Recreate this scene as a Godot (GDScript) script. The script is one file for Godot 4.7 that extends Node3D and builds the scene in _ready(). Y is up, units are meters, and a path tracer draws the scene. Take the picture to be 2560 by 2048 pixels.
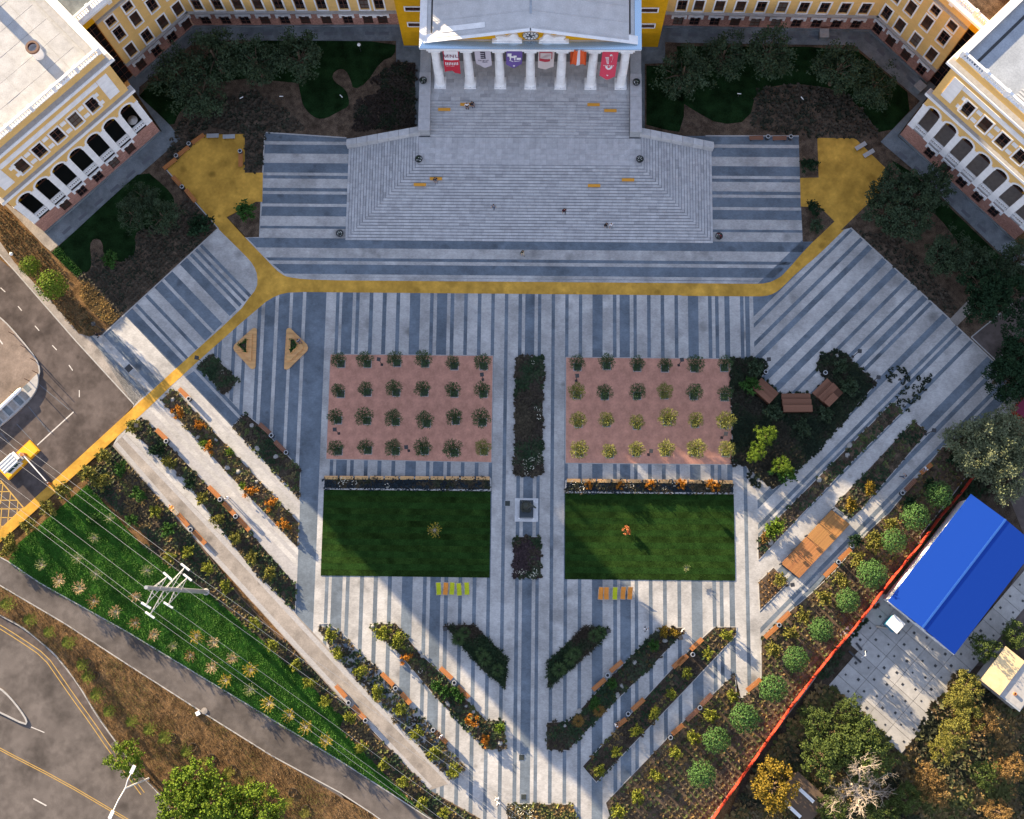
extends Node3D
# A public square in front of a portico, seen from a drone at 150 m. x runs east, z south, metres.

var rng := RandomNumberGenerator.new()
var taken := {}
var M := {}

class Mesher:
	var v := PackedVector3Array()
	var n := PackedVector3Array()
	var c := PackedColorArray()
	var uv := PackedVector2Array()
	var col := Color(1, 1, 1)
	func tri(a: Vector3, b: Vector3, d: Vector3, no := Vector3.ZERO) -> void:
		var m := (b - a).cross(d - a)
		if no == Vector3.ZERO:
			no = m.normalized()
		if m.dot(no) > 0.0:      # clockwise seen from the front
			v.append(a); v.append(d); v.append(b)
		else:
			v.append(a); v.append(b); v.append(d)
		for i in 3:
			n.append(no)
			c.append(col)
		var k := v.size() - 3
		for i in 3:
			var p := v[k + i]
			if absf(no.y) > 0.6: uv.append(Vector2(p.x, p.z))
			elif absf(no.x) > absf(no.z): uv.append(Vector2(p.z, -p.y))
			else: uv.append(Vector2(p.x, -p.y))
	func quad(a: Vector3, b: Vector3, d: Vector3, e: Vector3, no := Vector3.ZERO) -> void:
		if no == Vector3.ZERO:
			no = (b - a).cross(d - a).normalized()
		tri(a, b, d, no); tri(a, d, e, no)
	# a box between two corners, turned by basis b about o
	func box(lo: Vector3, hi: Vector3, b := Basis.IDENTITY, o := Vector3.ZERO) -> void:
		var p := []
		for k in 8:
			p.append(o + b * Vector3(hi.x if k & 1 else lo.x, hi.y if k & 2 else lo.y, hi.z if k & 4 else lo.z))
		quad(p[1], p[5], p[7], p[3], b.x.normalized()); quad(p[0], p[2], p[6], p[4], -b.x.normalized())
		quad(p[2], p[3], p[7], p[6], b.y.normalized()); quad(p[0], p[4], p[5], p[1], -b.y.normalized())
		quad(p[4], p[6], p[7], p[5], b.z.normalized()); quad(p[0], p[1], p[3], p[2], -b.z.normalized())
	func prism(pts, y0: float, y1: float, bottom := false) -> void:
		var q := PackedVector2Array(pts)
		var idx := Geometry2D.triangulate_polygon(q)
		for k in range(0, idx.size(), 3):
			var a := q[idx[k]]; var b := q[idx[k + 1]]; var d := q[idx[k + 2]]
			tri(Vector3(a.x, y1, a.y), Vector3(b.x, y1, b.y), Vector3(d.x, y1, d.y), Vector3.UP)
			if bottom:
				tri(Vector3(a.x, y0, a.y), Vector3(b.x, y0, b.y), Vector3(d.x, y0, d.y), Vector3.DOWN)
		var s := 1.0 if Geometry2D.is_polygon_clockwise(q) else -1.0
		if y1 > y0:
			for k in q.size():
				var a := q[k]; var b := q[(k + 1) % q.size()]
				var e := (b - a).normalized()
				quad(Vector3(a.x, y0, a.y), Vector3(b.x, y0, b.y), Vector3(b.x, y1, b.y), Vector3(a.x, y1, a.y), Vector3(-e.y, 0, e.x) * s)
	func tube(path: Array, radii: Array, sides := 6, cap := true) -> void:
		var rings := []
		for i in path.size():
			var d: Vector3 = (path[mini(i + 1, path.size() - 1)] - path[maxi(i - 1, 0)]).normalized()
			var x := d.cross(Vector3.UP if absf(d.y) < 0.95 else Vector3.RIGHT).normalized()
			var y := x.cross(d)
			var r := []
			for k in sides:
				var a := TAU * k / sides
				r.append(path[i] + (x * cos(a) + y * sin(a)) * radii[i])
			rings.append(r)
		for i in path.size() - 1:
			for k in sides:
				var m := (k + 1) % sides
				var mid: Vector3 = (rings[i][k] + rings[i][m]) * 0.5 - path[i]
				quad(rings[i][k], rings[i][m], rings[i + 1][m], rings[i + 1][k], mid.normalized())
		if cap:
			for e in [0, path.size() - 1]:
				var d: Vector3 = (path[e] - path[1 if e == 0 else e - 1]).normalized()
				for k in range(1, sides - 1):
					tri(rings[e][0], rings[e][k], rings[e][k + 1], d)
	# a turned shape: profile of Vector2(radius, height)
	func lathe(prof: Array, at := Vector3.ZERO, sides := 16, sx := 1.0) -> void:
		for i in prof.size() - 1:
			var p: Vector2 = prof[i]; var q: Vector2 = prof[i + 1]
			var e := (q - p).normalized()
			for k in sides:
				var a := TAU * k / sides; var b := TAU * (k + 1) / sides
				var ca := Vector3(cos(a), 0, sin(a)); var cb := Vector3(cos(b), 0, sin(b))
				var no := ((ca + cb).normalized() * e.y - Vector3.UP * e.x).normalized()
				var w := [ca * p.x + Vector3.UP * p.y, cb * p.x + Vector3.UP * p.y, cb * q.x + Vector3.UP * q.y, ca * q.x + Vector3.UP * q.y]
				for t in 4: w[t] = at + Vector3(w[t].x * sx, w[t].y, w[t].z)
				if p.x < 0.001: tri(w[0], w[2], w[3], no)
				elif q.x < 0.001: tri(w[0], w[1], w[2], no)
				else: quad(w[0], w[1], w[2], w[3], no)
	# a vertical wall face in the plane z with holes, and the reveals of the holes going back by depth
	func wall(x0: float, x1: float, y0: float, y1: float, z: float, holes: Array, depth := 0.25) -> void:
		var xs := [x0, x1]; var ys := [y0, y1]
		for h in holes:
			for t in [h.position.x, h.end.x]:
				if t > x0 and t < x1 and not t in xs: xs.append(t)
			for t in [h.position.y, h.end.y]:
				if t > y0 and t < y1 and not t in ys: ys.append(t)
		xs.sort(); ys.sort()
		for j in ys.size() - 1:
			var open := false
			var run := 0.0
			for i in xs.size():
				var solid := i < xs.size() - 1
				if solid:
					var m := Vector2((xs[i] + xs[i + 1]) / 2, (ys[j] + ys[j + 1]) / 2)
					for h in holes:
						if h.has_point(m): solid = false
				if open and not solid:
					quad(Vector3(run, ys[j], z), Vector3(xs[i], ys[j], z), Vector3(xs[i], ys[j + 1], z), Vector3(run, ys[j + 1], z), Vector3.BACK)
					open = false
				elif solid and not open:
					run = xs[i]
					open = true
		for h in holes:
			var a: Vector2 = h.position; var b: Vector2 = h.end
			quad(Vector3(a.x, a.y, z), Vector3(a.x, b.y, z), Vector3(a.x, b.y, z - depth), Vector3(a.x, a.y, z - depth), Vector3.RIGHT)
			quad(Vector3(b.x, a.y, z), Vector3(b.x, b.y, z), Vector3(b.x, b.y, z - depth), Vector3(b.x, a.y, z - depth), Vector3.LEFT)
			quad(Vector3(a.x, a.y, z), Vector3(b.x, a.y, z), Vector3(b.x, a.y, z - depth), Vector3(a.x, a.y, z - depth), Vector3.UP)
			quad(Vector3(a.x, b.y, z), Vector3(b.x, b.y, z), Vector3(b.x, b.y, z - depth), Vector3(a.x, b.y, z - depth), Vector3.DOWN)
	# one leaf: a kite of two triangles from p along d, w wide
	func leaf(p: Vector3, d: Vector3, w: Vector3) -> void:
		var no := d.cross(w).normalized()
		if no.y < 0: no = -no
		quad(p, p + d * 0.45 + w, p + d, p + d * 0.45 - w, no)
	func done() -> ArrayMesh:
		var arr := []
		arr.resize(Mesh.ARRAY_MAX)
		arr[Mesh.ARRAY_VERTEX] = v; arr[Mesh.ARRAY_NORMAL] = n; arr[Mesh.ARRAY_COLOR] = c; arr[Mesh.ARRAY_TEX_UV] = uv
		var m := ArrayMesh.new()
		if v.size() > 0:
			m.add_surface_from_arrays(Mesh.PRIMITIVE_TRIANGLES, arr)
		return m

func ms() -> Mesher: return Mesher.new()

func numbered(called: String, parent: Node) -> String:
	var key := str(parent.get_instance_id()) + called
	taken[key] = taken.get(key, -1) + 1
	return called if taken[key] == 0 else "%s_%03d" % [called, taken[key]]

# a mesh as a named child
func mi(called: String, mesh: Mesh, mat: Material, parent: Node = self, pos := Vector3.ZERO, turn := 0.0) -> MeshInstance3D:
	var o := MeshInstance3D.new()
	o.name = numbered(called, parent)
	o.mesh = mesh
	o.material_override = mat
	o.position = pos
	o.rotation.y = turn
	parent.add_child(o, true)
	return o

func tag(o: Node, label: String, category: String, group := "") -> Node:
	o.set_meta("label", label)
	o.set_meta("category", category)
	if group != "": o.set_meta("group", group)
	return o

# a thing: a node at its base, its parts are added as children
func thing(called: String, label: String, category: String, group := "", pos := Vector3.ZERO, turn := 0.0) -> Node3D:
	var o := Node3D.new()
	o.name = numbered(called, self)
	add_child(o, true)
	o.position = pos
	o.rotation.y = turn
	tag(o, label, category, group)
	return o

func struct(called: String, mesh: Mesh, mat: Material, label := "") -> MeshInstance3D:
	var o := mi(called, mesh, mat)
	o.set_meta("kind", "structure")
	if label != "":
		o.set_meta("label", label)
	return o

func stuff(o: Node, label := "", category := "") -> Node:
	o.set_meta("kind", "stuff")
	if label != "":
		o.set_meta("label", label)
		o.set_meta("category", category)
	return o

# a copy of a thing with its parts
func dup(src: Node3D, called: String, label: String, pos: Vector3, turn := 0.0, size := 1.0, group := "") -> Node3D:
	var o: Node3D = src.duplicate()
	o.name = numbered(called, self)
	add_child(o, true)
	o.position = pos
	o.rotation = Vector3(0, turn, 0)
	o.scale = Vector3.ONE * size
	o.set_meta("label", label)
	if group != "": o.set_meta("group", group)
	return o

func V3(p: Vector2, y := 0.0) -> Vector3: return Vector3(p.x, y, p.y)
func rr(a: float, b: float) -> float: return rng.randf_range(a, b)
# the turn about y that lays the local x axis along d (in plan)
func yaw(d: Vector2) -> float: return atan2(-d.y, d.x)
func ordinal(k: int) -> String:
	return ["first", "second", "third", "fourth", "fifth", "sixth", "seventh", "eighth", "ninth", "tenth", "eleventh", "twelfth", "thirteenth", "fourteenth", "fifteenth", "sixteenth", "seventeenth", "eighteenth", "nineteenth", "twentieth"][k]

func lin(r: float, g: float, b: float) -> Color: return Color(r, g, b).linear_to_srgb()

# grey detail textures: layers of [frequency, strength], and optionally a grid of setts
func grain(size: int, layers: Array, cell := 0, joint := 0.8, vary := 0.1, aspect := 1, sd := 1, mean := 0.8, spots := 0) -> ImageTexture:
	var val := PackedFloat32Array()
	val.resize(size * size)
	val.fill(1.0)
	for l in layers:
		var fn := FastNoiseLite.new()
		fn.seed = sd; sd += 7
		fn.noise_type = FastNoiseLite.TYPE_SIMPLEX_SMOOTH
		fn.frequency = l[0] / float(size)
		fn.fractal_octaves = 4 if l.size() < 3 else l[2]
		var d := fn.get_seamless_image(size, size, false, false, 0.15).get_data()
		for i in size * size:
			val[i] *= 1.0 + (d[i] / 255.0 - 0.5) * 2.0 * l[1]
	var r := RandomNumberGenerator.new()
	r.seed = 77 + sd
	if cell > 0:
		var w := cell * aspect
		var tone := {}
		for y in size:
			var row := y / cell
			for x in size:
				var xx := (x + (w / 2 if row % 2 else 0)) % size
				var k := Vector2i(xx / w, row)
				if not tone.has(k): tone[k] = 1.0 + r.randf_range(-vary, vary)
				var f: float = tone[k]
				if y % cell == 0 or xx % w == 0: f *= joint
				val[y * size + x] *= f
	for k in spots:
		var c := Vector2(r.randf(), r.randf()) * size
		var rad := r.randf_range(0.006, 0.03) * size
		var f := r.randf_range(0.05, 0.16) * (1.0 if k % 3 else -0.7)
		for y in range(int(c.y - rad), int(c.y + rad) + 1):
			for x in range(int(c.x - rad), int(c.x + rad) + 1):
				var d := Vector2(x, y).distance_to(c) / rad
				if d < 1.0: val[posmod(y, size) * size + posmod(x, size)] *= 1.0 - f * (1.0 - d * d)
	var out := PackedByteArray()
	out.resize(size * size)
	for i in size * size: out[i] = int(clampf(val[i] * mean, 0, 1) * 255)
	return ImageTexture.create_from_image(Image.create_from_data(size, size, false, Image.FORMAT_L8, out))

# broad wear and stains over a ground material, on a larger scale than its grain
func worn(key: String, tex: Texture2D, metres: float) -> void:
	var m: StandardMaterial3D = M[key]
	var c := m.albedo_color.srgb_to_linear()
	m.albedo_color = Color(c.r / 0.83, c.g / 0.83, c.b / 0.83).linear_to_srgb()
	m.detail_enabled = true
	m.detail_blend_mode = BaseMaterial3D.BLEND_MODE_MUL
	m.detail_albedo = tex
	m.detail_uv_layer = BaseMaterial3D.DETAIL_UV_2
	m.uv2_triplanar = true
	m.uv2_world_triplanar = true
	m.uv2_scale = Vector3.ONE / metres

# c: real-world base colour (linear); tex: detail texture of the given side in metres
func mat(key: String, c: Color, rough := 0.9, tex: Texture2D = null, metres := 2.0, metal := 0.0, vcol := false, world := true) -> StandardMaterial3D:
	var m := StandardMaterial3D.new()
	m.resource_name = key
	if tex: c = Color(c.r / 0.61, c.g / 0.61, c.b / 0.61)
	m.albedo_color = c.linear_to_srgb()
	m.roughness = rough
	m.metallic = metal
	if metal == 0.0 and rough > 0.6: m.metallic_specular = 0.5 if rough < 0.7 else (0.3 if rough < 0.9 else 0.12)
	m.vertex_color_use_as_albedo = vcol
	if tex:
		m.albedo_texture = tex
		if world:
			m.uv1_triplanar = true
			m.uv1_world_triplanar = true
		m.uv1_scale = Vector3.ONE / metres
	M[key] = m
	return m


func _ready() -> void:
	rng.seed = 20240917
	# ---- camera, sky, sun, exposure
	var cam := Camera3D.new()
	cam.name = "camera"
	cam.transform = Transform3D(Basis(Vector3(0.999824, -0.013501, -0.012997), Vector3(-0.010525, 0.169251, -0.985517), Vector3(0.015505, 0.985481, 0.169079)), Vector3(0, 150, 0))
	cam.fov = 37.69
	cam.far = 3000.0
	cam.near = 1.0
	add_child(cam)
	cam.current = true
	var env := Environment.new()
	env.background_mode = Environment.BG_SKY
	var sm := ProceduralSkyMaterial.new()
	sm.sky_top_color = lin(0.112, 0.139, 0.204)
	sm.sky_horizon_color = lin(0.54, 0.55, 0.60)
	sm.sky_curve = 0.2
	sm.ground_bottom_color = lin(0.02, 0.02, 0.018)
	sm.ground_horizon_color = lin(0.15, 0.16, 0.17)
	sm.sun_angle_max = 12.0
	sm.sun_curve = 0.1
	env.sky = Sky.new()
	env.sky.sky_material = sm
	env.tonemap_mode = Environment.TONE_MAPPER_LINEAR
	env.tonemap_exposure = 4.7
	env.sdfgi_enabled = true
	env.ssao_enabled = true
	env.ssil_enabled = true
	var we := WorldEnvironment.new()
	we.name = "world_environment"
	we.environment = env
	add_child(we)
	var sun := DirectionalLight3D.new()
	sun.name = "sun"
	sun.light_color = lin(1.0, 0.78, 0.50)
	sun.light_energy = 1.6
	sun.light_angular_distance = 0.5
	sun.shadow_enabled = true
	add_child(sun)
	var el := deg_to_rad(12.6)
	sun.look_at_from_position(Vector3.ZERO, Vector3(cos(el) * 0.7147, -sin(el), cos(el) * 0.6995))

	materials()
	ground_and_roads()
	plaza()
	gardens()
	stairs()
	portico()
	wings()
	arcades()
	beds()
	plots()
	lawn_strip()
	service_yard()
	checkpoint()
	power_line()
	furniture()
	people()
	trees()

func materials() -> void:
	var sett := grain(512, [[4, 0.04], [90, 0.03, 2], [200, 0.04, 1]], 8, 0.95, 0.045, 2, 3)
	var asph := grain(512, [[3, 0.08], [12, 0.05], [180, 0.12, 2]], 0, 1, 0, 1, 21)
	var stone := grain(512, [[4, 0.06], [30, 0.06], [120, 0.09]], 0, 1, 0, 1, 5)
	var turf := grain(512, [[4, 0.2], [40, 0.22], [160, 0.35, 2]], 0, 1, 0, 1, 8)
	var soil := grain(512, [[5, 0.25], [40, 0.3], [150, 0.45, 2]], 0, 1, 0, 1, 13)
	var plas := grain(256, [[3, 0.05], [24, 0.05], [90, 0.04]], 0, 1, 0, 1, 17)
	var bric := grain(512, [[6, 0.08], [100, 0.08]], 8, 0.75, 0.16, 3, 19)
	mat("paving_light", Color(0.36, 0.355, 0.35), 0.85, sett, 6.4)
	mat("paving_dark", Color(0.12, 0.148, 0.182), 0.85, sett, 6.4)
	mat("path_yellow", Color(0.46, 0.262, 0.048), 0.9, asph, 9.0)
	mat("gravel_red", Color(0.48, 0.245, 0.18), 0.95, asph, 5.0)
	mat("asphalt", Color(0.092, 0.077, 0.072), 0.9, asph, 14.0)
	mat("asphalt_old", Color(0.105, 0.093, 0.087), 0.9, asph, 17.0)
	mat("forecourt", Color(0.205, 0.165, 0.14), 0.9, stone, 9.0)
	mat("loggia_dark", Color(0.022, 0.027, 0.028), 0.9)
	mat("concrete_walk", Color(0.265, 0.24, 0.218), 0.9, stone, 8.0)
	mat("kerb", Color(0.34, 0.335, 0.33), 0.85, stone, 3.0)
	mat("paint_white", Color(0.50, 0.48, 0.46), 0.7, plas, 2.0)
	mat("paint_yellow", Color(0.42, 0.27, 0.075), 0.7, plas, 2.0)
	mat("soil", Color(0.055, 0.043, 0.033), 1.0, soil, 7.0)
	mat("mulch", Color(0.085, 0.062, 0.045), 1.0, soil, 6.0)
	mat("dry_earth", Color(0.125, 0.075, 0.036), 1.0, soil, 9.0)
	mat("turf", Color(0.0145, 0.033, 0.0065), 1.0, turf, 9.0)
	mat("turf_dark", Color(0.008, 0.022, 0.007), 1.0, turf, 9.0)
	mat("turf_wild", Color(0.026, 0.088, 0.012), 1.0, turf, 7.0)
	mat("apron", Color(0.15, 0.17, 0.185), 0.9, stone, 7.0)
	mat("stone", Color(0.45, 0.45, 0.455), 0.8, stone, 4.0, 0.0, true)
	mat("stone_floor", Color(0.17, 0.18, 0.19), 0.8, stone, 6.0)
	mat("stone_joint", Color(0.12, 0.13, 0.15), 0.95)
	mat("granite", Color(0.31, 0.32, 0.33), 0.8, stone, 5.0)
	mat("plaster_yellow", Color(0.68, 0.435, 0.16), 0.9, plas, 5.0)
	mat("plaster_ochre", Color(0.62, 0.32, 0.012), 0.9, plas, 5.0)
	mat("white", Color(0.76, 0.76, 0.76), 0.75, plas, 4.0)
	mat("brick", Color(0.40, 0.215, 0.17), 0.9, bric, 3.2)
	mat("roof_sheet", Color(0.47, 0.47, 0.475), 0.55, stone, 7.0)
	mat("roof_pale", Color(0.38, 0.385, 0.39), 0.85, stone, 6.0)
	mat("roof_slate", Color(0.30, 0.33, 0.37), 0.7, stone, 9.0)
	mat("flashing", Color(0.50, 0.66, 0.80), 0.22, null, 1.0, 0.9)  # blue of the mirrored sky put into the metal base colour
	mat("glass_warm", Color(0.035, 0.022, 0.016), 0.3)
	mat("glass_blind", Color(0.11, 0.095, 0.08), 0.5)
	mat("glass_dark", Color(0.008, 0.008, 0.01), 0.2)
	M.glass_dark.metallic_specular = 0.3
	mat("frame_brown", Color(0.085, 0.03, 0.018), 0.6)
	mat("wood_orange", Color(0.38, 0.15, 0.05), 0.7, null, 1.0, 0.0, true)
	mat("wood_deck", Color(0.60, 0.335, 0.13), 0.65, null, 1.0, 0.0, true)
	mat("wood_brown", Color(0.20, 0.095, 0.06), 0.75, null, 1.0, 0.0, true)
	mat("board_orange", Color(0.60, 0.27, 0.02), 0.6)
	mat("metal_dark", Color(0.02, 0.021, 0.024), 0.5)
	mat("metal_grey", Color(0.40, 0.41, 0.42), 0.45, null, 1.0, 0.5)
	mat("metal_white", Color(0.74, 0.74, 0.73), 0.5)
	mat("porcelain", Color(0.72, 0.73, 0.72), 0.3)
	mat("marble", Color(0.52, 0.53, 0.55), 0.7, stone, 3.0)
	mat("rock", Color(0.27, 0.265, 0.255), 0.9, stone, 1.5)
	mat("bronze", Color(0.035, 0.042, 0.036), 0.5, stone, 2.0, 0.4)
	mat("leaf", Color(1, 1, 1), 0.75, null, 1.0, 0.0, true)
	var wear := grain(512, [[5, 0.10], [14, 0.07], [60, 0.04]], 0, 1, 0, 1, 31, 0.92, 150)
	var wear2 := grain(512, [[4, 0.16], [11, 0.12], [40, 0.08]], 0, 1, 0, 1, 47, 0.92, 60)
	for k in [["paving_light", 43.0], ["paving_dark", 37.0], ["path_yellow", 31.0], ["concrete_walk", 27.0], ["forecourt", 29.0]]: worn(k[0], wear, k[1])
	for k in [["asphalt", 33.0], ["asphalt_old", 39.0], ["turf", 19.0], ["turf_dark", 21.0], ["turf_wild", 17.0], ["dry_earth", 15.0], ["mulch", 13.0], ["apron", 35.0]]: worn(k[0], wear2, k[1])
	M.leaf.backlight_enabled = true
	M.leaf.backlight = Color(0.10, 0.12, 0.04)
	mat("bark", Color(0.12, 0.085, 0.06), 0.95)
	mat("bark_pale", Color(0.40, 0.34, 0.28), 0.95)
	mat("vivid", Color(1, 1, 1), 0.7, null, 1.0, 0.0, true)
	mat("red_sheet", Color(0.38, 0.03, 0.012), 0.6)
	mat("blue_sheet", Color(0.002, 0.038, 0.27), 0.75)
	mat("slab", Color(0.36, 0.355, 0.345), 0.9, stone, 5.0, 0.0, true)
	mat("wine", Color(0.16, 0.02, 0.05), 0.8)
	mat("cloth", Color(1, 1, 1), 0.85, null, 1.0, 0.0, true)

func sheet(called: String, pts, y0: float, y1: float, m: Material, parent: Node = null) -> MeshInstance3D:
	var b := ms()
	b.prism(pts, y0, y1)
	if parent: return mi(called, b.done(), m, parent)
	return struct(called, b.done(), m)

# a strip of given width along a line of points (in plan)
func strip(line: Array, width: float) -> PackedVector2Array:
	var l := PackedVector2Array(); var r := PackedVector2Array()
	for i in line.size():
		var d: Vector2 = (line[mini(i + 1, line.size() - 1)] - line[maxi(i - 1, 0)]).normalized()
		var nn := Vector2(-d.y, d.x) * width * 0.5
		l.append(line[i] + nn); r.append(line[i] - nn)
	r.reverse()
	l.append_array(r)
	return l

func smooth(line: Array, times := 2, closed := false) -> Array:
	for t in times:
		var out := []
		var last := line.size() if closed else line.size() - 1
		if not closed: out.append(line[0])
		for i in last:
			var a: Vector2 = line[i]; var b: Vector2 = line[(i + 1) % line.size()]
			out.append(a.lerp(b, 0.25)); out.append(a.lerp(b, 0.75))
		if not closed: out.append(line[-1])
		line = out
	return line

func ground_and_roads() -> void:
	var b := ms()
	b.prism([Vector2(-900, -900), Vector2(900, -900), Vector2(900, 900), Vector2(-900, 900)], -0.2, -0.2)
	struct("ground", b.done(), M.dry_earth, "bare brown ground under and around the square")
	# the road beside the square, and the big road in the corner
	var road = [Vector2(-78.46, -51.82), Vector2(-67.25, -43.21), Vector2(-58.83, -34.23), Vector2(-50.61, -25.84), Vector2(-60.63, -13.67), Vector2(-66.24, -8.18), Vector2(-73.65, -1.16), Vector2(-84.81, -11.77), Vector2(-88.59, -47.36)]
	sheet("road", road, -0.19, -0.12, M.asphalt)
	var forecourt = smooth([Vector2(-79.86, -44.4), Vector2(-68.71, -36.99), Vector2(-67.36, -35.84), Vector2(-64.4, -32.63), Vector2(-63.29, -31.13), Vector2(-63.02, -29.67), Vector2(-63.91, -27.88), Vector2(-67.51, -22.97), Vector2(-76.73, -12.27)], 1)
	sheet("forecourt_pavement", forecourt, -0.12, -0.02, M.forecourt)
	var k := ms()
	k.prism(strip(smooth([Vector2(-73.2, -40.58), Vector2(-68.72, -37.1), Vector2(-67.37, -35.94), Vector2(-64.41, -32.72), Vector2(-63.24, -31.09), Vector2(-62.96, -29.67), Vector2(-63.8, -27.82), Vector2(-67.5, -22.87), Vector2(-71.21, -18.52)], 1), 0.16), -0.12, 0.02)
	var kk := struct("kerb", k.done(), M.kerb)
	sheet("sidewalk", [Vector2(-72.3, -54.08), Vector2(-69.61, -47.41), Vector2(-67.47, -44.51), Vector2(-65.43, -42.69), Vector2(-62.47, -39.61), Vector2(-59.96, -36.86), Vector2(-58.17, -35.18), Vector2(-56.89, -34.67), Vector2(-48.78, -27.62), Vector2(-50.54, -25.8), Vector2(-58.83, -34.18), Vector2(-67.25, -43.21), Vector2(-69.45, -45.57), Vector2(-71.76, -47.94)], -0.12, 0.0, M.concrete_walk)
	var rk := ms()
	rk.prism(strip([Vector2(-71.29, -47.4), Vector2(-67.26, -43.28), Vector2(-58.83, -34.29), Vector2(-50.55, -25.86)], 0.14), -0.12, 0.03)
	struct("kerb", rk.done(), M.kerb)
	var marks = mi("road_markings", ms_dashes([Vector2(-71, -42.86), Vector2(-70.33, -42.37), Vector2(-69.06, -41.11), Vector2(-68.39, -40.54), Vector2(-66.56, -38.65), Vector2(-66.03, -38.06), Vector2(-64.14, -36.06), Vector2(-63.55, -35.43), Vector2(-61.7, -33.52), Vector2(-61.07, -32.9), Vector2(-59.35, -30.96), Vector2(-58.8, -30.23), Vector2(-57.76, -27.68), Vector2(-57.69, -26.76)], 0.11, -0.116), M.paint_white)
	marks.set_meta("kind", "structure")
	var st := ms()
	st.prism(strip([Vector2(-62.6, -20.52), Vector2(-58.29, -24.85)], 0.15), -0.116, -0.116)
	mi("stop_line", st.done(), M.paint_white, marks)
	st = ms()
	st.prism(strip([Vector2(-68.69, -34.34), Vector2(-68.09, -33.56)], 0.15), -0.014, -0.014)
	mi("dash", st.done(), M.paint_white, marks)
	# cast shadows of the thin posts, painted as dark strips on the lanes
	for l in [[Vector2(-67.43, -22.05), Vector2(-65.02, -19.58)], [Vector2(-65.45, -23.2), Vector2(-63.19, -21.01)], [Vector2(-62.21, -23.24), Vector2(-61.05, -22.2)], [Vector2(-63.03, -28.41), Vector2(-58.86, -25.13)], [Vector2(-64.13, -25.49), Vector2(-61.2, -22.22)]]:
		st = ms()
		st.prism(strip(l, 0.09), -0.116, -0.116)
		mi("painted_post_shadow", st.done(), M.stone_joint, marks)
	# yellow box junction
	var hatch := mi("yellow_box_marking", ms_dashes([Vector2(-66.91, -15.95), Vector2(-63.7, -12.55), Vector2(-63.72, -12.57), Vector2(-66.38, -9.83), Vector2(-69.22, -14.04), Vector2(-66.91, -15.95)], 0.15, -0.114), M.paint_yellow)
	hatch.set_meta("kind", "structure")
	for l in [[Vector2(-65.5, -14.37), Vector2(-65.54, -10.74)], [Vector2(-64.45, -13.36), Vector2(-64.47, -11.71)], [Vector2(-66.55, -15.6), Vector2(-66.66, -13.01)], [Vector2(-66.45, -12.52), Vector2(-66.44, -9.99)], [Vector2(-67.21, -15.61), Vector2(-66.63, -15.62)], [Vector2(-67.28, -14.55), Vector2(-65.59, -14.57)], [Vector2(-67.19, -13.46), Vector2(-64.57, -13.49)], [Vector2(-67.09, -12.36), Vector2(-63.87, -12.4)], [Vector2(-67, -11.27), Vector2(-64.95, -11.3)], [Vector2(-66.91, -10.18), Vector2(-65.96, -10.19)]]:
		st = ms()
		st.prism(strip(l, 0.12), -0.112, -0.112)
		mi("hatch_line", st.done(), M.paint_yellow, hatch)
	# the south-west road, its verge edge, island and lines
	var edge = smooth([Vector2(-71.77, -2.46), Vector2(-65.47, 0.79), Vector2(-62.35, 2.31), Vector2(-58.55, 5.17), Vector2(-56.39, 7.45), Vector2(-54.43, 9.92), Vector2(-52.66, 12.56), Vector2(-50.09, 15.65), Vector2(-46.7, 19.63), Vector2(-44.23, 21.83), Vector2(-42.12, 24.58), Vector2(-38.99, 28.75), Vector2(-33.86, 35.01)], 1)
	var big := Array(edge)
	big.append_array([Vector2(-43.05, 40.52), Vector2(-79.18, 41.12), Vector2(-83.8, -2.31)])
	sheet("south_road", big, -0.19, -0.13, M.asphalt_old)
	var e2 := ms()
	e2.prism(strip(edge, 0.2), -0.13, 0.02)
	struct("kerb", e2.done(), M.kerb)
	var gut := Array(smooth([Vector2(-71.73, -2.07), Vector2(-65.46, 0.99), Vector2(-62.34, 2.51), Vector2(-58.73, 5.37), Vector2(-56.57, 7.65), Vector2(-54.61, 10.11), Vector2(-52.85, 12.76), Vector2(-50.28, 15.75)], 1))
	var inner := Array(smooth([Vector2(-71.64, -1.09), Vector2(-65.38, 1.92), Vector2(-62.45, 3.56), Vector2(-59.36, 5.47), Vector2(-57.38, 7.95), Vector2(-55.46, 10.41), Vector2(-53.11, 13.23), Vector2(-50.84, 16.17)], 1))
	inner.reverse()
	gut.append_array(inner)
	sheet("gutter_strip", gut, -0.13, -0.126, M.asphalt)
	var lines := mi("south_road_markings", ms_dashes([Vector2(-59.62, 22.58), Vector2(-57.96, 23.39)], 0.15, -0.124), M.paint_white)
	lines.set_meta("kind", "structure")
	for off in [[0, 0], [9, 13]]:
		st = ms()
		var l := []
		for p in smooth([Vector2(-71.64, -1.09), Vector2(-65.37, 2), Vector2(-62.44, 3.67), Vector2(-59.31, 5.61), Vector2(-57.33, 8.08), Vector2(-55.37, 10.54), Vector2(-53, 13.37), Vector2(-50.63, 16.41), Vector2(-46.18, 21.68)], 1): l.append(p + Vector2(-0.03, 0.02) * off[1])
		st.prism(strip(l, 0.09), -0.12, -0.12)
		mi("yellow_line", st.done(), M.paint_yellow, lines)
	for off in [0.0, 0.22]:
		st = ms()
		var l := []
		for p in smooth([Vector2(-70.26, 13.76), Vector2(-64.1, 16.79), Vector2(-56.39, 20.34), Vector2(-49.52, 23.95), Vector2(-43.9, 27), Vector2(-37.89, 31.1)], 1): l.append(p + Vector2(-0.45, 0.9) * off)
		st.prism(strip(l, 0.09), -0.12, -0.12)
		mi("yellow_line", st.done(), M.paint_yellow, lines)
	st = ms()
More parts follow.
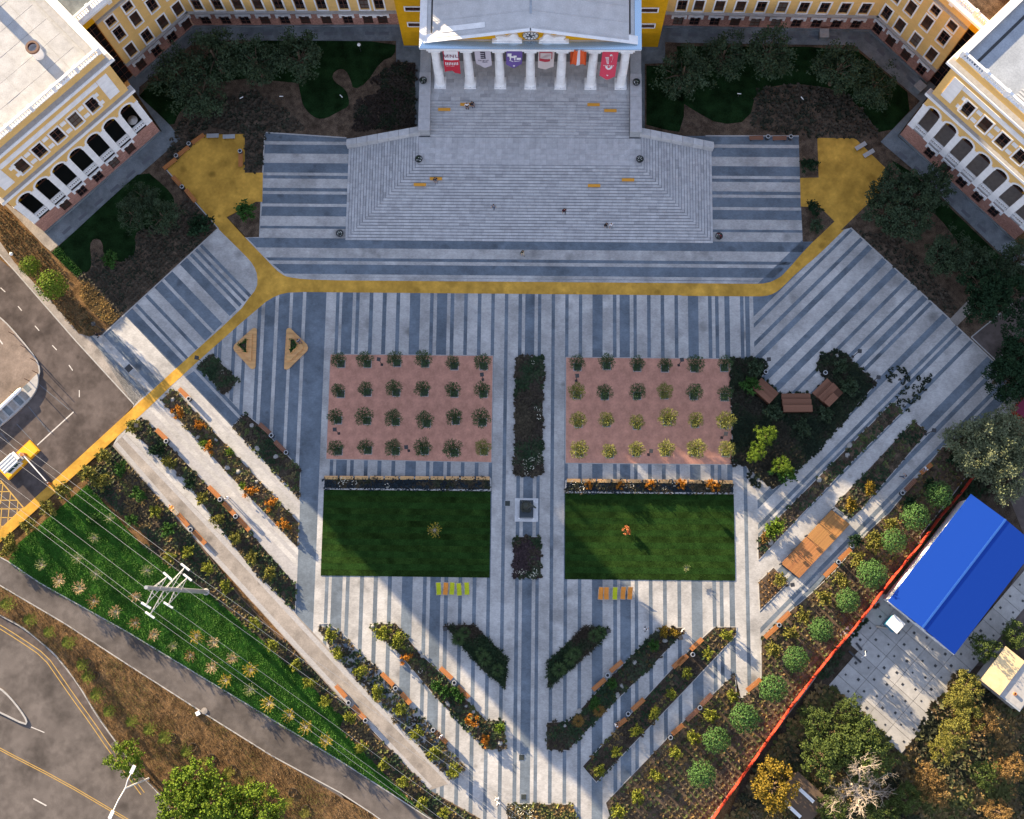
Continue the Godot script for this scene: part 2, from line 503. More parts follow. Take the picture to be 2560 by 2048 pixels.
	st.prism(strip([Vector2(-60.59, 14.19), Vector2(-58.87, 14.83)], 0.1), -0.12, -0.12)
	mi("worn_dash", st.done(), M.paint_white, lines)
	var isl = smooth([Vector2(-70.9, 6.88), Vector2(-64.71, 9.64), Vector2(-63.44, 10.66), Vector2(-61.93, 12.31), Vector2(-61.08, 13.48), Vector2(-61.2, 13.97), Vector2(-64.47, 12.5), Vector2(-70.62, 9.95)], 1)
	sheet("traffic_island", isl, -0.13, 0.0, M.asphalt_old)
	var ik := ms()
	ik.prism(strip(isl, 0.2), -0.13, 0.03)
	struct("kerb", ik.done(), M.kerb)

# short strokes: every two points make one
func ms_dashes(p: Array, width: float, y: float) -> ArrayMesh:
	var b := ms()
	for i in range(0, p.size() - 1, 2):
		b.prism(strip([p[i], p[i + 1]], width), y, y)
	return b.done()


var plaza_outline := []

# dark paving bands: those parts of a field that lie between offsets a and b along the direction n
func bands(parent: Node, field: Array, n: Vector2, list: Array, called: String, m: Material, y := 0.004) -> void:
	var t := Vector2(-n.y, n.x)
	var inside := PackedVector2Array(field)
	for f in Geometry2D.intersect_polygons(inside, PackedVector2Array(plaza_outline)):
		if f.size() > 2 and (inside == PackedVector2Array(field) or f.size() > inside.size()): inside = f
	for ab in list:
		var q := PackedVector2Array([n * ab[0] + t * 200.0, n * ab[1] + t * 200.0, n * ab[1] - t * 200.0, n * ab[0] - t * 200.0])
		for piece in Geometry2D.intersect_polygons(inside, q):
			if piece.size() >= 3 and not Geometry2D.triangulate_polygon(piece).is_empty():
				sheet(called, piece, y, y, m, parent)

func plaza() -> void:
	plaza_outline = [Vector2(-35.59, -62.63), Vector2(34.89, -62.64), Vector2(41.14, -50.53), Vector2(41.25, -50.13), Vector2(53.48, -38.05), Vector2(54.29, -37.14), Vector2(55.87, -35.4), Vector2(58.9, -32.45), Vector2(62.26, -29.01), Vector2(67.17, -25.66), Vector2(60.41, -25.79), Vector2(51.74, -21.58), Vector2(44.81, -13.27), Vector2(39.7, -8.78), Vector2(34.93, -3.24), Vector2(31.94, -0.77), Vector2(28.58, 2.35), Vector2(28.54, 2.47), Vector2(28.51, 7.25), Vector2(28.05, 7.3), Vector2(25.98, 9.72), Vector2(25.28, 6.63), Vector2(18.99, 12.27), Vector2(9.49, 21.99), Vector2(10.06, 23.88), Vector2(12.15, 30.67), Vector2(10.24, 34.3), Vector2(-4.89, 34.54), Vector2(-5.45, 24.11), Vector2(-11.68, 20.88), Vector2(-22.89, 10.09), Vector2(-41.31, -8.39), Vector2(-52.94, -20.5), Vector2(-50.55, -25.82), Vector2(-56.9, -34.77), Vector2(-55.18, -34.98), Vector2(-41.13, -49.29), Vector2(-37.2, -48.11)]
	var base := ms()
	base.prism(plaza_outline, -0.12, 0.0)
	var pl := struct("plaza_pavement", base.done(), M.paving_light, "light grey sett paving of the square with darker bands")
	var dark: Material = M.paving_dark
	# field south of the yellow path, its bands running north to south
	var xs := [[-25.25, -24.82], [-24.45, -23.1], [-22.67, -22.22], [-20.93, -20.45], [-19.23, -18.72], [-17.46, -16.98], [-15.7, -14.38], [-13.1, -12.65], [-12.2, -10.9], [-10.46, -9.98], [-8.7, -8.25], [-6.95, -6.48], [-5.2, -4.76], [-3.46, -3.02], [-1.7, -1.24], [-0.82, 0.38], [0.82, 1.24], [2.57, 3.0], [4.32, 4.75], [6.07, 6.5], [7.82, 9.12], [10.44, 10.9], [11.3, 12.6], [13.08, 13.5], [14.83, 15.28], [16.57, 17.03], [18.35, 18.8], [20.08, 21.4], [22.66, 23.12], [23.55, 24.0], [24.75, 25.4], [26.75, 27.2]]
	bands(pl, [Vector2(-26.2, -41), Vector2(28.2, -41), Vector2(28.2, 40), Vector2(-26.2, 40)], Vector2.RIGHT, xs, "dark_paving_band", dark)
	bands(pl, [Vector2(25.7, -32.66), Vector2(27.93, -32.68), Vector2(28.1, -40.88), Vector2(25.85, -40.86)], Vector2.RIGHT, [[27.4, 27.95]], "dark_paving_band", dark)
	bands(pl, [Vector2(-31.26, -42.04), Vector2(-43.86, -32.33), Vector2(-42.38, -30.85), Vector2(-36.49, -24.73), Vector2(-34.23, -22.58), Vector2(-28.97, -17.87), Vector2(-28.79, -13.96), Vector2(-28.75, 0.27), Vector2(-27.51, 2.51), Vector2(-26.4, 8), Vector2(-26.4, -42)], Vector2.RIGHT, [[-40.7, -40.3], [-40.2, -39.75], [-38.42, -37.96], [-37.08, -36.64], [-35.32, -34.86], [-34.4, -33.1], [-32.65, -31.25], [-30.85, -29.58], [-29.14, -26.54]], "dark_paving_band", dark)
	# the two fields beside the steps, bands running west to east
	bands(pl, [Vector2(-35.59, -62.59), Vector2(34.89, -62.59), Vector2(35.03, -48.11), Vector2(36.51, -48.12), Vector2(30.61, -42.82), Vector2(-31.63, -42.89), Vector2(-33.76, -44.61), Vector2(-37.2, -48.06), Vector2(-35.63, -48.21), Vector2(-35.45, -53.01)], Vector2.DOWN, [[-62.62, -61.4], [-60.95, -59.7], [-58.4, -57.07], [-56.68, -56.24], [-54.95, -54.5], [-54.1, -52.8], [-52.4, -51.1], [-49.75, -49.4], [-48.12, -46.8], [-45.47, -45.06], [-44.6, -43.3], [-42.9, -42.55]], "dark_paving_band", dark)
	# the slanting fields
	var h := sqrt(0.5)
	var east := []
	for p in Geometry2D.intersect_polygons(PackedVector2Array(plaza_outline), PackedVector2Array([Vector2(28.45, -70), Vector2(100, -70), Vector2(100, 60), Vector2(28.45, 60)])):
		if p.size() > east.size(): east = Array(p)
	bands(pl, east, Vector2(h, h), [[-9.5, -6.85], [-6.2, -5.8], [-4.5, -4.03], [-3.1, -2.4], [-0.65, 0.15], [1.2, 2.05], [3.35, 3.8], [5.05, 5.5], [6.35, 7.15], [7.57, 8.03], [9.8, 10.6], [11.95, 12.4], [12.75, 13.22], [14.56, 15.03], [17.5, 18.65], [19.1, 19.65], [20.9, 21.4], [21.75, 22.85]], "dark_paving_band", dark)
	bands(pl, [Vector2(-41.09, -49.31), Vector2(-35.65, -43.72), Vector2(-35.52, -41.23), Vector2(-45.46, -30.47), Vector2(-50.55, -25.82), Vector2(-56.9, -34.77), Vector2(-55.18, -34.98)], Vector2(h, -h), [[2.5, 2.92], [1.65, 2.05], [0.75, 1.2], [-0.98, 0.27], [-3.75, -2.3], [-5.4, -4.15], [-7.08, -6.65], [-8.8, -8.42], [-10.58, -9.3], [-14.3, -13.1], [-15.9, -15.45]], "dark_paving_band", dark)
	bands(pl, [Vector2(-45.34, -28.54), Vector2(-44.46, -29.33), Vector2(-42.38, -30.85), Vector2(-36.18, -24.81), Vector2(-37.78, -23.04)], Vector2(h, -h), [[-10.43, -9.1], [-8.75, -8.32]], "dark_paving_band", dark)
	# the slanting walks between the long beds
	mat("paving_mid", Color(0.33, 0.325, 0.33), 0.85, M.paving_light.albedo_texture, 6.4)
	var walk := [Vector2(-45.28, -27.6), Vector2(-44.23, -29.33), Vector2(-37.79, -23.08), Vector2(-30.38, -15.41), Vector2(-28.84, -13.96), Vector2(-28.73, 0.27), Vector2(-53.01, -20.56), Vector2(-50.55, -25.82)]
	bands(pl, walk, Vector2(h, -h), [[-11.35, -10.95], [-15.85, -15.37], [-19.6, -16.45]], "grey_paving_band", M.paving_mid, 0.005)
	# the long beige walk and its grey borders
	var p1 := [Vector2(-52.97, -20.52), Vector2(-51.44, -22.12), Vector2(-37.5, -8.43), Vector2(-23.05, 5.95), Vector2(-16.36, 12.81), Vector2(-9, 19.92), Vector2(-7.49, 18.22), Vector2(-5.45, 24.11), Vector2(-11.68, 20.88), Vector2(-22.89, 10.09), Vector2(-41.31, -8.39)]
	sheet("beige_walk", [Vector2(-52.97, -20.52), Vector2(-51.44, -22.12), Vector2(-37.5, -8.43), Vector2(-36.02, -6.86), Vector2(-22.54, 6.23), Vector2(-16.35, 12.85), Vector2(-8.96, 19.95), Vector2(-11.64, 20.88), Vector2(-22.89, 10.09), Vector2(-22.38, 10.81), Vector2(-41.31, -8.39)], 0.006, 0.006, M.concrete_walk, pl)
	for l in [[Vector2(-51.63, -21.87), Vector2(-37.86, -8.33), Vector2(-23.03, 6.52), Vector2(-9.19, 20.01)], [Vector2(-52.58, -20.83), Vector2(-40.87, -8.39), Vector2(-22.7, 9.86), Vector2(-11.59, 20.6)]]:
		sheet("grey_paving_band", strip(l, 0.55), 0.009, 0.009, M.paving_mid, pl)
	# yellow path with its two widenings
	var yl := []
	yl.append_array([Vector2(-48.36, -57.32), Vector2(-43.66, -62.26), Vector2(-38.2, -62.39), Vector2(-37.96, -57), Vector2(-35.58, -57.02), Vector2(-35.45, -53.01), Vector2(-36.29, -53), Vector2(-40.07, -50.87)])
	yl.append_array(smooth([Vector2(-40.07, -50.87), Vector2(-37.57, -48.21), Vector2(-35.02, -45.66), Vector2(-33.17, -43.74), Vector2(-32.24, -43.1), Vector2(-31.62, -42.85), Vector2(-29.53, -42.55), Vector2(-24.85, -42.46)], 1))
	yl.append_array(smooth([Vector2(-24.85, -42.46), Vector2(19.6, -42.51), Vector2(28.14, -42.48), Vector2(30.29, -42.56), Vector2(31.85, -43.3), Vector2(32.69, -44.08), Vector2(35.67, -47.57), Vector2(39.19, -50.95)], 1))
	yl.append_array([Vector2(37.48, -52.78), Vector2(34.89, -52.94), Vector2(34.9, -56.87), Vector2(37.32, -56.93), Vector2(37.31, -62.41), Vector2(42.28, -62.38), Vector2(46.19, -58.21), Vector2(45.67, -55.47), Vector2(40.71, -50.16)])
	yl.append_array(smooth([Vector2(40.71, -50.16), Vector2(36.87, -46.3), Vector2(34.13, -44.02), Vector2(32.23, -42.05), Vector2(31.19, -41.23), Vector2(29.95, -40.84), Vector2(28.1, -40.82), Vector2(19.07, -40.8)], 1))
	yl.append_array(smooth([Vector2(19.07, -40.8), Vector2(19.58, -40.89), Vector2(-24.79, -40.86), Vector2(-31.12, -40.86), Vector2(-32.97, -40.42), Vector2(-34.78, -39.23), Vector2(-45.37, -29.01), Vector2(-47.87, -26.24), Vector2(-54.19, -19.94), Vector2(-60.63, -13.67), Vector2(-66.24, -8.18), Vector2(-71.79, -2.76)], 1))
	yl.append_array(smooth([Vector2(-73.42, -2.94), Vector2(-66.38, -9.74), Vector2(-50.68, -25.43), Vector2(-45.47, -30.62), Vector2(-37.64, -38.29), Vector2(-36.66, -39.86), Vector2(-35.59, -41.35), Vector2(-35.59, -42.97), Vector2(-36.16, -44.4), Vector2(-37.45, -45.83), Vector2(-41.02, -49.21), Vector2(-41.58, -49.94), Vector2(-44.07, -52.81)], 1))
	sheet("yellow_path", yl, -0.1, 0.011, M.path_yellow).set_meta("label", "yellow resin path crossing the square, widening into two pads")
	# manhole covers and gratings
	for a in [[Vector2(-51.54, -30.56), 0.95, "dark square service cover in the paving near the road corner"], [Vector2(-0.63, 16.91), 0.7, "brown square cover in the dark band below the flower beds"], [Vector2(-0.34, 21.49), 0.7, "brown square cover just above the flower bed at the south tip"], [Vector2(-2.77, -13.8), 0.7, "small green-grey cover beside the statue plinth"]]:
		var t := thing("service_cover", a[2], "manhole cover", "square covers set in the paving", V3(a[0], 0.004), 0.785 if a[1] > 0.9 else 0.0)
		var s: float = a[1] / 2
		var b := ms()
		b.box(Vector3(-s, 0, -s), Vector3(s, 0.02, s))
		mi("frame", b.done(), M.metal_grey, t)
		b = ms()
		b.box(Vector3(-s * 0.9, 0.02, -s * 0.9), Vector3(s * 0.9, 0.03, s * 0.9))
		mi("lid", b.done(), M.metal_dark if a[1] > 0.9 else M.bronze, t)

func gardens() -> void:
	# stone aprons along the buildings
	var ap := sheet("apron_pavement", [Vector2(-70, -92), Vector2(-13, -92), Vector2(-15.13, -63.41), Vector2(-15.75, -62.69), Vector2(-15.91, -72.62), Vector2(-18.48, -72.7), Vector2(-18.57, -75.68), Vector2(-25.55, -75.63), Vector2(-45.39, -75.65), Vector2(-52.73, -68.89), Vector2(-52.64, -67.65), Vector2(-48.32, -63.61), Vector2(-46.75, -61.65), Vector2(-49.33, -62.71)], -0.15, -0.02, M.apron)
	ap = sheet("apron_pavement", [Vector2(-63.8, -48.55), Vector2(-49.33, -62.71), Vector2(-46.75, -61.65), Vector2(-61.87, -46.79)], -0.1, 0.0, M.apron)
	ap = sheet("apron_pavement", [Vector2(-69.31, -52.6), Vector2(-65.34, -49.85), Vector2(-63.58, -48.45), Vector2(-61.89, -46.94), Vector2(-62.75, -45.95), Vector2(-69.99, -51.89)], -0.1, 0.001, M.concrete_walk)
	ap = sheet("apron_pavement", [Vector2(47.84, -62.75), Vector2(62.28, -48.56), Vector2(63.44, -47.39), Vector2(63.24, -43.97), Vector2(61.11, -46.04), Vector2(49.93, -57.87), Vector2(45.57, -61.92)], -0.1, 0.0, M.apron)
	ap = sheet("apron_pavement", [Vector2(70, -92), Vector2(13, -92), Vector2(14.15, -63.62), Vector2(14.67, -63.62), Vector2(14.73, -72.64), Vector2(17.43, -72.77), Vector2(17.46, -75.76), Vector2(19.44, -75.68), Vector2(42.63, -75.44), Vector2(45.5, -72.84), Vector2(50.98, -67.64), Vector2(45.57, -61.92), Vector2(47.84, -62.75)], -0.14, -0.01, M.apron)
	for a in [["north-west garden", [Vector2(-52.73, -68.89), Vector2(-45.39, -75.65), Vector2(-25.55, -75.66), Vector2(-18.57, -75.7), Vector2(-18.48, -72.72), Vector2(-15.91, -72.62), Vector2(-15.75, -62.69), Vector2(-24.73, -61.88), Vector2(-35.59, -62.63), Vector2(-35.6, -57.02), Vector2(-37.96, -57), Vector2(-38.24, -62.39), Vector2(-43.66, -62.26), Vector2(-48.36, -57.36), Vector2(-46.75, -61.65), Vector2(-48.32, -63.61), Vector2(-52.64, -67.65)]], ["west garden", [Vector2(-61.87, -46.79), Vector2(-46.75, -61.61), Vector2(-48.36, -57.32), Vector2(-44.07, -52.81), Vector2(-41.03, -49.29), Vector2(-41.13, -49.29), Vector2(-55.18, -34.98), Vector2(-56.02, -34.77), Vector2(-57.65, -35.16), Vector2(-58.89, -36.55), Vector2(-61.03, -38.99), Vector2(-62.6, -40.04), Vector2(-69.61, -47.52), Vector2(-71.91, -49.69), Vector2(-72.14, -52.31), Vector2(-70.07, -52.88), Vector2(-63.17, -45.84)]], ["north-east garden", [Vector2(19.44, -75.68), Vector2(42.63, -75.44), Vector2(45.5, -72.84), Vector2(50.98, -67.64), Vector2(45.57, -61.92), Vector2(46.19, -58.21), Vector2(42.28, -62.38), Vector2(37.31, -62.41), Vector2(37.32, -56.93), Vector2(34.9, -56.87), Vector2(34.89, -62.61), Vector2(22.66, -62.57), Vector2(19.83, -62.55), Vector2(14.67, -63.58), Vector2(14.73, -72.64), Vector2(17.43, -72.77), Vector2(17.46, -75.76)]], ["east garden", [Vector2(45.57, -61.92), Vector2(49.93, -57.87), Vector2(61.11, -46.04), Vector2(63.24, -43.97), Vector2(68.1, -40.2), Vector2(65, -28.17), Vector2(62.26, -29.01), Vector2(58.9, -32.45), Vector2(55.87, -35.4), Vector2(54.29, -37.14), Vector2(53.48, -38.05), Vector2(41.25, -50.13), Vector2(39.97, -49.77), Vector2(45.67, -55.47), Vector2(46.19, -58.21)]]]:
		var s := sheet("garden_soil", a[1], -0.11, 0.03, M.mulch)
		s.set_meta("label", a[0] + ", brown mulch and bare planting ground")
	sheet("small_bed_soil", [Vector2(-39.96, -50.83), Vector2(-36.29, -53), Vector2(-35.7, -53.01), Vector2(-35.67, -48.21), Vector2(-37.31, -48.15)], -0.1, 0.05, M.mulch)
	sheet("small_bed_soil", [Vector2(34.93, -52.94), Vector2(37.48, -52.78), Vector2(39.19, -50.95), Vector2(36.41, -48.23), Vector2(35.03, -48.17)], -0.1, 0.05, M.mulch)
	# lawns in the gardens
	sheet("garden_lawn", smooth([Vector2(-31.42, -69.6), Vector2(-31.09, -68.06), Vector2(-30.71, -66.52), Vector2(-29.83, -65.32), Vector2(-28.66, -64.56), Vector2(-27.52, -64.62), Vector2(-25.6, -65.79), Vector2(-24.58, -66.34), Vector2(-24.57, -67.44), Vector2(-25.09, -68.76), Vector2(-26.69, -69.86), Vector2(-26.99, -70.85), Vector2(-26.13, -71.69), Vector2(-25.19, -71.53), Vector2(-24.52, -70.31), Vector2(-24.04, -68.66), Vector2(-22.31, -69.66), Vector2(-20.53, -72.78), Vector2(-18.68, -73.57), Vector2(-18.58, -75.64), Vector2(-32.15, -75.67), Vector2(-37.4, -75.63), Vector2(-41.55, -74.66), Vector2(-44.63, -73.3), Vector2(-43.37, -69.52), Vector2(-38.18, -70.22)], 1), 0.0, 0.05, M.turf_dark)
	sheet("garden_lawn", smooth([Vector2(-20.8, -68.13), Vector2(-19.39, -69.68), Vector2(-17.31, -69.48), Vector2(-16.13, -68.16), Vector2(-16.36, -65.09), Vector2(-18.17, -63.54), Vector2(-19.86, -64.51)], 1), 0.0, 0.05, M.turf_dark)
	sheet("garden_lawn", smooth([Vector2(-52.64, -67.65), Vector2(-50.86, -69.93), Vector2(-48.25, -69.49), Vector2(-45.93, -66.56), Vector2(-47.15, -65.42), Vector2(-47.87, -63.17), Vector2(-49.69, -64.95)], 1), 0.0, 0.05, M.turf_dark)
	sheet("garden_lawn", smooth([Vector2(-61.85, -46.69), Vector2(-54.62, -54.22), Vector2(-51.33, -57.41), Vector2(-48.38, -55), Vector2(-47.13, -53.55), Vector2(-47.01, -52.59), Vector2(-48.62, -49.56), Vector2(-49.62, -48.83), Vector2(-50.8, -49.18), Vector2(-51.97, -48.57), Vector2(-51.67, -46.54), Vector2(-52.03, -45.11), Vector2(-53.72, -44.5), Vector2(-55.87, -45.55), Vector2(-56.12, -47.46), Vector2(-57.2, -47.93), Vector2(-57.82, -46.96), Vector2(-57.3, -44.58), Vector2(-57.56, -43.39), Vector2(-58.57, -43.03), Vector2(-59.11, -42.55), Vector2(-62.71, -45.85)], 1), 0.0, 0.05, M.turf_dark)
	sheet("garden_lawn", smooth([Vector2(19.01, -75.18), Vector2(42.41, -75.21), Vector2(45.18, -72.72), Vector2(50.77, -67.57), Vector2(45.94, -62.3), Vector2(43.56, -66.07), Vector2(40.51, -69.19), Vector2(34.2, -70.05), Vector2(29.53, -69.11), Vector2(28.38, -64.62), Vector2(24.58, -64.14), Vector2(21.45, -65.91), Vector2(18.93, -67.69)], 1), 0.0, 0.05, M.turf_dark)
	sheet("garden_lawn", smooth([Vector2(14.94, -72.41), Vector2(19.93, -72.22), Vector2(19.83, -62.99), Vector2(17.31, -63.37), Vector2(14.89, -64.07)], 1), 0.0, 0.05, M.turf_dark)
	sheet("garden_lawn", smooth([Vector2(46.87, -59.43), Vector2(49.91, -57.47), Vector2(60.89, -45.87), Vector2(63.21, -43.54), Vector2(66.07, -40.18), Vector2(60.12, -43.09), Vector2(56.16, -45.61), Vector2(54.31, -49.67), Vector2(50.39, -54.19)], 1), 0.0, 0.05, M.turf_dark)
	# dry ground and asphalt patch on the east side
	sheet("dry_verge", [Vector2(-71.72, -47.51), Vector2(-69.6, -47.31), Vector2(-67.47, -44.51), Vector2(-62.47, -39.61), Vector2(-59.75, -36.76), Vector2(-58.37, -35.08), Vector2(-56.9, -34.73), Vector2(-55.29, -35.38), Vector2(-52.93, -37.35), Vector2(-58.99, -42.43), Vector2(-62.7, -45.73), Vector2(-69.62, -52.56), Vector2(-72.14, -52.31)], -0.08, 0.035, M.dry_earth)
	sheet("asphalt_patch", [Vector2(56.02, -35.67), Vector2(58.98, -32.74), Vector2(66.02, -39.34), Vector2(65.23, -43.14), Vector2(61.59, -40.14)], -0.1, 0.04, M.asphalt)
	sheet("side_walk", [Vector2(53.48, -38.05), Vector2(54.32, -37.14), Vector2(57.53, -40.36), Vector2(56.55, -41.24)], -0.1, 0.042, M.concrete_walk)
	# edging stones where gardens meet the paving
	for l in [[Vector2(-35.59, -62.63), Vector2(-24.73, -61.95)], [Vector2(22.66, -62.57), Vector2(34.89, -62.64)], [Vector2(-55.18, -34.98), Vector2(-41.13, -49.29)], [Vector2(41.25, -50.13), Vector2(53.48, -38.05)], [Vector2(54.28, -37.11), Vector2(62.26, -29.01)], [Vector2(-48.36, -57.32), Vector2(-41.03, -49.29)], [Vector2(-35.58, -57.02), Vector2(-35.59, -62.63)], [Vector2(56.07, -35.72), Vector2(59.04, -32.68)], [Vector2(59.04, -32.68), Vector2(65.99, -38.92)], [Vector2(56.07, -35.72), Vector2(61.59, -40.24)]]:
		var b := ms()
		b.prism(strip(l, 0.14), -0.05, 0.07)
		struct("edging_kerb", b.done(), M.kerb)


# a course of stones between x0 and x1 (or along z when turned), each its own tone
func course(b: Mesher, x0: float, x1: float, y0: float, y1: float, z0: float, z1: float, along_z := false, length := 1.2) -> void:
	var lo := z0 if along_z else x0
	var hi := z1 if along_z else x1
	var at := lo
	while at < hi - 0.05:
		var e := minf(at + length * rr(0.7, 1.3), hi)
		if hi - e < 0.35: e = hi
		var t := rr(0.84, 1.08) * (0.86 if rng.randf() < 0.12 else 1.0)
		b.col = Color(t, t, t * 1.01)
		var dy := rr(-0.006, 0.004)
		if along_z: b.box(Vector3(x0, y0, at + 0.01), Vector3(x1, y1 + dy, e - 0.01))
		else: b.box(Vector3(at + 0.01, y0, z0), Vector3(e - 0.01, y1 + dy, z1))
		at = e
	b.col = Color(1, 1, 1)

func stairs() -> void:
	var st := thing("staircase", "wide grey stone staircase climbing in two flights to the white portico", "staircase", "", Vector3(-0.48, 0, -57.4))
	var xl := -23.87; var xr := 23.88; var zf := 9.5
	for i in 25:
		var b := ms()
		var d := 0.38 * i
		var y := 0.1 * (i + 1)
		# joint behind each tread, dirt and shade put into its colour, then tread stones
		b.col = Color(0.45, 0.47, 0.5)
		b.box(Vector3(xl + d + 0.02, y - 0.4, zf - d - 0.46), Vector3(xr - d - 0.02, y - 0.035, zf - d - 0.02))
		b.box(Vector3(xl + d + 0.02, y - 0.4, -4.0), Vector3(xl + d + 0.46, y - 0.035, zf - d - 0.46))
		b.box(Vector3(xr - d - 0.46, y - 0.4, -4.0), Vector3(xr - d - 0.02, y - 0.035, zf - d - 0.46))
		course(b, xl + d, xr - d, y - 0.1, y, zf - d - 0.30, zf - d)
		course(b, xl + d, xl + d + 0.30, y - 0.1, y, -4.0, zf - d - 0.32, true)
		course(b, xr - d - 0.30, xr - d, y - 0.1, y, -4.0, zf - d - 0.32, true)
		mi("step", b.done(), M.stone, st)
	for j in 12:
		var b := ms()
		var z := -3.74 - 0.37 * j
		var y := 2.5 + 0.1 * (j + 1)
		b.col = Color(0.45, 0.47, 0.5)  # same dark joint, dirt and riser shade in one colour
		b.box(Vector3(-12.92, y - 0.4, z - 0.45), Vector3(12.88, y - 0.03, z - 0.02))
		course(b, -12.92, 12.88, y - 0.1, y, z - 0.32, z, false, 1.5)
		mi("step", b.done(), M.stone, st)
	# landing
	var b := ms()
	b.box(Vector3(-14.4, 1.6, -3.8), Vector3(14.4, 2.46, 0.0))
	mi("landing_bed", b.done(), M.stone_joint, st)
	var variants := []
	for k in 6:
		b = ms()
		var t := rr(0.82, 1.06)
		b.col = Color(t, t, t * 1.01)
		b.box(Vector3(-0.355, -0.06, -0.365), Vector3(0.355, 0.0, 0.365))
		variants.append(b.done())
	for ix in 40:
		for iz in 5:
			mi("slab", variants[rng.randi() % 6], M.stone, st, Vector3(-14.04 + ix * 0.72, 2.5 + rr(-0.006, 0.006), -0.37 - iz * 0.74))
	# upper platform
	b = ms()
	b.box(Vector3(-13.0, 0, -24), Vector3(12.9, 3.62, -8.2))
	mi("platform_bed", b.done(), M.stone_floor, st)
	b = ms()
	for k in 11:
		course(b, -12.92, 12.88, 3.5, 3.7, -8.2 - 0.5 * (k + 1), -8.2 - 0.5 * k - 0.01, false, 1.4)
	stuff(mi("platform_stones", b.done(), M.stone, st))
	# side walls: a straight length beside the platform and a lower wing sloping out
	for s in [-1, 1]:
		var w := thing("parapet_wall", "low grey stone wall beside the staircase, with a wing sloping out to the %s garden" % ("west" if s < 0 else "east"), "wall", "", Vector3(-0.48 + 13.62 * s, 0, -61.4))
		var p := ms()
		p.box(Vector3(-0.7, 0, -17), Vector3(0.7, 4.3, -7.8))
		mi("wall", p.done(), M.granite, w)
		p = ms()
		p.box(Vector3(-0.7, 0, -7.8), Vector3(0.7, 4.2, 0.1))
		mi("wall", p.done(), M.granite, w)
		p = ms()
		p.col = Color(0.9, 0.9, 0.92)
		for k in 5:
			var z0 := -7.8 + k * 1.58
			p.box(Vector3(-0.74, 4.2, z0 + 0.01), Vector3(0.74, 4.34, z0 + 1.57))
		mi("coping", p.done(), M.stone, w)
		p = ms()
		# the wing: a sloping wall from the elbow outwards
		var pts := [Vector3(0.6 * s, 3.6, -0.75), Vector3(0.6 * s, 3.6, 0.1), Vector3(10.45 * s, 1.3, 1.0), Vector3(10.45 * s, 1.3, 0.2)]
		var n := 7
		for k in n:
			var a := k / float(n); var e := (k + 1) / float(n) - 0.004
			var q := [pts[0].lerp(pts[3], a), pts[1].lerp(pts[2], a), pts[1].lerp(pts[2], e), pts[0].lerp(pts[3], e)]
			var t := rr(0.85, 1.05)
			p.col = Color(t, t, t)
			p.quad(q[0], q[1], q[2], q[3], Vector3.UP)
			for m in 4:
				var u: Vector3 = q[m]; var v: Vector3 = q[(m + 1) % 4]
				p.quad(u, v, Vector3(v.x, 0, v.z), Vector3(u.x, 0, u.z))
		mi("wing", p.done(), M.stone, w)
	# orange seat boards laid on the steps, and black pots
	var board := ms()
	board.box(Vector3(-0.8, 0.0, -0.2), Vector3(0.8, 0.05, 0.2))
	var bm := board.done()
	for a in [[Vector2(-11.58, -64.43), 3.62, "left of the three on the upper flight's west side"], [Vector2(-8.72, -65.1), 3.71, "with two people sitting on it"], [Vector2(7.72, -65.18), 3.71, "highest on the east side of the upper flight"], [Vector2(9.9, -64.42), 3.62, "lower on the east side of the upper flight"], [Vector2(-14.62, -54.75), 2.12, "nearest the west corner of the lower flight"], [Vector2(-12.56, -55.53), 2.23, "on the lower flight under a person in black"], [Vector2(12.26, -55.57), 2.23, "nearest the east corner of the lower flight"], [Vector2(7.89, -54.8), 2.12, "on the lower flight, inward of the east corner one"]]:
		tag(mi("seat_board", bm, M.board_orange, self, V3(a[0], a[1])), "orange seat board on the steps, " + a[2], "seat board", "orange seat boards on the staircase")
	for a in [[Vector2(-14.3, -67.87), 4.34, "on the west parapet wall beside the columns"], [Vector2(13.17, -67.83), 4.3, "on the east parapet wall beside the columns"], [Vector2(-14.79, -57.96), 2.4, "at the west end of the landing"], [Vector2(13.73, -58.15), 2.4, "at the east end of the landing"], [Vector2(-25.04, -48.64), 0.0, "on the ground at the staircase's west foot"], [Vector2(24.14, -48.71), 0.0, "on the ground at the east foot, with red flowers"]]:
		var t := thing("flower_pot", "round black flower pot with white flowers " + a[2], "flower pot", "black pots around the staircase", V3(a[0], a[1]))
		if "red" in a[2]: t.set_meta("label", "black flower pot with red and white flowers at the stairs' east foot")
		var q := ms()
		q.lathe([Vector2(0.3, 0), Vector2(0.46, 0.35), Vector2(0.5, 0.55), Vector2(0.42, 0.55), Vector2(0.4, 0.45), Vector2(0, 0.45)], Vector3.ZERO, 20)
		mi("pot", q.done(), M.metal_dark, t)
		q = ms()
		for k in 46:
			q.col = [Color(0.7, 0.7, 0.68), Color(0.02, 0.05, 0.02), Color(0.02, 0.05, 0.02)][k % 3]
			if "red" in a[2] and k % 6 == 0: q.col = Color(0.45, 0.03, 0.05)
			var d := Vector3(rr(-1, 1), rr(0.2, 1), rr(-1, 1)).normalized()
			q.leaf(Vector3(d.x * 0.25, 0.45 + d.y * 0.1, d.z * 0.25), d * 0.16, d.cross(Vector3(0.3, 1, 0.2)).normalized() * 0.06)
		mi("flowers", q.done(), M.leaf, t)

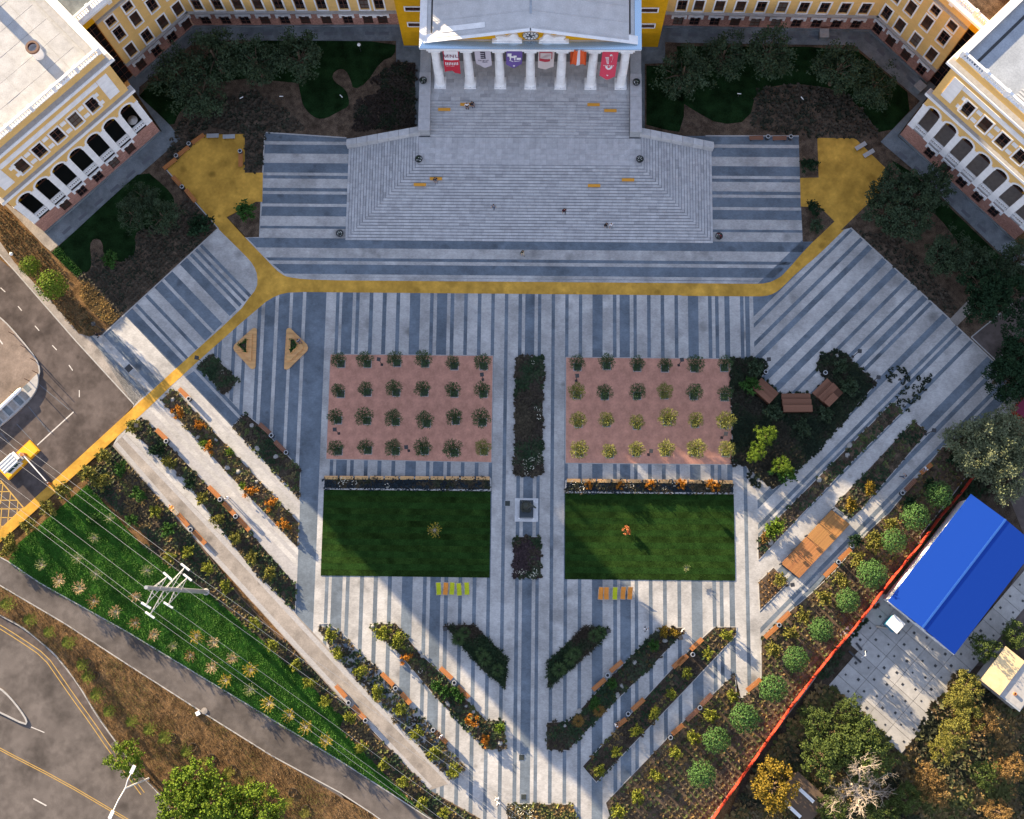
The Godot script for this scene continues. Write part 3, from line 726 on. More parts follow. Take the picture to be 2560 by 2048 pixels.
func portico() -> void:
	var x0 := -0.48
	var P := thing("portico", "white columned portico with a grey gable roof over the staircase", "building", "", Vector3(x0, 3.7, -68.0))
	# seven columns
	var cm := ms()
	cm.lathe([Vector2(0.70, 0.3), Vector2(0.70, 0.45), Vector2(0.62, 0.5), Vector2(0.58, 0.62), Vector2(0.58, 3.5), Vector2(0.555, 6.5), Vector2(0.50, 9.75), Vector2(0.56, 9.85), Vector2(0.66, 10.0), Vector2(0.72, 10.1)], Vector3.ZERO, 28)
	var cmesh := cm.done()
	var pm := ms()
	pm.box(Vector3(-0.77, 0, -0.77), Vector3(0.77, 0.3, 0.77))
	var pmesh := pm.done()
	pm = ms()
	pm.box(Vector3(-0.74, 10.1, -0.74), Vector3(0.74, 10.35, 0.74))
	pm.box(Vector3(-1.0, 9.95, -0.5), Vector3(1.0, 10.12, 0.5))
	var amesh := pm.done()
	pm = ms()
	pm.lathe([Vector2(0.055, 0.0), Vector2(0.055, 0.02), Vector2(0, 0.02)], Vector3.ZERO, 10)
	var spot := pm.done()
	for k in 7:
		var at := Vector3((k - 3) * 3.893, 0, 0)
		var c := mi("column", cmesh, M.white, P, at)
		mi("plinth", pmesh, M.white, c)
		mi("capital", amesh, M.white, c)
		mi("floor_light", spot, M.metal_dark, c, Vector3(0, 0.3, 0.69))
	# entablature and cornice
	var b := ms()
	b.box(Vector3(-12.55, 10.35, -0.62), Vector3(12.5, 11.4, 0.62))
	b.box(Vector3(-12.5, 10.38, -30), Vector3(-11.5, 11.38, -0.62))
	b.box(Vector3(11.5, 10.38, -30), Vector3(12.5, 11.38, -0.62))
	mi("entablature", b.done(), M.white, P)
	b = ms()
	for k in 65:
		b.box(Vector3(-12.5 + k * 0.389, 11.42, 0.64), Vector3(-12.3 + k * 0.389, 11.55, 0.86))
	stuff(mi("dentils", b.done(), M.white, P))
	b = ms()
	b.box(Vector3(-13.35, 11.4, -30), Vector3(13.3, 11.78, 1.0))
	mi("cornice", b.done(), M.white, P)
	b = ms()
	# metal flashing on the ledge of the cornice: slopes outwards
	b.quad(Vector3(-13.38, 11.79, 1.04), Vector3(13.33, 11.79, 1.04), Vector3(12.9, 11.92, 0.1), Vector3(-12.9, 11.92, 0.1))
	b.quad(Vector3(13.33, 11.79, 1.04), Vector3(13.33, 11.79, -30), Vector3(12.5, 11.9, -30), Vector3(12.5, 11.92, 0.1))
	b.box(Vector3(-13.38, 11.68, 1.0), Vector3(13.33, 11.79, 1.05))
	mi("flashing", b.done(), M.flashing, P)
	b = ms()
	b.quad(Vector3(-13.38, 11.79, 1.04), Vector3(-13.38, 11.79, -30), Vector3(-12.5, 11.9, -30), Vector3(-12.5, 11.92, 0.1))
	mi("ledge", b.done(), M.white, P)
	# pediment: tympanum, raking cornice, roof
	b = ms()
	b.tri(Vector3(-12.4, 11.8, -0.15), Vector3(12.4, 11.8, -0.15), Vector3(0, 14.9, -0.15), Vector3.BACK)
	mi("tympanum", b.done(), M.plaster_ochre, P)
	b = ms()
	for s in [-1, 1]:
		var a := Vector3(12.75 * s, 11.9, 0); var e := Vector3(0, 15.05, 0)
		var u := (a - e).normalized()
		var up := Vector3(-u.y * s, absf(u.x), 0)
		for part in [[0.0, 0.22, -0.5, 0.42], [0.22, 0.34, -0.5, 0.55]]:
			var q := []
			for t in [[a, part[0], part[2]], [a, part[1], part[2]], [a, part[1], part[3]], [a, part[0], part[3]], [e, part[0], part[2]], [e, part[1], part[2]], [e, part[1], part[3]], [e, part[0], part[3]]]:
				q.append(t[0] + up * t[1] + Vector3(0, 0, t[2]))
			b.quad(q[1], q[2], q[6], q[5], up); b.quad(q[3], q[2], q[6], q[7], Vector3.BACK); b.quad(q[0], q[3], q[7], q[4], -up); b.quad(q[0], q[1], q[2], q[3], Vector3(s, 0, 0)); b.quad(q[0], q[1], q[5], q[4], Vector3.FORWARD)
	mi("raking_cornice", b.done(), M.white, P)
	b = ms()
	for s in [-1, 1]:
		b.quad(Vector3(11.75 * s, 12.5, 0.2), Vector3(11.75 * s, 12.5, -30), Vector3(0, 15.42, -30), Vector3(0, 15.42, 0.2), Vector3(0.24 * s, 0.97, 0))
		b.quad(Vector3(11.75 * s, 12.5, 0.2), Vector3(11.75 * s, 12.5, -30), Vector3(11.75 * s, 11.9, -30), Vector3(11.75 * s, 11.9, 0.2), Vector3(s, 0, 0))
	for s in [-1, 1]:
		for k in 14:   # standing seams of the sheet roof
			var z := 0.0 - k * 2.1
			var q0 := Vector3(11.7 * s, 12.52, z); var q1 := Vector3(0.15 * s, 15.4, z)
			b.quad(q0 + Vector3(0, 0.035, 0), q0 + Vector3(0, 0.035, 0.06), q1 + Vector3(0, 0.035, 0.06), q1 + Vector3(0, 0.035, 0), Vector3(0.24 * s, 0.97, 0))
			b.quad(q0 + Vector3(0, 0, 0.06), q0 + Vector3(0, 0.035, 0.06), q1 + Vector3(0, 0.035, 0.06), q1 + Vector3(0, 0, 0.06), Vector3.BACK)
	mi("roof", b.done(), M.roof_sheet, P)
	b = ms()
	b.box(Vector3(-0.14, 15.38, -30), Vector3(0.14, 15.5, -1.6))
	mi("ridge_cap", b.done(), M.roof_slate, P)
	for s in [-1, 1]:
		b = ms()
		b.box(Vector3(minf(11.85 * s, 11.98 * s), 11.9, -30), Vector3(maxf(11.85 * s, 11.98 * s), 12.35, -0.9))
		mi("gutter", b.done(), M.metal_dark, P)
	b = ms()
	b.quad(Vector3(-10.9, 12.76, -0.5), Vector3(-10.2, 12.95, -1.2), Vector3(-5.4, 14.14, -1.2), Vector3(-5.4, 14.14, -0.5), Vector3(-0.24, 0.97, 0))
	mi("roof_patch", b.done(), M.white, P, Vector3(0, 0.012, 0))
	# clock with twelve strokes and an ornament in the middle
	b = ms()
	var dial := ms()
	dial.lathe([Vector2(0.95, -0.06), Vector2(0.95, 0.06), Vector2(0, 0.06)], Vector3.ZERO, 36)
	var ck := mi("clock", dial.done(), M.plaster_yellow, P, Vector3(0, 13.15, -0.02))
	ck.rotation.x = PI / 2
	ck.material_override = M.metal_white
	for ring in [[0.9, 0.97], [0.5, 0.56]]:
		b.lathe([Vector2(ring[0], 0.06), Vector2(ring[0], 0.09), Vector2(ring[1], 0.09), Vector2(ring[1], 0.06)], Vector3.ZERO, 36)
	for k in 12:
		b.box(Vector3(-0.04, 0.06, 0.58), Vector3(0.04, 0.09, 0.88), Basis(Vector3.UP, TAU * k / 12.0))
	for k in 4:
		b.box(Vector3(-0.1, 0.07, 0.05), Vector3(0.1, 0.12, 0.45), Basis(Vector3.UP, TAU * k / 4.0 + 0.3))
	b.lathe([Vector2(0.22, 0.06), Vector2(0.16, 0.14), Vector2(0, 0.15)], Vector3.ZERO, 14)
	mi("dial_marks", b.done(), M.metal_dark, ck)
	# white relief on both sides of the clock: a stepped base, a reclining mass and a scroll
	for s in [-1, 1]:
		b = ms()
		var out := [Vector2(1.1, 0.15), Vector2(4.4, 0.15), Vector2(4.4, 0.4), Vector2(4.05, 0.5), Vector2(3.95, 0.9), Vector2(4.2, 1.25), Vector2(3.9, 1.5), Vector2(3.3, 1.45), Vector2(2.8, 1.2), Vector2(2.5, 1.45), Vector2(2.2, 2.0), Vector2(1.9, 2.0), Vector2(1.55, 1.6), Vector2(1.4, 0.8), Vector2(1.1, 0.5)]
		var poly := []
		for q in out: poly.append(Vector2(q.x * s, -q.y))
		b.prism(poly, 0.0, 0.3)
		var r := mi("relief", b.done(), M.white, P, Vector3(0, 11.75, -0.14))
		r.rotation.x = PI / 2
		b = ms()
		b.box(Vector3(minf(1.0 * s, 4.6 * s), 0.0, 0.0), Vector3(maxf(1.0 * s, 4.6 * s), 0.22, 0.5))
		mi("relief_base", b.done(), M.white, P, Vector3(0, 11.9, -0.14))
	# back wall of the porch with door openings
	b = ms()
	var holes := []
	for k in 6: holes.append(Rect2((k - 2.5) * 3.893 - 0.9, 0.0, 1.8, 4.2))
	b.wall(-12.5, 12.5, 0, 11.4, -6.2, holes, 0.4)
	mi("porch_wall", b.done(), M.plaster_yellow, P)
	for h in holes:
		b = ms()
		b.box(Vector3(h.position.x, 0.02, -6.6), Vector3(h.end.x, 4.2, -6.5))
		var d := mi("door", b.done(), M.frame_brown, P)
		b = ms()
		for q in 2:
			b.box(Vector3(h.position.x + 0.15 + q * 0.85, 0.4, -6.49), Vector3(h.position.x + 0.8 + q * 0.85, 3.9, -6.47))
		mi("door_glass", b.done(), M.glass_dark, d)
	b = ms()
	b.box(Vector3(-12.4, 11.3, -6.2), Vector3(12.4, 11.39, -0.6))
	mi("soffit", b.done(), M.white, P)
	# unseen block to the north, added and shaped to shade the portico roof
	var hall := thing("shade_block", "unseen block added behind the portico to shade its roof", "building", "", Vector3(-0.48, 0, -80.5))
	b = ms()
	b.box(Vector3(-21.5, 15.0, -20), Vector3(17.0, 24.0, 0))
	b.box(Vector3(-13.0, 0, -18), Vector3(13.0, 15.0, 2.0))
	mi("wall", b.done(), M.plaster_yellow, hall)
	b = ms()
	b.box(Vector3(-21.9, 24.0, -20.4), Vector3(17.4, 24.6, 0.4))
	mi("roof", b.done(), M.roof_pale, hall)
	# banners hanging between the columns
	banner(0, "red", Color(0.45, 0.03, 0.05), 0.0, "red banner with a white panel reading MNU and white columns below")
	banner(1, "pale", Color(0.46, 0.42, 0.46), 0.0, "pale grey banner with a dark printed emblem and a pointed end")
	banner(2, "violet", Color(0.13, 0.085, 0.26), 0.0, "violet pointed banner with white horses print")
	banner(3, "cream", Color(0.50, 0.43, 0.40), 0.0, "cream banner with a red framed panel")
	banner(4, "orange", Color(0.62, 0.10, 0.03), 0.0, "orange and white banner blown up over the cornice edge")
	banner(5, "pink", Color(0.58, 0.06, 0.10), 0.0, "long pink-red banner with a white wing emblem and pointed tip")

func banner(k: int, kind: String, c: Color, lift: float, label: String) -> void:
	var x := -0.48 + (k - 2.5) * 3.893
	var w := 0.98
	var len: float = [5.2, 4.2, 4.2, 4.6, 2.4, 6.6][k]
	var t := thing("banner", label, "banner", "", Vector3(x, 14.0, -67.75))
	var cloth := ms()
	cloth.col = c
	var point := 0.9 if kind != "red" else 0.55
	var rows := 14
	var wave := func(u: float, v: float) -> Vector3:
		var sway := sin(v * 3.0 + k) * 0.18 * v + sin(u * 2.2 + v * 5.0 + k * 1.7) * 0.10 * v
		var tip := 0.0
		if kind == "red": tip = (0.35 if u > 0.0 else -0.2) * v
		else: tip = -absf(u) * point * v
		return Vector3(u * w + 0.12 * v * sin(k * 2.0), -v * (len + tip * 0.9), 0.15 + sway + v * 0.45)
	if kind == "orange":
		wave = func(u: float, v: float) -> Vector3:
			return Vector3(u * w * (1.0 - 0.75 * maxf(0.0, v - 0.45)), -1.9 * sin(minf(v, 0.5) * PI) + maxf(0.0, v - 0.5) * 6.6, 0.2 + v * 1.9 - maxf(0.0, v - 0.62) * 3.2 + 0.12 * sin(u * 5.0 + v * 4.0))
	for i in rows:
		for j in 8:
			var u0 := -1.0 + j * 0.25; var u1 := u0 + 0.25
			var v0 := i / float(rows); var v1 := (i + 1) / float(rows)
			if kind == "orange": cloth.col = Color(0.62, 0.62, 0.66) if j in [3, 4] and i > 3 else c
			cloth.quad((wave as Callable).call(u0, v0), (wave as Callable).call(u1, v0), (wave as Callable).call(u1, v1), (wave as Callable).call(u0, v1))
	mi("cloth", cloth.done(), M.cloth, t)
	var bar := ms()
	bar.tube([Vector3(-w - 0.9, 0.02, 0.15), Vector3(w + 0.9, 0.02, 0.15)], [0.04, 0.04], 6)
	mi("hanging_bar", bar.done(), M.metal_grey, t)
	# the print, a few millimetres in front of the cloth
	var pr := ms()
	var put := func(u0: float, v0: float, u1: float, v1: float, col: Color) -> void:
		pr.col = col
		var n := 4
		for i in n:
			for j in n:
				var a := lerpf(u0, u1, i / float(n)); var b2 := lerpf(u0, u1, (i + 1) / float(n))
				var cc := lerpf(v0, v1, j / float(n)); var d := lerpf(v0, v1, (j + 1) / float(n))
				var o := Vector3(0, 0.012, 0.035)
				pr.quad((wave as Callable).call(a, cc) + o, (wave as Callable).call(b2, cc) + o, (wave as Callable).call(b2, d) + o, (wave as Callable).call(a, d) + o)
	var white := Color(0.70, 0.68, 0.68)
	if kind == "red":
		(put as Callable).call(-0.85, 0.06, 0.9, 0.42, white)
		for q in 8: (put as Callable).call(-0.78 + q * 0.21, 0.52, -0.68 + q * 0.21, 0.64, white)
		(put as Callable).call(-0.7, 0.68, 0.3, 0.69, white)
	elif kind == "pale":
		for q in 4: (put as Callable).call(-0.3, 0.1 + q * 0.1, 0.25, 0.16 + q * 0.1, Color(0.04, 0.035, 0.05))
		(put as Callable).call(0.18, 0.1, 0.3, 0.48, Color(0.04, 0.035, 0.05))
		for q in 7: (put as Callable).call(-0.65 + q * 0.19, 0.56 + 0.01 * (q % 3), -0.52 + q * 0.19, 0.6 + 0.02 * (q % 2), Color(0.08, 0.07, 0.10))
		(put as Callable).call(-0.2, 0.66, 0.5, 0.69, Color(0.10, 0.09, 0.12))
	elif kind == "violet":
		for q in [[-0.85, 0.18, -0.35, 0.36], [-0.6, 0.34, 0.05, 0.44], [-0.55, 0.42, -0.4, 0.6], [-0.1, 0.3, 0.3, 0.4], [0.0, 0.4, 0.15, 0.56], [0.3, 0.42, 0.85, 0.54], [-0.6, 0.62, -0.1, 0.66], [0.0, 0.6, 0.8, 0.63], [-0.12, 0.84, 0.12, 0.9]]: (put as Callable).call(q[0], q[1], q[2], q[3], white)
	elif kind == "cream":
		var red := Color(0.36, 0.04, 0.055)
		for q in [[-0.85, 0.1, 0.75, 0.15], [-0.85, 0.15, -0.75, 0.5], [0.65, 0.15, 0.75, 0.48], [-0.85, 0.46, 0.5, 0.6]]: (put as Callable).call(q[0], q[1], q[2], q[3], red)
		for q in 4: (put as Callable).call(-0.6 + 0.2 * q, 0.38 - 0.05 * q, 0.0 + 0.2 * q, 0.4 - 0.05 * q, Color(0.42, 0.25, 0.25))
	elif kind == "pink":
		# a wing of feathers over a curved tail
		for q in 6: (put as Callable).call(-0.55 + q * 0.06, 0.24 + q * 0.045, -0.1 + q * 0.02, 0.265 + q * 0.045, white)
		for q in 9:
			var a := -1.9 + q * 0.36
			(put as Callable).call(0.2 + 0.32 * cos(a) - 0.1, 0.30 + 0.13 * sin(a) - 0.03, 0.2 + 0.32 * cos(a) * 0.6, 0.30 + 0.13 * sin(a) + 0.03, white)
		for q in 8:
			var a := 0.4 + q * 0.34
			(put as Callable).call(0.05 + 0.35 * cos(a) - 0.12, 0.55 + 0.10 * sin(a) - 0.02, 0.05 + 0.35 * cos(a) + 0.12, 0.55 + 0.10 * sin(a) + 0.03, white)
		for q in 6: (put as Callable).call(-0.65 + q * 0.23, 0.53, -0.5 + q * 0.23, 0.57, Color(0.66, 0.45, 0.47))
		(put as Callable).call(-0.1, 0.84, 0.1, 0.87, white)
	if pr.v.size(): mi("print", pr.done(), M.cloth, t)
	if kind == "red":
		var tm := TextMesh.new()
		var sf := SystemFont.new()
		sf.font_names = PackedStringArray(["Droid Sans"])
		tm.font = sf
		tm.text = "MNU"
		tm.font_size = 64
		tm.pixel_size = 0.0145
		tm.depth = 0.01
		var p0: Vector3 = (wave as Callable).call(0.03, 0.25)
		var lt := mi("lettering", tm, M.wine, t, p0 + Vector3(0, 0, 0.10))
		lt.rotation = Vector3(-0.09, 0, 0)


var win_mesh := {}

# window kinds: outer width, outer height, frame width
func window(parent: Node3D, kind: String, left: Vector2, u: Vector2, s: float, y: float, z := 0.0) -> void:
	var sizes := {"tall": [1.62, 3.2, 0.2], "low": [1.62, 2.2, 0.2], "wide": [1.75, 3.3, 0.22], "brick": [1.3, 2.5, 0.0], "strip": [2.3, 1.15, 0.16]}
	var d: Array = sizes[kind]
	if not win_mesh.has(kind):
		var w: float = d[0] / 2; var h: float = d[1] / 2; var f: float = d[2]
		var b := ms()
		if f > 0:
			b.box(Vector3(-w, -h, 0), Vector3(-w + f, h, 0.09)); b.box(Vector3(w - f, -h, 0), Vector3(w, h, 0.09))
			b.box(Vector3(-w + f, h - f, 0), Vector3(w - f, h, 0.088)); b.box(Vector3(-w + f, -h, 0), Vector3(w - f, -h + f * 0.8, 0.12))
		else:   # a hood with a keystone and two drops
			b.box(Vector3(-1.0, h + 0.02, 0), Vector3(1.0, h + 0.34, 0.16)); b.box(Vector3(-0.2, h + 0.06, 0.16), Vector3(0.2, h + 0.5, 0.26))
			b.box(Vector3(-1.0, h - 0.5, 0), Vector3(-0.7, h + 0.02, 0.15)); b.box(Vector3(0.7, h - 0.5, 0), Vector3(1.0, h + 0.02, 0.15))
		var g := ms()
		var dz := 0.22 if kind == "strip" else 0.0
		g.box(Vector3(-w + f, -h + f, -0.24 + dz), Vector3(w - f, h - f, -0.2 + dz))
		var r := ms()
		for x in [-w + f + 0.04, 0.0, w - f - 0.04]: r.box(Vector3(x - 0.04, -h + f, -0.2 + dz), Vector3(x + 0.04, h - f, -0.14 + dz))
		for q in [-h + f + 0.05, -h * 0.30, h * 0.36, h - f - 0.05]: r.box(Vector3(-w + f, q - 0.04, -0.199 + dz), Vector3(w - f, q + 0.04, -0.145 + dz))
		win_mesh[kind] = [b.done(), g.done(), r.done()]
	var at := left + u * s + Vector2(-u.y, u.x) * z
	var o := mi("window", win_mesh[kind][0], M.white, parent, Vector3(at.x, y, at.y) - parent.position, yaw(u))
	mi("pane", win_mesh[kind][1], [M.glass_dark, M.glass_dark, M.glass_warm, M.glass_dark, M.glass_warm, M.glass_blind][rng.randi() % 6], o)
	mi("glazing_bars", win_mesh[kind][2], M.frame_brown, o)

# a flat part laid along a facade: box given by s, y and z (outwards) ranges
func lay(called: String, m: Material, parent: Node3D, left: Vector2, u: Vector2, boxes: Array) -> MeshInstance3D:
	var b := ms()
	for q in boxes: b.box(Vector3(q[0], q[2], q[4]), Vector3(q[1], q[3], q[5]))
	return mi(called, b.done(), m, parent, Vector3(left.x, 0, left.y) - parent.position, yaw(u))

func wall_part(called: String, m: Material, parent: Node3D, left: Vector2, u: Vector2, x0: float, x1: float, y0: float, y1: float, holes: Array) -> void:
	var b := ms()
	b.wall(x0, x1, y0, y1, 0.0, holes, 0.24)
	b.box(Vector3(x0, y0, -0.5), Vector3(x1, y1, -0.26))
	mi(called, b.done(), m, parent, Vector3(left.x, 0, left.y) - parent.position, yaw(u))

var bal_mesh: ArrayMesh
func balustrade(parent: Node3D, left: Vector2, u: Vector2, s0: float, s1: float, y: float, h: float, z: float, every := 0.34, posts := 2.75) -> void:
	if bal_mesh == null:
		var q := ms()
		q.lathe([Vector2(0.05, 0), Vector2(0.09, 0.22), Vector2(0.05, 0.5), Vector2(0.07, 0.68)], Vector3.ZERO, 6)
		bal_mesh = q.done()
	var b := ms()
	b.box(Vector3(s0, y, z - 0.13), Vector3(s1, y + 0.14, z + 0.13))
	b.box(Vector3(s0, y + h - 0.16, z - 0.15), Vector3(s1, y + h, z + 0.15))
	var n := int((s1 - s0) / posts)
	if posts > 0 and n > 0:
		for k in n + 1:
			var x := s0 + (s1 - s0) * k / n
			b.box(Vector3(x - 0.2, y, z - 0.2), Vector3(x + 0.2, y + h + 0.1, z + 0.2))
	var rail := mi("balustrade", b.done(), M.white, parent, Vector3(left.x, 0, left.y) - parent.position, yaw(u))
	b = ms()
	var m := int((s1 - s0) / every)
	for k in m:
		var x := s0 + (k + 0.5) * (s1 - s0) / m
		b.lathe([Vector2(0.05, 0), Vector2(0.09, (h - 0.3) * 0.3), Vector2(0.05, (h - 0.3) * 0.7), Vector2(0.07, h - 0.3)], Vector3(x, y + 0.14, z), 6)
	stuff(mi("balusters", b.done(), M.white, rail))

func wings() -> void:
	for side in ["west", "east"]:
		var w: bool = side == "west"
		var W := thing("wing_building", "yellow %s wing with brick ground floor and white framed windows beside the portico" % side, "building", "", Vector3(-40 if w else 40, 0, -78))
		var ol: Vector2 = Vector2(-53.24, -70.14) if w else Vector2(44.72, -77.51)
		var orr: Vector2 = Vector2(-45.82, -77.56) if w else Vector2(51.93, -70.05)
		var ml: Vector2 = Vector2(-45.82, -77.6) if w else Vector2(17.0, -77.95)
		var mr: Vector2 = Vector2(-17.47, -77.9) if w else Vector2(44.72, -77.55)
		for f in 2:
			var a := ol if f == 0 else ml
			var e := orr if f == 0 else mr
			var u := (e - a).normalized()
			var L := a.distance_to(e)
			var xs: Array
			if f == 0: xs = [1.65, 4.4, 7.15, 9.75] if w else [0.75, 3.12, 5.86, 8.65]
			else: xs = [1.94, 4.6, 7.23, 9.88, 12.53, 15.25, 18.1, 20.96, 23.66, 25.6] if w else [2.0, 4.18, 6.84, 9.52, 12.19, 14.89, 17.64, 20.27, 22.89, 25.5]
			var hb := []; var hy := []
			for x in xs:
				hb.append(Rect2(x - 0.65, 0.5, 1.3, 2.5))
				hy.append(Rect2(x - 0.6, 4.5, 1.2, 2.78)); hy.append(Rect2(x - 0.6, 9.0, 1.2, 2.8)); hy.append(Rect2(x - 0.6, 12.62, 1.2, 1.78))
				window(W, "brick", a, u, x, 1.75)
				window(W, "tall", a, u, x, 5.89)
				window(W, "tall", a, u, x, 10.4)
				if f == 0: window(W, "low", a, u, x, 13.51)
				lay("sill", M.apron, W, a, u, [[x - 0.75, x + 0.75, 0.38, 0.48, 0.0, 0.14]])
			if f == 1:
				for x in xs: window(W, "low", a, u, x, 13.51)
			wall_part("brick_wall", M.brick, W, a, u, 0, L, 0.42, 3.98, hb)
			wall_part("wall", M.plaster_yellow, W, a, u, 0, L, 4.2, 17.6, hy)
			lay("plinth", M.apron, W, a, u, [[0, L, 0, 0.42, -0.4, 0.12]])
			lay("ledge", M.kerb, W, a, u, [[-0.1, L + 0.1, 3.98, 4.2, -0.4, 0.36]])
			lay("string_course", M.kerb, W, a, u, [[0, L, 15.15, 15.45, 0.0, 0.3]])
			lay("cornice", M.white, W, a, u, [[-3.0 if f == 0 and w else 0.0, L + (3.0 if f == 0 and not w else 0.0), 17.6, 18.0, -0.6, 0.7]])
			var k := 0
			for x in xs:
				if k % 2 == 0: lay("white_panel", M.white, W, a, u, [[x + 0.9, x + 1.5, 16.2, 16.8, 0.0, 0.04]])
				k += 1
			balustrade(W, a, u, (-3.0 if f == 0 and w else 0.0), L + (3.0 if f == 0 and not w else 0.0), 18.0, 1.15, 0.1)
			# basement light wells in the pavement in front
			for x in xs:
				var p: Vector2 = a + u * x + Vector2(-u.y, u.x) * 1.05
				var lb := ms()
				lb.box(Vector3(-0.62, 0, -0.22), Vector3(0.62, 0.05, 0.22))
				mi("light_well", lb.done(), M.stone_joint, W, Vector3(p.x, -0.04, p.y) - W.position, yaw(u))
			if f == 0:
				# glazed stair strip between this wing and the arcaded building
				var g0 := -3.4 if w else L
				var g1 := 0.0 if w else L + 3.4
				lay("glass_wall", M.glass_dark, W, a, u, [[g0, g1, 0, 15.4, -0.9, -0.7]])
				var grid := []
				for q in 5: grid.append([g0 + q * 0.85 - 0.03, g0 + q * 0.85 + 0.03, 0, 15.4, -0.7, -0.64])
				for q in 11: grid.append([g0, g1, q * 1.5 - 0.03, q * 1.5 + 0.03, -0.7, -0.645])
				lay("glazing_bars", M.frame_brown, W, a, u, grid)
				lay("wall", M.plaster_ochre, W, a, u, [[g0, g1, 15.4, 17.6, -0.9, 0.0]])
		# yellow end block next to the portico
		var x0 := -17.47 if w else 13.0
		var x1 := -14.0 if w else 16.45
		var bb := ms()
		bb.box(Vector3(x0, 0.3, -90), Vector3(x1, 17.0, -74.92))
		mi("end_block", bb.done(), M.plaster_ochre, W, -W.position)
		bb = ms()
		bb.box(Vector3(x0 - 0.06, 0, -90), Vector3(x1 + 0.06, 0.3, -74.85))
		mi("plinth", bb.done(), M.apron, W, -W.position)
		for y in [6.3, 10.35]: window(W, "strip", Vector2(x0, -74.9), Vector2.RIGHT, 2.2 if w else 1.35, y, 0.03)
		# roof
		var poly: Array = [Vector2(-55.4, -67.9), Vector2(-45.6, -77.7), Vector2(-13.9, -78.1), Vector2(-13.9, -98), Vector2(-52, -98), Vector2(-66, -82)]
		if not w:
			poly = [Vector2(54.2, -67.9), Vector2(44.5, -77.7), Vector2(13.0, -78.1), Vector2(13.0, -98), Vector2(51, -98), Vector2(66, -82)]
		var rb := ms()
		rb.prism(poly, 17.0, 17.7)
		mi("roof", rb.done(), M.mulch if not w else M.apron, W, -W.position)
		rb = ms()
		var pp := [Vector3(poly[0].x + (2 if w else -2), 18.6, poly[0].y - 8), Vector3(poly[4].x, 18.6, poly[4].y + 4)]
		rb.tube([pp[0], pp[0] + Vector3(7 if w else -7, 0, -7)], [0.75, 0.75], 14)
		mi("duct", rb.done(), M.metal_white, W, -W.position)

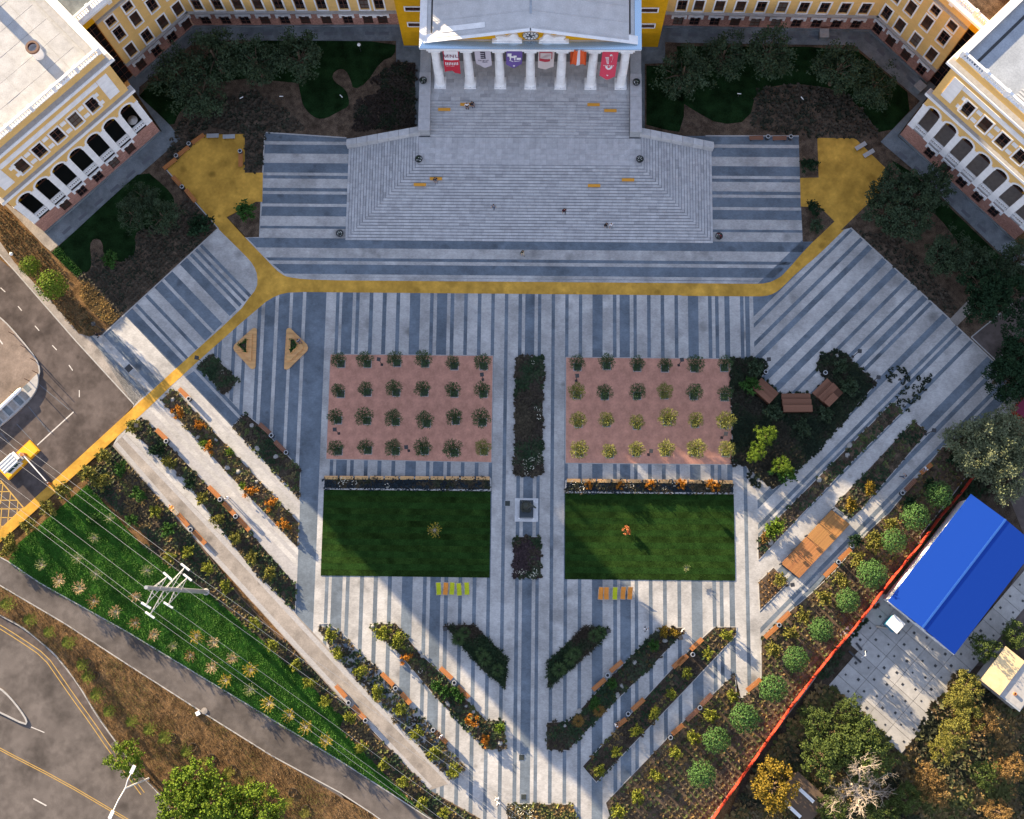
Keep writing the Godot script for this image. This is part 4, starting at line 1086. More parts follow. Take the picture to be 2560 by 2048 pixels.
func arcades() -> void:
	for side in ["west", "east"]:
		var w: bool = side == "west"
		var a: Vector2 = Vector2(-63.72, -48.55) if w else Vector2(48.05, -62.8)
		var e: Vector2 = Vector2(-49.43, -62.6) if w else Vector2(62.2, -48.55)
		var u := (e - a).normalized()
		var nn := Vector2(-u.y, u.x)
		var B := thing("arcade_building", "yellow %s building with white arches, balustrades and a %s flat roof" % [side, "pale slab" if w else "blue-grey sheet"], "building", "", Vector3((a.x + e.x) / 2, 0, (a.y + e.y) / 2))
		var L := 20.0
		var place := Vector3(a.x, 0, a.y) - B.position
		var turn := yaw(u)
		var piers := [0.35, 3.1, 5.85, 8.6, 11.4, 14.15, 16.9, 19.65]
		var bays := []
		for k in 7: bays.append((piers[k] + piers[k + 1]) / 2)
		# ground floor
		var holes := []
		for k in range(1, 6): holes.append(Rect2(bays[k] - 0.65, 0.75, 1.3, 2.5))
		wall_part("brick_wall", M.brick, B, a, u, 0, L, 0.42, 3.7, holes)
		lay("plinth", M.apron, B, a, u, [[-0.05, L + 0.05, 0, 0.42, -0.4, 0.12]])
		for k in range(1, 6): window(B, "brick", a, u, bays[k], 2.0)
		# light wells
		for k in 6:
			var lb := ms()
			lb.box(Vector3(-0.7, 0, -0.2), Vector3(0.7, 0.05, 0.2))
			var p: Vector2 = a + u * (piers[k] + 1.9) + nn * 1.7
			mi("light_well", lb.done(), M.stone_joint, B, Vector3(p.x, -0.02, p.y) - B.position, turn)
		# the core of the building behind the loggia
		var b := ms()
		b.box(Vector3(0, 0.4, -32), Vector3(L, 20.9, -3.4))
		b.box(Vector3(0, 12.4, -3.4), Vector3(L, 20.9, -0.3))
		b.box(Vector3(0, 0.4, -3.4), Vector3(0.3, 12.4, -0.6)); b.box(Vector3(L - 0.3, 0.4, -3.4), Vector3(L, 12.4, -0.6))
		mi("core", b.done(), M.plaster_ochre, B, place, turn)
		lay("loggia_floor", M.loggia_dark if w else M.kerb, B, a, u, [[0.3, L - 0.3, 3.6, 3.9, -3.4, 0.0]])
		# openings on the loggia's back wall
		for k in 7:
			var bx: float = bays[k]
			lay("loggia_door", M.frame_brown, B, a, u, [[bx - 0.75, bx + 0.75, 4.0, 8.6, -3.39, -3.3]])
			lay("loggia_pane", M.glass_dark, B, a, u, [[bx - 0.62, bx - 0.05, 4.4, 8.4, -3.3, -3.27], [bx + 0.05, bx + 0.62, 4.4, 8.4, -3.3, -3.27]])
		# piers with capitals
		var pm := ms()
		pm.box(Vector3(-0.44, 3.7, -0.65), Vector3(0.44, 9.7, 0.04))
		pm.box(Vector3(-0.5, 9.7, -0.7), Vector3(0.5, 9.95, 0.12))
		pm.box(Vector3(-0.48, 3.7, -0.68), Vector3(0.48, 4.0, 0.08))
		var pier := pm.done()
		for x in piers:
			var at: Vector2 = a + u * clampf(x, 0.45, 19.55)
			mi("pier", pier, M.white, B, Vector3(at.x, 0, at.y) - B.position, turn)
		# arches: spandrel wall above the curve, and a white ring round it
		var sp := ms()
		sp.quad(Vector3(0, 9.95, 0), Vector3(piers[0] + 0.44, 9.95, 0), Vector3(piers[0] + 0.44, 12.5, 0), Vector3(0, 12.5, 0), Vector3.BACK)
		sp.quad(Vector3(piers[7] - 0.44, 9.95, 0), Vector3(L, 9.95, 0), Vector3(L, 12.5, 0), Vector3(piers[7] - 0.44, 12.5, 0), Vector3.BACK)
		for k in range(1, 7):
			sp.quad(Vector3(piers[k] - 0.44, 9.95, 0), Vector3(piers[k] + 0.44, 9.95, 0), Vector3(piers[k] + 0.44, 12.5, 0), Vector3(piers[k] - 0.44, 12.5, 0), Vector3.BACK)
		for k in 7:
			var x0: float = piers[k] + 0.44; var x1: float = piers[k + 1] - 0.44
			var c: float = (x0 + x1) / 2; var r: float = (x1 - x0) / 2
			var ring := ms()
			for q in 12:
				var t0 := PI * q / 12.0; var t1 := PI * (q + 1) / 12.0
				var p0 := Vector3(c - cos(t0) * r, 9.95 + sin(t0) * r, 0); var p1 := Vector3(c - cos(t1) * r, 9.95 + sin(t1) * r, 0)
				sp.quad(p0, p1, Vector3(p1.x, 12.5, 0), Vector3(p0.x, 12.5, 0), Vector3.BACK)
				sp.quad(p0, p1, p1 + Vector3(0, 0, -0.6), p0 + Vector3(0, 0, -0.6), Vector3(cos(t0), -sin(t0), 0))
				var o0 := Vector3(c - cos(t0) * (r + 0.26), 9.95 + sin(t0) * (r + 0.26), 0.1); var o1 := Vector3(c - cos(t1) * (r + 0.26), 9.95 + sin(t1) * (r + 0.26), 0.1)
				var i0 := p0 + Vector3(0, 0, 0.1); var i1 := p1 + Vector3(0, 0, 0.1)
				ring.quad(i0, i1, o1, o0, Vector3.BACK)
				ring.quad(o0, o1, o1 - Vector3(0, 0, 0.1), o0 - Vector3(0, 0, 0.1), Vector3(-cos(t0), sin(t0), 0))
				ring.quad(i0, i1, i1 - Vector3(0, 0, 0.1), i0 - Vector3(0, 0, 0.1), Vector3(cos(t0), -sin(t0), 0))
			mi("arch_ring", ring.done(), M.white, B, place, turn)
			balustrade(B, a, u, x0, x1, 3.92, 1.0, -0.2, 0.27, 0.0)
		sp.box(Vector3(0.3, 12.3, -3.4), Vector3(L - 0.3, 12.45, -0.05))
		mi("spandrel_wall", sp.done(), M.plaster_yellow, B, place, turn)
		# string course, upper wall
		lay("string_course", M.white, B, a, u, [[-0.55, L + 0.55, 12.5, 12.95, -0.4, 0.5]])
		lay("string_course_top", M.kerb, B, a, u, [[-0.5, L + 0.5, 12.95, 13.03, -0.3, 0.42]])
		holes = []
		for k in range(1, 6): holes.append(Rect2(bays[k] - 0.65, 14.25, 1.3, 2.86))
		wall_part("upper_wall", M.plaster_yellow, B, a, u, 0, L, 12.95, 20.9, holes)
		for k in range(1, 6): window(B, "wide", a, u, bays[k], 15.7)
		lay("white_band", M.white, B, a, u, [[2.55, L - 2.55, 18.0, 18.95, 0.0, 0.06]])
		for x in [[0.95, 2.5], [L - 2.5, L - 0.95]]: lay("white_panel", M.white, B, a, u, [[x[0], x[1], 14.1, 18.95, 0.0, 0.07]])
		for k in 6:
			var c: float = (bays[k] + bays[k + 1]) / 2
			if k == 0: c += 0.45
			if k == 5: c -= 0.45
			for y in [14.4, 16.4]: lay("white_panel", M.white, B, a, u, [[c - 0.38, c + 0.38, y, y + 0.75, 0.0, 0.05]])
		lay("cornice", M.white, B, a, u, [[-0.75, L + 0.75, 20.9, 21.3, -0.4, 0.75], [-0.75, 0.0, 20.9, 21.3, -32, -0.4], [L, L + 0.75, 20.9, 21.3, -32, -0.4]])
		lay("cornice_top", M.kerb, B, a, u, [[-0.65, L + 0.65, 21.3, 21.4, -0.3, 0.62]])
		for x in [5.2, 14.8]: lay("corbel", M.white, B, a, u, [[x - 0.25, x + 0.25, 20.55, 20.9, 0.0, 0.5]])
		lay("attic_wall", M.plaster_yellow, B, a, u, [[-0.1, L + 0.1, 21.3, 22.5, -0.35, 0.0], [-0.1, 0.25, 21.3, 22.5, -32, -0.35], [L - 0.25, L + 0.1, 21.3, 22.5, -32, -0.35]])
		balustrade(B, a, u, 0.0, L, 22.5, 1.15, -0.2, 0.36, 2.86)
		lay("coping", M.white, B, a, u, [[-0.15, 0.35, 22.5, 22.75, -32, -0.5], [L - 0.35, L + 0.15, 22.5, 22.75, -32, -0.5]])
		lay("coping", M.kerb, B, a, u, [[L - 1.25, L - 0.4, 22.3, 22.5, -32, -0.6]])
		if w:
			lay("roof", M.roof_pale, B, a, u, [[0.2, L - 0.2, 21.6, 22.12, -32, -0.35]])
			var tiles := []
			for v in 4:
				var q := ms()
				q.box(Vector3(-0.98, -0.1, -1.2), Vector3(0.98, 0, 1.2))
				var t := rr(0.9, 1.04)
				tiles.append([q.done(), mat("roof_slab_%d" % v, Color(0.385 * t, 0.385 * t, 0.385 * t), 0.85, M.roof_pale.albedo_texture, 6.0)])
			for ix in 9:
				for iz in 8:
					var v: Array = tiles[rng.randi() % 4]
					var p: Vector2 = a + u * (1.3 + ix * 2.0) + nn * (-1.8 - iz * 2.44)
					mi("roof_slab", v[0], v[1], B, Vector3(p.x, 22.19 + rr(0, 0.02), p.y) - B.position, turn)
		else:
			lay("roof", M.roof_slate, B, a, u, [[0.2, L - 0.2, 21.6, 22.12, -32, -0.35]])
			var q := ms()
			for k in 26:   # ribbed pale sheet
				q.box(Vector3(7.5, 22.12, -1.6 - k * 0.42), Vector3(18.5, 22.24, -1.38 - k * 0.42))
			stuff(mi("ribbed_sheet", q.done(), M.roof_sheet, B, place, turn))
			lay("roof_gutter", M.metal_dark, B, a, u, [[1.6, 1.95, 22.12, 22.14, -32, -0.6]])
	# things on the roofs and in the loggias
	for a in [[Vector2(-56.68, -62.52), "round white roof vent with a rusty brown rim casting a long shadow"], [Vector2(-63.17, -69.19), "round white roof vent near the building's north edge"]]:
		var t := thing("roof_vent", a[1], "roof vent", "", V3(a[0], 22.2))
		var b := ms()
		b.lathe([Vector2(0.62, 0), Vector2(0.62, 1.7), Vector2(0.5, 1.7), Vector2(0.5, 1.0), Vector2(0, 1.0)], Vector3.ZERO, 20)
		mi("pipe", b.done(), M.metal_white, t)
		b = ms()
		b.lathe([Vector2(0.64, 1.68), Vector2(0.78, 1.75), Vector2(0.78, 2.05), Vector2(0.52, 2.05), Vector2(0.52, 1.7)], Vector3.ZERO, 20)
		mi("rim", b.done(), M.frame_brown, t)
	var dish := thing("parasol", "round pale folded parasol standing in the loggia's end bay by the corner pier", "parasol", "", Vector3(-51.3, 3.9, -61.8))
	var db := ms()
	db.lathe([Vector2(0.03, 0), Vector2(0.03, 2.0)], Vector3.ZERO, 8)
	mi("pole", db.done(), M.metal_grey, dish)
	db = ms()
	db.lathe([Vector2(0.65, 1.75), Vector2(0.6, 1.85), Vector2(0, 2.15)], Vector3.ZERO, 18)
	mi("canopy", db.done(), M.kerb, dish)
	for q in [[Vector2(38.42, -76.62), "against the wall of the east wing"], [Vector2(50.74, -69.26), "at the corner of the east arcaded building"]]:
		var t := thing("vent_box", "grey concrete ventilation box " + q[1], "ventilation box", "", V3(q[0]), 0.0 if "wing" in q[1] else 0.78)
		var b := ms()
		b.box(Vector3(-0.55, 0, -0.55), Vector3(0.55, 1.1, 0.55))
		mi("body", b.done(), M.apron, t)
		b = ms()
		b.box(Vector3(-0.62, 1.1, -0.62), Vector3(0.62, 1.2, 0.62))
		mi("cap", b.done(), M.kerb, t)
	for q in [[Vector2(-67.07, -45.02), "on the sidewalk west of the arcaded building"], [Vector2(-23.22, -74.14), "in the north-west garden near the wall"]]:
		var t := thing("globe_lamp", "white globe lamp on a thin post " + q[1], "lamp", "", V3(q[0]))
		var b := ms()
		b.tube([Vector3.ZERO, Vector3(0, 1.9, 0)], [0.04, 0.03], 6)
		mi("post", b.done(), M.metal_dark, t)
		b = ms()
		b.lathe([Vector2(0, 1.8), Vector2(0.17, 1.87), Vector2(0.24, 2.04), Vector2(0.17, 2.21), Vector2(0, 2.28)], Vector3.ZERO, 14)
		mi("globe", b.done(), M.metal_white, t)


var plant_mesh := {}

# small plants, each a handful of leaves; "low" cushions, "tuft" grasses, "dry" stalks, "flower" heads
func plant(kind: String) -> ArrayMesh:
	if plant_mesh.has(kind): return plant_mesh[kind]
	var b := ms()
	var r := RandomNumberGenerator.new()
	r.seed = kind.hash()
	var n: int = {"low": 22, "tuft": 16, "dry": 14, "flower": 9, "blade": 6}[kind]
	for k in n:
		var a := r.randf() * TAU
		var up: float = {"low": r.randf_range(0.05, 0.9), "tuft": r.randf_range(0.7, 1.6), "dry": r.randf_range(0.8, 2.2), "flower": r.randf_range(0.3, 1.0), "blade": r.randf_range(0.8, 2.0)}[kind]
		var d := Vector3(cos(a), up, sin(a)).normalized()
		var s := r.randf_range(0.75, 1.2)
		b.col = Color(s, s, s * 0.95)
		var w := d.cross(Vector3.UP).normalized()
		match kind:
			"low": b.leaf(d * 0.06, d * 0.28 * s, w * 0.07)
			"tuft": b.leaf(Vector3.ZERO, d * 0.5 * s, w * 0.03)
			"dry": b.leaf(Vector3.ZERO, d * 0.34 * s, w * 0.025)
			"blade": b.leaf(Vector3(cos(a * 3.0), 0, sin(a * 3.0)) * 0.12, d * 0.24 * s, w * 0.035)
			"flower": b.leaf(d * 0.25, d * 0.1, w * 0.05)
	plant_mesh[kind] = b.done()
	return plant_mesh[kind]

# many small plants over a polygon, as one object of kind stuff
func cover(called: String, label: String, poly: Array, kind: String, step: float, colors: Array, size := Vector2(0.8, 1.3), y := 0.05, jitter := 0.45, chance := 1.0, turn := 0.785, parent: Node = null) -> void:
	var pk := PackedVector2Array(poly)
	var lo := Vector2(1e9, 1e9); var hi := -lo
	for p in pk:
		var q := p.rotated(-turn)
		lo = lo.min(q); hi = hi.max(q)
	var tf := []
	var x := lo.x
	var patch := FastNoiseLite.new()
	patch.seed = label.hash() % 1000
	patch.frequency = 0.16
	var cs := []
	while x < hi.x:
		var z := lo.y
		while z < hi.y:
			var p := Vector2(x + rr(-jitter, jitter) * step, z + rr(-jitter, jitter) * step).rotated(turn)
			if rng.randf() < chance and Geometry2D.is_point_in_polygon(p, pk):
				var s := rr(size.x, size.y)
				tf.append(Transform3D(Basis(Vector3.UP, rng.randf() * TAU).scaled(Vector3(s, s * rr(0.8, 1.2), s)), V3(p, y)))
				var f := clampf(patch.get_noise_2d(p.x, p.y) * 1.3 + 0.5 + rr(-0.22, 0.22), 0, 0.999) * colors.size()
				var c: Color = colors[int(f)]
				var t := rr(0.7, 1.3)
				cs.append(Color(c.r * t, c.g * t, c.b * t))
			z += step
		x += step
	if tf.is_empty(): return
	var mm := MultiMesh.new()
	mm.transform_format = MultiMesh.TRANSFORM_3D
	mm.use_colors = true
	mm.mesh = plant(kind)
	mm.instance_count = tf.size()
	for i in tf.size():
		mm.set_instance_transform(i, tf[i])
		mm.set_instance_color(i, cs[i])
	var o := MultiMeshInstance3D.new()
	o.name = numbered(called, self if parent == null else parent)
	o.multimesh = mm
	o.material_override = M.leaf
	(self if parent == null else parent).add_child(o, true)
	stuff(o, label, "plants" if parent == null else "")

const DARK_GREEN := [Color(0.018, 0.038, 0.018), Color(0.028, 0.05, 0.022), Color(0.04, 0.05, 0.03), Color(0.05, 0.04, 0.03)]
const OCHRE := [Color(0.085, 0.095, 0.03), Color(0.14, 0.105, 0.045), Color(0.19, 0.125, 0.05), Color(0.10, 0.08, 0.045)]
const MIXED := [Color(0.05, 0.07, 0.03), Color(0.08, 0.10, 0.035), Color(0.12, 0.10, 0.05), Color(0.075, 0.062, 0.045)]

func bed(label: String, poly: Array, soil: String, plants: Array, kerb_h := 0.045) -> void:
	var c := Vector2.ZERO
	for p in poly: c += p
	c /= poly.size()
	var t := thing("planting_bed", label, "planting bed", "", V3(c, 0.0))
	var local := []
	for p in poly: local.append(p - c)
	var b := ms()
	b.prism(local, -0.05, 0.035)
	mi("soil", b.done(), M[soil], t)
	b = ms()
	var closed: Array = local.duplicate()
	for i in closed.size():
		b.prism(strip([closed[i], closed[(i + 1) % closed.size()]], 0.09), -0.05, kerb_h + 0.001 * (i % 3))
	mi("edging", b.done(), M.kerb, t)
	for q in plants:
		cover(q[0], q[1], poly, q[2], q[3], q[4], q[5] if q.size() > 5 else Vector2(0.8, 1.3), 0.04, q[6] if q.size() > 6 else 0.45, q[7] if q.size() > 7 else 1.0)

func rocks(list: Array, where: String) -> void:
	var k := 0
	for p in list:
		var b := ms()
		var r := RandomNumberGenerator.new()
		r.seed = int(p.x * 13.0 + p.y * 77.0) + 5000
		var sx := r.randf_range(0.25, 0.5); var sz := r.randf_range(0.2, 0.4); var h := r.randf_range(0.18, 0.35)
		var ring := []
		for j in 3:
			var row := []
			for i in 7:
				var a := TAU * i / 7.0 + j * 0.3
				var s: float = [1.0, 0.85, 0.35][j] * r.randf_range(0.85, 1.15)
				row.append(Vector3(cos(a) * sx * s, [0.0, 0.6, 1.0][j] * h * r.randf_range(0.85, 1.1), sin(a) * sz * s))
			ring.append(row)
		for j in 2:
			for i in 7:
				var m := (i + 1) % 7
				var mid: Vector3 = (ring[j][i] + ring[j + 1][m]) * 0.5
				b.quad(ring[j][i], ring[j][m], ring[j + 1][m], ring[j + 1][i], (Vector3(mid.x, 0.2, mid.z)).normalized())
		for i in range(1, 6): b.tri(ring[2][0], ring[2][i], ring[2][i + 1], Vector3.UP)
		k += 1
		tag(mi("boulder", b.done(), M.rock, self, V3(p, 0.03), r.randf() * TAU), "pale grey boulder, %s of those %s" % [ordinal(k - 1), where], "boulder", "boulders in the flower beds")

func beds() -> void:
	var wf := [Color(0.66, 0.66, 0.58), Color(0.6, 0.58, 0.5)]
	bed("dark green planting bed right beside the yellow path, near the two wooden decks", [Vector2(-42.61, -30.89), Vector2(-40.93, -32.6), Vector2(-37.39, -29.09), Vector2(-39.05, -27.25)], "soil", [["bed_plants", "dark leafy plants filling the bed by the decks", "low", 0.34, DARK_GREEN, Vector2(0.9, 1.6)], ["white_flowers", "a few white blossoms in the bed by the decks", "flower", 1.1, wf, Vector2(0.6, 1.1), 0.5, 0.3]])
	bed("shaded planting bed with boulders behind two benches, west of the red gravel", [Vector2(-37.94, -23.06), Vector2(-36.26, -24.87), Vector2(-34.42, -23.41), Vector2(-28.93, -17.81), Vector2(-28.88, -13.96), Vector2(-29.4, -14.6)], "soil", [["bed_plants", "low grey-green plants of the shaded bed with boulders", "low", 0.45, DARK_GREEN + MIXED, Vector2(0.7, 1.2)]])
	bed("long sunlit flower bed with orange shrubs between two slanting walks", [Vector2(-45.62, -28.01), Vector2(-37.07, -19.41), Vector2(-28.9, -11.19), Vector2(-28.83, -11.23), Vector2(-28.85, -7.88), Vector2(-37.95, -16.96), Vector2(-47.16, -26.44)], "mulch", [["bed_plants", "brown and green perennials of the bed with orange shrubs", "low", 0.5, OCHRE + MIXED, Vector2(0.7, 1.25)], ["bed_plants", "dry tufts in the bed with orange shrubs", "tuft", 0.9, OCHRE, Vector2(0.6, 1.0)], ["white_flowers", "white blossoms in the bed with orange shrubs", "flower", 2.0, wf, Vector2(0.8, 1.4), 0.5, 0.25]])
	bed("long flower bed with benches along its upper edge, beside the beige walk", [Vector2(-49.16, -24.04), Vector2(-40.3, -15.42), Vector2(-33.66, -8.54), Vector2(-28.84, -3.4), Vector2(-28.81, -0.05), Vector2(-34.75, -5.49), Vector2(-37.74, -9.09), Vector2(-43.6, -16.45), Vector2(-50.36, -22.09), Vector2(-51.24, -23.05)], "soil", [["bed_plants", "dark perennials of the bed beside the beige walk", "low", 0.5, DARK_GREEN + MIXED, Vector2(0.8, 1.4)], ["bed_plants", "ochre grasses of the bed beside the beige walk", "tuft", 1.2, OCHRE, Vector2(0.7, 1.1)]])
	bed("flower bed right of the beige walk's south end, with a row of yellow-green shrubs", [Vector2(-25.83, 1.38), Vector2(-24.8, 1.3), Vector2(-23.05, 2.28), Vector2(-23.19, 2.15), Vector2(-17.66, 7.35), Vector2(-11.82, 13.31), Vector2(-7.33, 18.12), Vector2(-8.96, 19.93), Vector2(-16.36, 12.81), Vector2(-23.05, 5.96), Vector2(-25.81, 2.03)], "soil", [["bed_plants", "dark perennials of the bed at the walk's south end", "low", 0.5, DARK_GREEN + MIXED, Vector2(0.8, 1.4)], ["bed_plants", "dry tufts of the bed at the walk's south end", "tuft", 1.4, OCHRE]])
	bed("crooked flower bed with roses and orange shrubs pointing to the south tip, west side", [Vector2(-19.62, 1.28), Vector2(-16.27, 1.16), Vector2(-13.25, 4.76), Vector2(-10.85, 6.84), Vector2(-4.97, 12.61), Vector2(-2.74, 12.54), Vector2(-2.69, 16), Vector2(-4.91, 16.03), Vector2(-11.16, 10.03), Vector2(-15.81, 4.83), Vector2(-19, 2.07)], "mulch", [["bed_plants", "rose leaves and perennials of the crooked west bed", "low", 0.45, DARK_GREEN + MIXED, Vector2(0.8, 1.4)], ["bed_plants", "ochre plants of the crooked west bed", "dry", 0.6, OCHRE, Vector2(0.6, 1.0)], ["white_flowers", "white roses of the crooked west bed", "flower", 1.5, wf, Vector2(0.7, 1.2), 0.5, 0.2]])
	bed("west one of the two small grassy beds flanking the central band", [Vector2(-10.34, 1.32), Vector2(-6.68, 1.17), Vector2(-2.55, 5.07), Vector2(-2.65, 8.86), Vector2(-5.66, 6.57)], "soil", [["bed_plants", "dark ornamental grass of the small west bed", "tuft", 0.3, DARK_GREEN, Vector2(0.9, 1.5)]])
	bed("east one of the two small grassy beds flanking the central band", [Vector2(10.12, 1.4), Vector2(6.94, 1.21), Vector2(2.43, 5.51), Vector2(2.44, 8.75), Vector2(6.37, 5.4), Vector2(9.22, 2.76)], "soil", [["bed_plants", "dark ornamental grass of the small east bed", "tuft", 0.3, DARK_GREEN, Vector2(0.9, 1.5)]])
	bed("crooked flower bed with boulders pointing to the south tip, east side", [Vector2(15.87, 1.3), Vector2(18.91, 1.19), Vector2(18.95, 1.82), Vector2(15.35, 5.71), Vector2(10.27, 10.54), Vector2(4.95, 16), Vector2(2.34, 15.98), Vector2(2.35, 12.73), Vector2(4.97, 12.6), Vector2(5.65, 11.93), Vector2(15.38, 1.87)], "soil", [["bed_plants", "dark perennials of the crooked east bed", "low", 0.45, DARK_GREEN, Vector2(0.8, 1.5)], ["bed_plants", "ochre plants of the crooked east bed", "dry", 0.8, OCHRE + MIXED]])
	bed("long bed with a row of small yellow-green shrubs, second from the fence", [Vector2(22.83, 1.11), Vector2(25.52, 1.04), Vector2(25.5, 2.06), Vector2(18.53, 9.33), Vector2(8.38, 19.68), Vector2(6.7, 17.84), Vector2(17.69, 6.07), Vector2(19.86, 3.74)], "soil", [["bed_plants", "rows of low brown plants in the second bed from the fence", "low", 0.62, OCHRE + DARK_GREEN, Vector2(0.7, 1.2), 0.12]])
	bed("widest bed along the red fence, with shrubs and round trees", [Vector2(10.06, 23.88), Vector2(9.49, 22.01), Vector2(18.99, 12.31), Vector2(25.3, 6.63), Vector2(25.37, 9.2), Vector2(26.06, 9.68), Vector2(28.09, 7.26), Vector2(28.44, 7.18), Vector2(28.54, 2.31), Vector2(31.99, -0.82), Vector2(31.94, -0.8), Vector2(34.93, -3.27), Vector2(37.78, -5.91), Vector2(41.96, -10.71), Vector2(39.7, -8.78), Vector2(44.81, -13.27), Vector2(51.74, -21.58), Vector2(53.34, -21.64), Vector2(56.05, -19.85), Vector2(52.64, -15.39), Vector2(48.45, -10.37), Vector2(48.42, -9.68), Vector2(41.17, -0.44), Vector2(35.08, 6.93), Vector2(26.12, 18.34), Vector2(22.01, 23.6), Vector2(18.33, 28.59), Vector2(12.15, 30.67)], "mulch", [["bed_plants", "rows of small brown plants along the red fence", "low", 0.66, OCHRE + MIXED, Vector2(0.65, 1.2), 0.15], ["bed_plants", "dry grass along the red fence", "tuft", 1.1, OCHRE, Vector2(0.5, 0.9)]])
	bed("dark planted bed around the curved wooden seating steps", smooth([Vector2(25.41, -32.55), Vector2(28.44, -32.62), Vector2(29.55, -32.36), Vector2(30, -31.45), Vector2(29.1, -30.3), Vector2(31.28, -28.32), Vector2(31.68, -28.16), Vector2(35.72, -28.16), Vector2(37.41, -30.28), Vector2(36.58, -31.06), Vector2(36.29, -32.1), Vector2(36.89, -33.19), Vector2(38.53, -33.87), Vector2(39.94, -33.47), Vector2(41.11, -32.15), Vector2(43.9, -29.73), Vector2(35.9, -20.6), Vector2(30.42, -15.9), Vector2(26.75, -19.08), Vector2(25.45, -19.04)], 0), "soil", [["bed_plants", "dark leafy cover around the wooden seating steps", "low", 0.36, [Color(0.012, 0.022, 0.012), Color(0.02, 0.03, 0.015), Color(0.03, 0.028, 0.02)], Vector2(0.9, 1.6)]])
	bed("narrow bed running up to the scattered plants, east of the seating steps", [Vector2(45.67, -27.15), Vector2(47.14, -26.14), Vector2(40.28, -19.46), Vector2(31.76, -10.59), Vector2(28.4, -7.1), Vector2(28.36, -9.77), Vector2(31.19, -12.63)], "mulch", [["bed_plants", "mixed low plants of the narrow bed east of the steps", "low", 0.5, MIXED + DARK_GREEN, Vector2(0.7, 1.25)]])
	bed("broad short bed above the wooden stage", [Vector2(48.29, -24.84), Vector2(49.99, -23.43), Vector2(41.16, -13.37), Vector2(40.01, -12.35), Vector2(37.88, -13.93)], "mulch", [["bed_plants", "grey-green plants of the bed above the stage", "low", 0.45, DARK_GREEN + MIXED, Vector2(0.7, 1.25)]])
	bed("short triangular bed below the wooden stage, dry and sunlit", [Vector2(28.34, -4.44), Vector2(30.26, -6.27), Vector2(32.04, -4.42), Vector2(28.45, -0.96)], "mulch", [["bed_plants", "dry tan grasses of the triangular bed", "tuft", 0.55, [Color(0.22, 0.13, 0.05), Color(0.16, 0.09, 0.04), Color(0.26, 0.16, 0.07)], Vector2(0.6, 1.0), 0.2]])
	bed("long central bed of dark perennials on the square's axis", [Vector2(-1.98, -32.59), Vector2(1.56, -32.6), Vector2(1.51, -17.33), Vector2(-1.95, -17.29)], "soil", [["bed_plants", "dark perennials of the long central bed", "low", 0.36, DARK_GREEN + [Color(0.05, 0.04, 0.032), Color(0.06, 0.05, 0.035)], Vector2(0.9, 1.6)]])
	bed("short central bed below the statue", [Vector2(-1.93, -9.66), Vector2(1.48, -9.7), Vector2(1.5, -4.63), Vector2(-1.89, -4.59)], "soil", [["bed_plants", "dark perennials of the short central bed", "low", 0.36, DARK_GREEN + [Color(0.045, 0.03, 0.035)], Vector2(0.9, 1.5)]])
	bed("flower bed across the south tip, half yellow flowers and half brown", [Vector2(-2.31, 22.3), Vector2(5.58, 22.25), Vector2(6.08, 24.03), Vector2(6.1, 27.14), Vector2(-2.24, 27.27)], "mulch", [["bed_plants", "yellow-green flowering plants of the south tip bed", "low", 0.4, OCHRE + [Color(0.2, 0.2, 0.05)], Vector2(0.8, 1.4)]])
	for q in [["long central bed, top end", [Vector2(-0.71, -32.6), Vector2(0.41, -32.61), Vector2(0.42, -31.57), Vector2(-0.7, -31.56)]], ["long central bed, middle", [Vector2(0.48, -25.97), Vector2(1.43, -25.98), Vector2(1.45, -23.93), Vector2(0.7, -23.92)]], ["long central bed, bottom end", [Vector2(-0.77, -19.41), Vector2(1.48, -20.46), Vector2(1.49, -19.64), Vector2(0.06, -17.4), Vector2(-0.84, -17.39)]], ["short central bed", [Vector2(-1.9, -5.9), Vector2(1.37, -5.55), Vector2(1.38, -4.67), Vector2(-1.89, -4.63)]], ["south tip bed", [Vector2(-2.21, 22.41), Vector2(1.43, 22.35), Vector2(1.46, 24.65), Vector2(-2.18, 24.71)]]]:
		cover("white_flowers", "white blossoms in the " + q[0], q[1], "flower", 0.5, wf, Vector2(0.6, 1.2), 0.25, 0.45, 0.55)
	cover("scattered_plants", "dark plants spilling over the paving north of the narrow bed", [Vector2(45.14, -31.61), Vector2(47.17, -31.83), Vector2(48.31, -29.98), Vector2(50.18, -31.24), Vector2(51.14, -30.22), Vector2(50.09, -29.17), Vector2(49.23, -27.93), Vector2(47.54, -26.06), Vector2(45.77, -27.07), Vector2(47.28, -29.56), Vector2(45.28, -29.95)], "low", 0.4, [Color(0.012, 0.02, 0.012), Color(0.02, 0.03, 0.018)], Vector2(0.6, 1.2), 0.02, 0.45, 0.5)
	cover("scattered_plants", "dark plants on the paving beside the seating steps' south corner", [Vector2(27.13, -17.81), Vector2(28.22, -17.62), Vector2(28.8, -16.32), Vector2(27.9, -16.51)], "low", 0.35, [Color(0.012, 0.02, 0.012)], Vector2(1.0, 1.8), 0.02, 0.45, 0.7)
	rocks([Vector2(-35.34, -23.32), Vector2(-34.48, -20.36), Vector2(-32.1, -19.37), Vector2(-45.63, -26.52), Vector2(-42.18, -21.71), Vector2(-39.82, -21.43), Vector2(-38.21, -17.87), Vector2(-34.37, -16.19), Vector2(-36.76, -17.38)], "in the beds west of the red gravel")
	rocks([Vector2(-9.74, 10.69), Vector2(-7.43, 10.98), Vector2(-6.55, 11.63), Vector2(-6.17, 13.23), Vector2(-3.22, 15.26), Vector2(-12.95, 5.04), Vector2(-19.16, 1.55)], "in the crooked west bed")
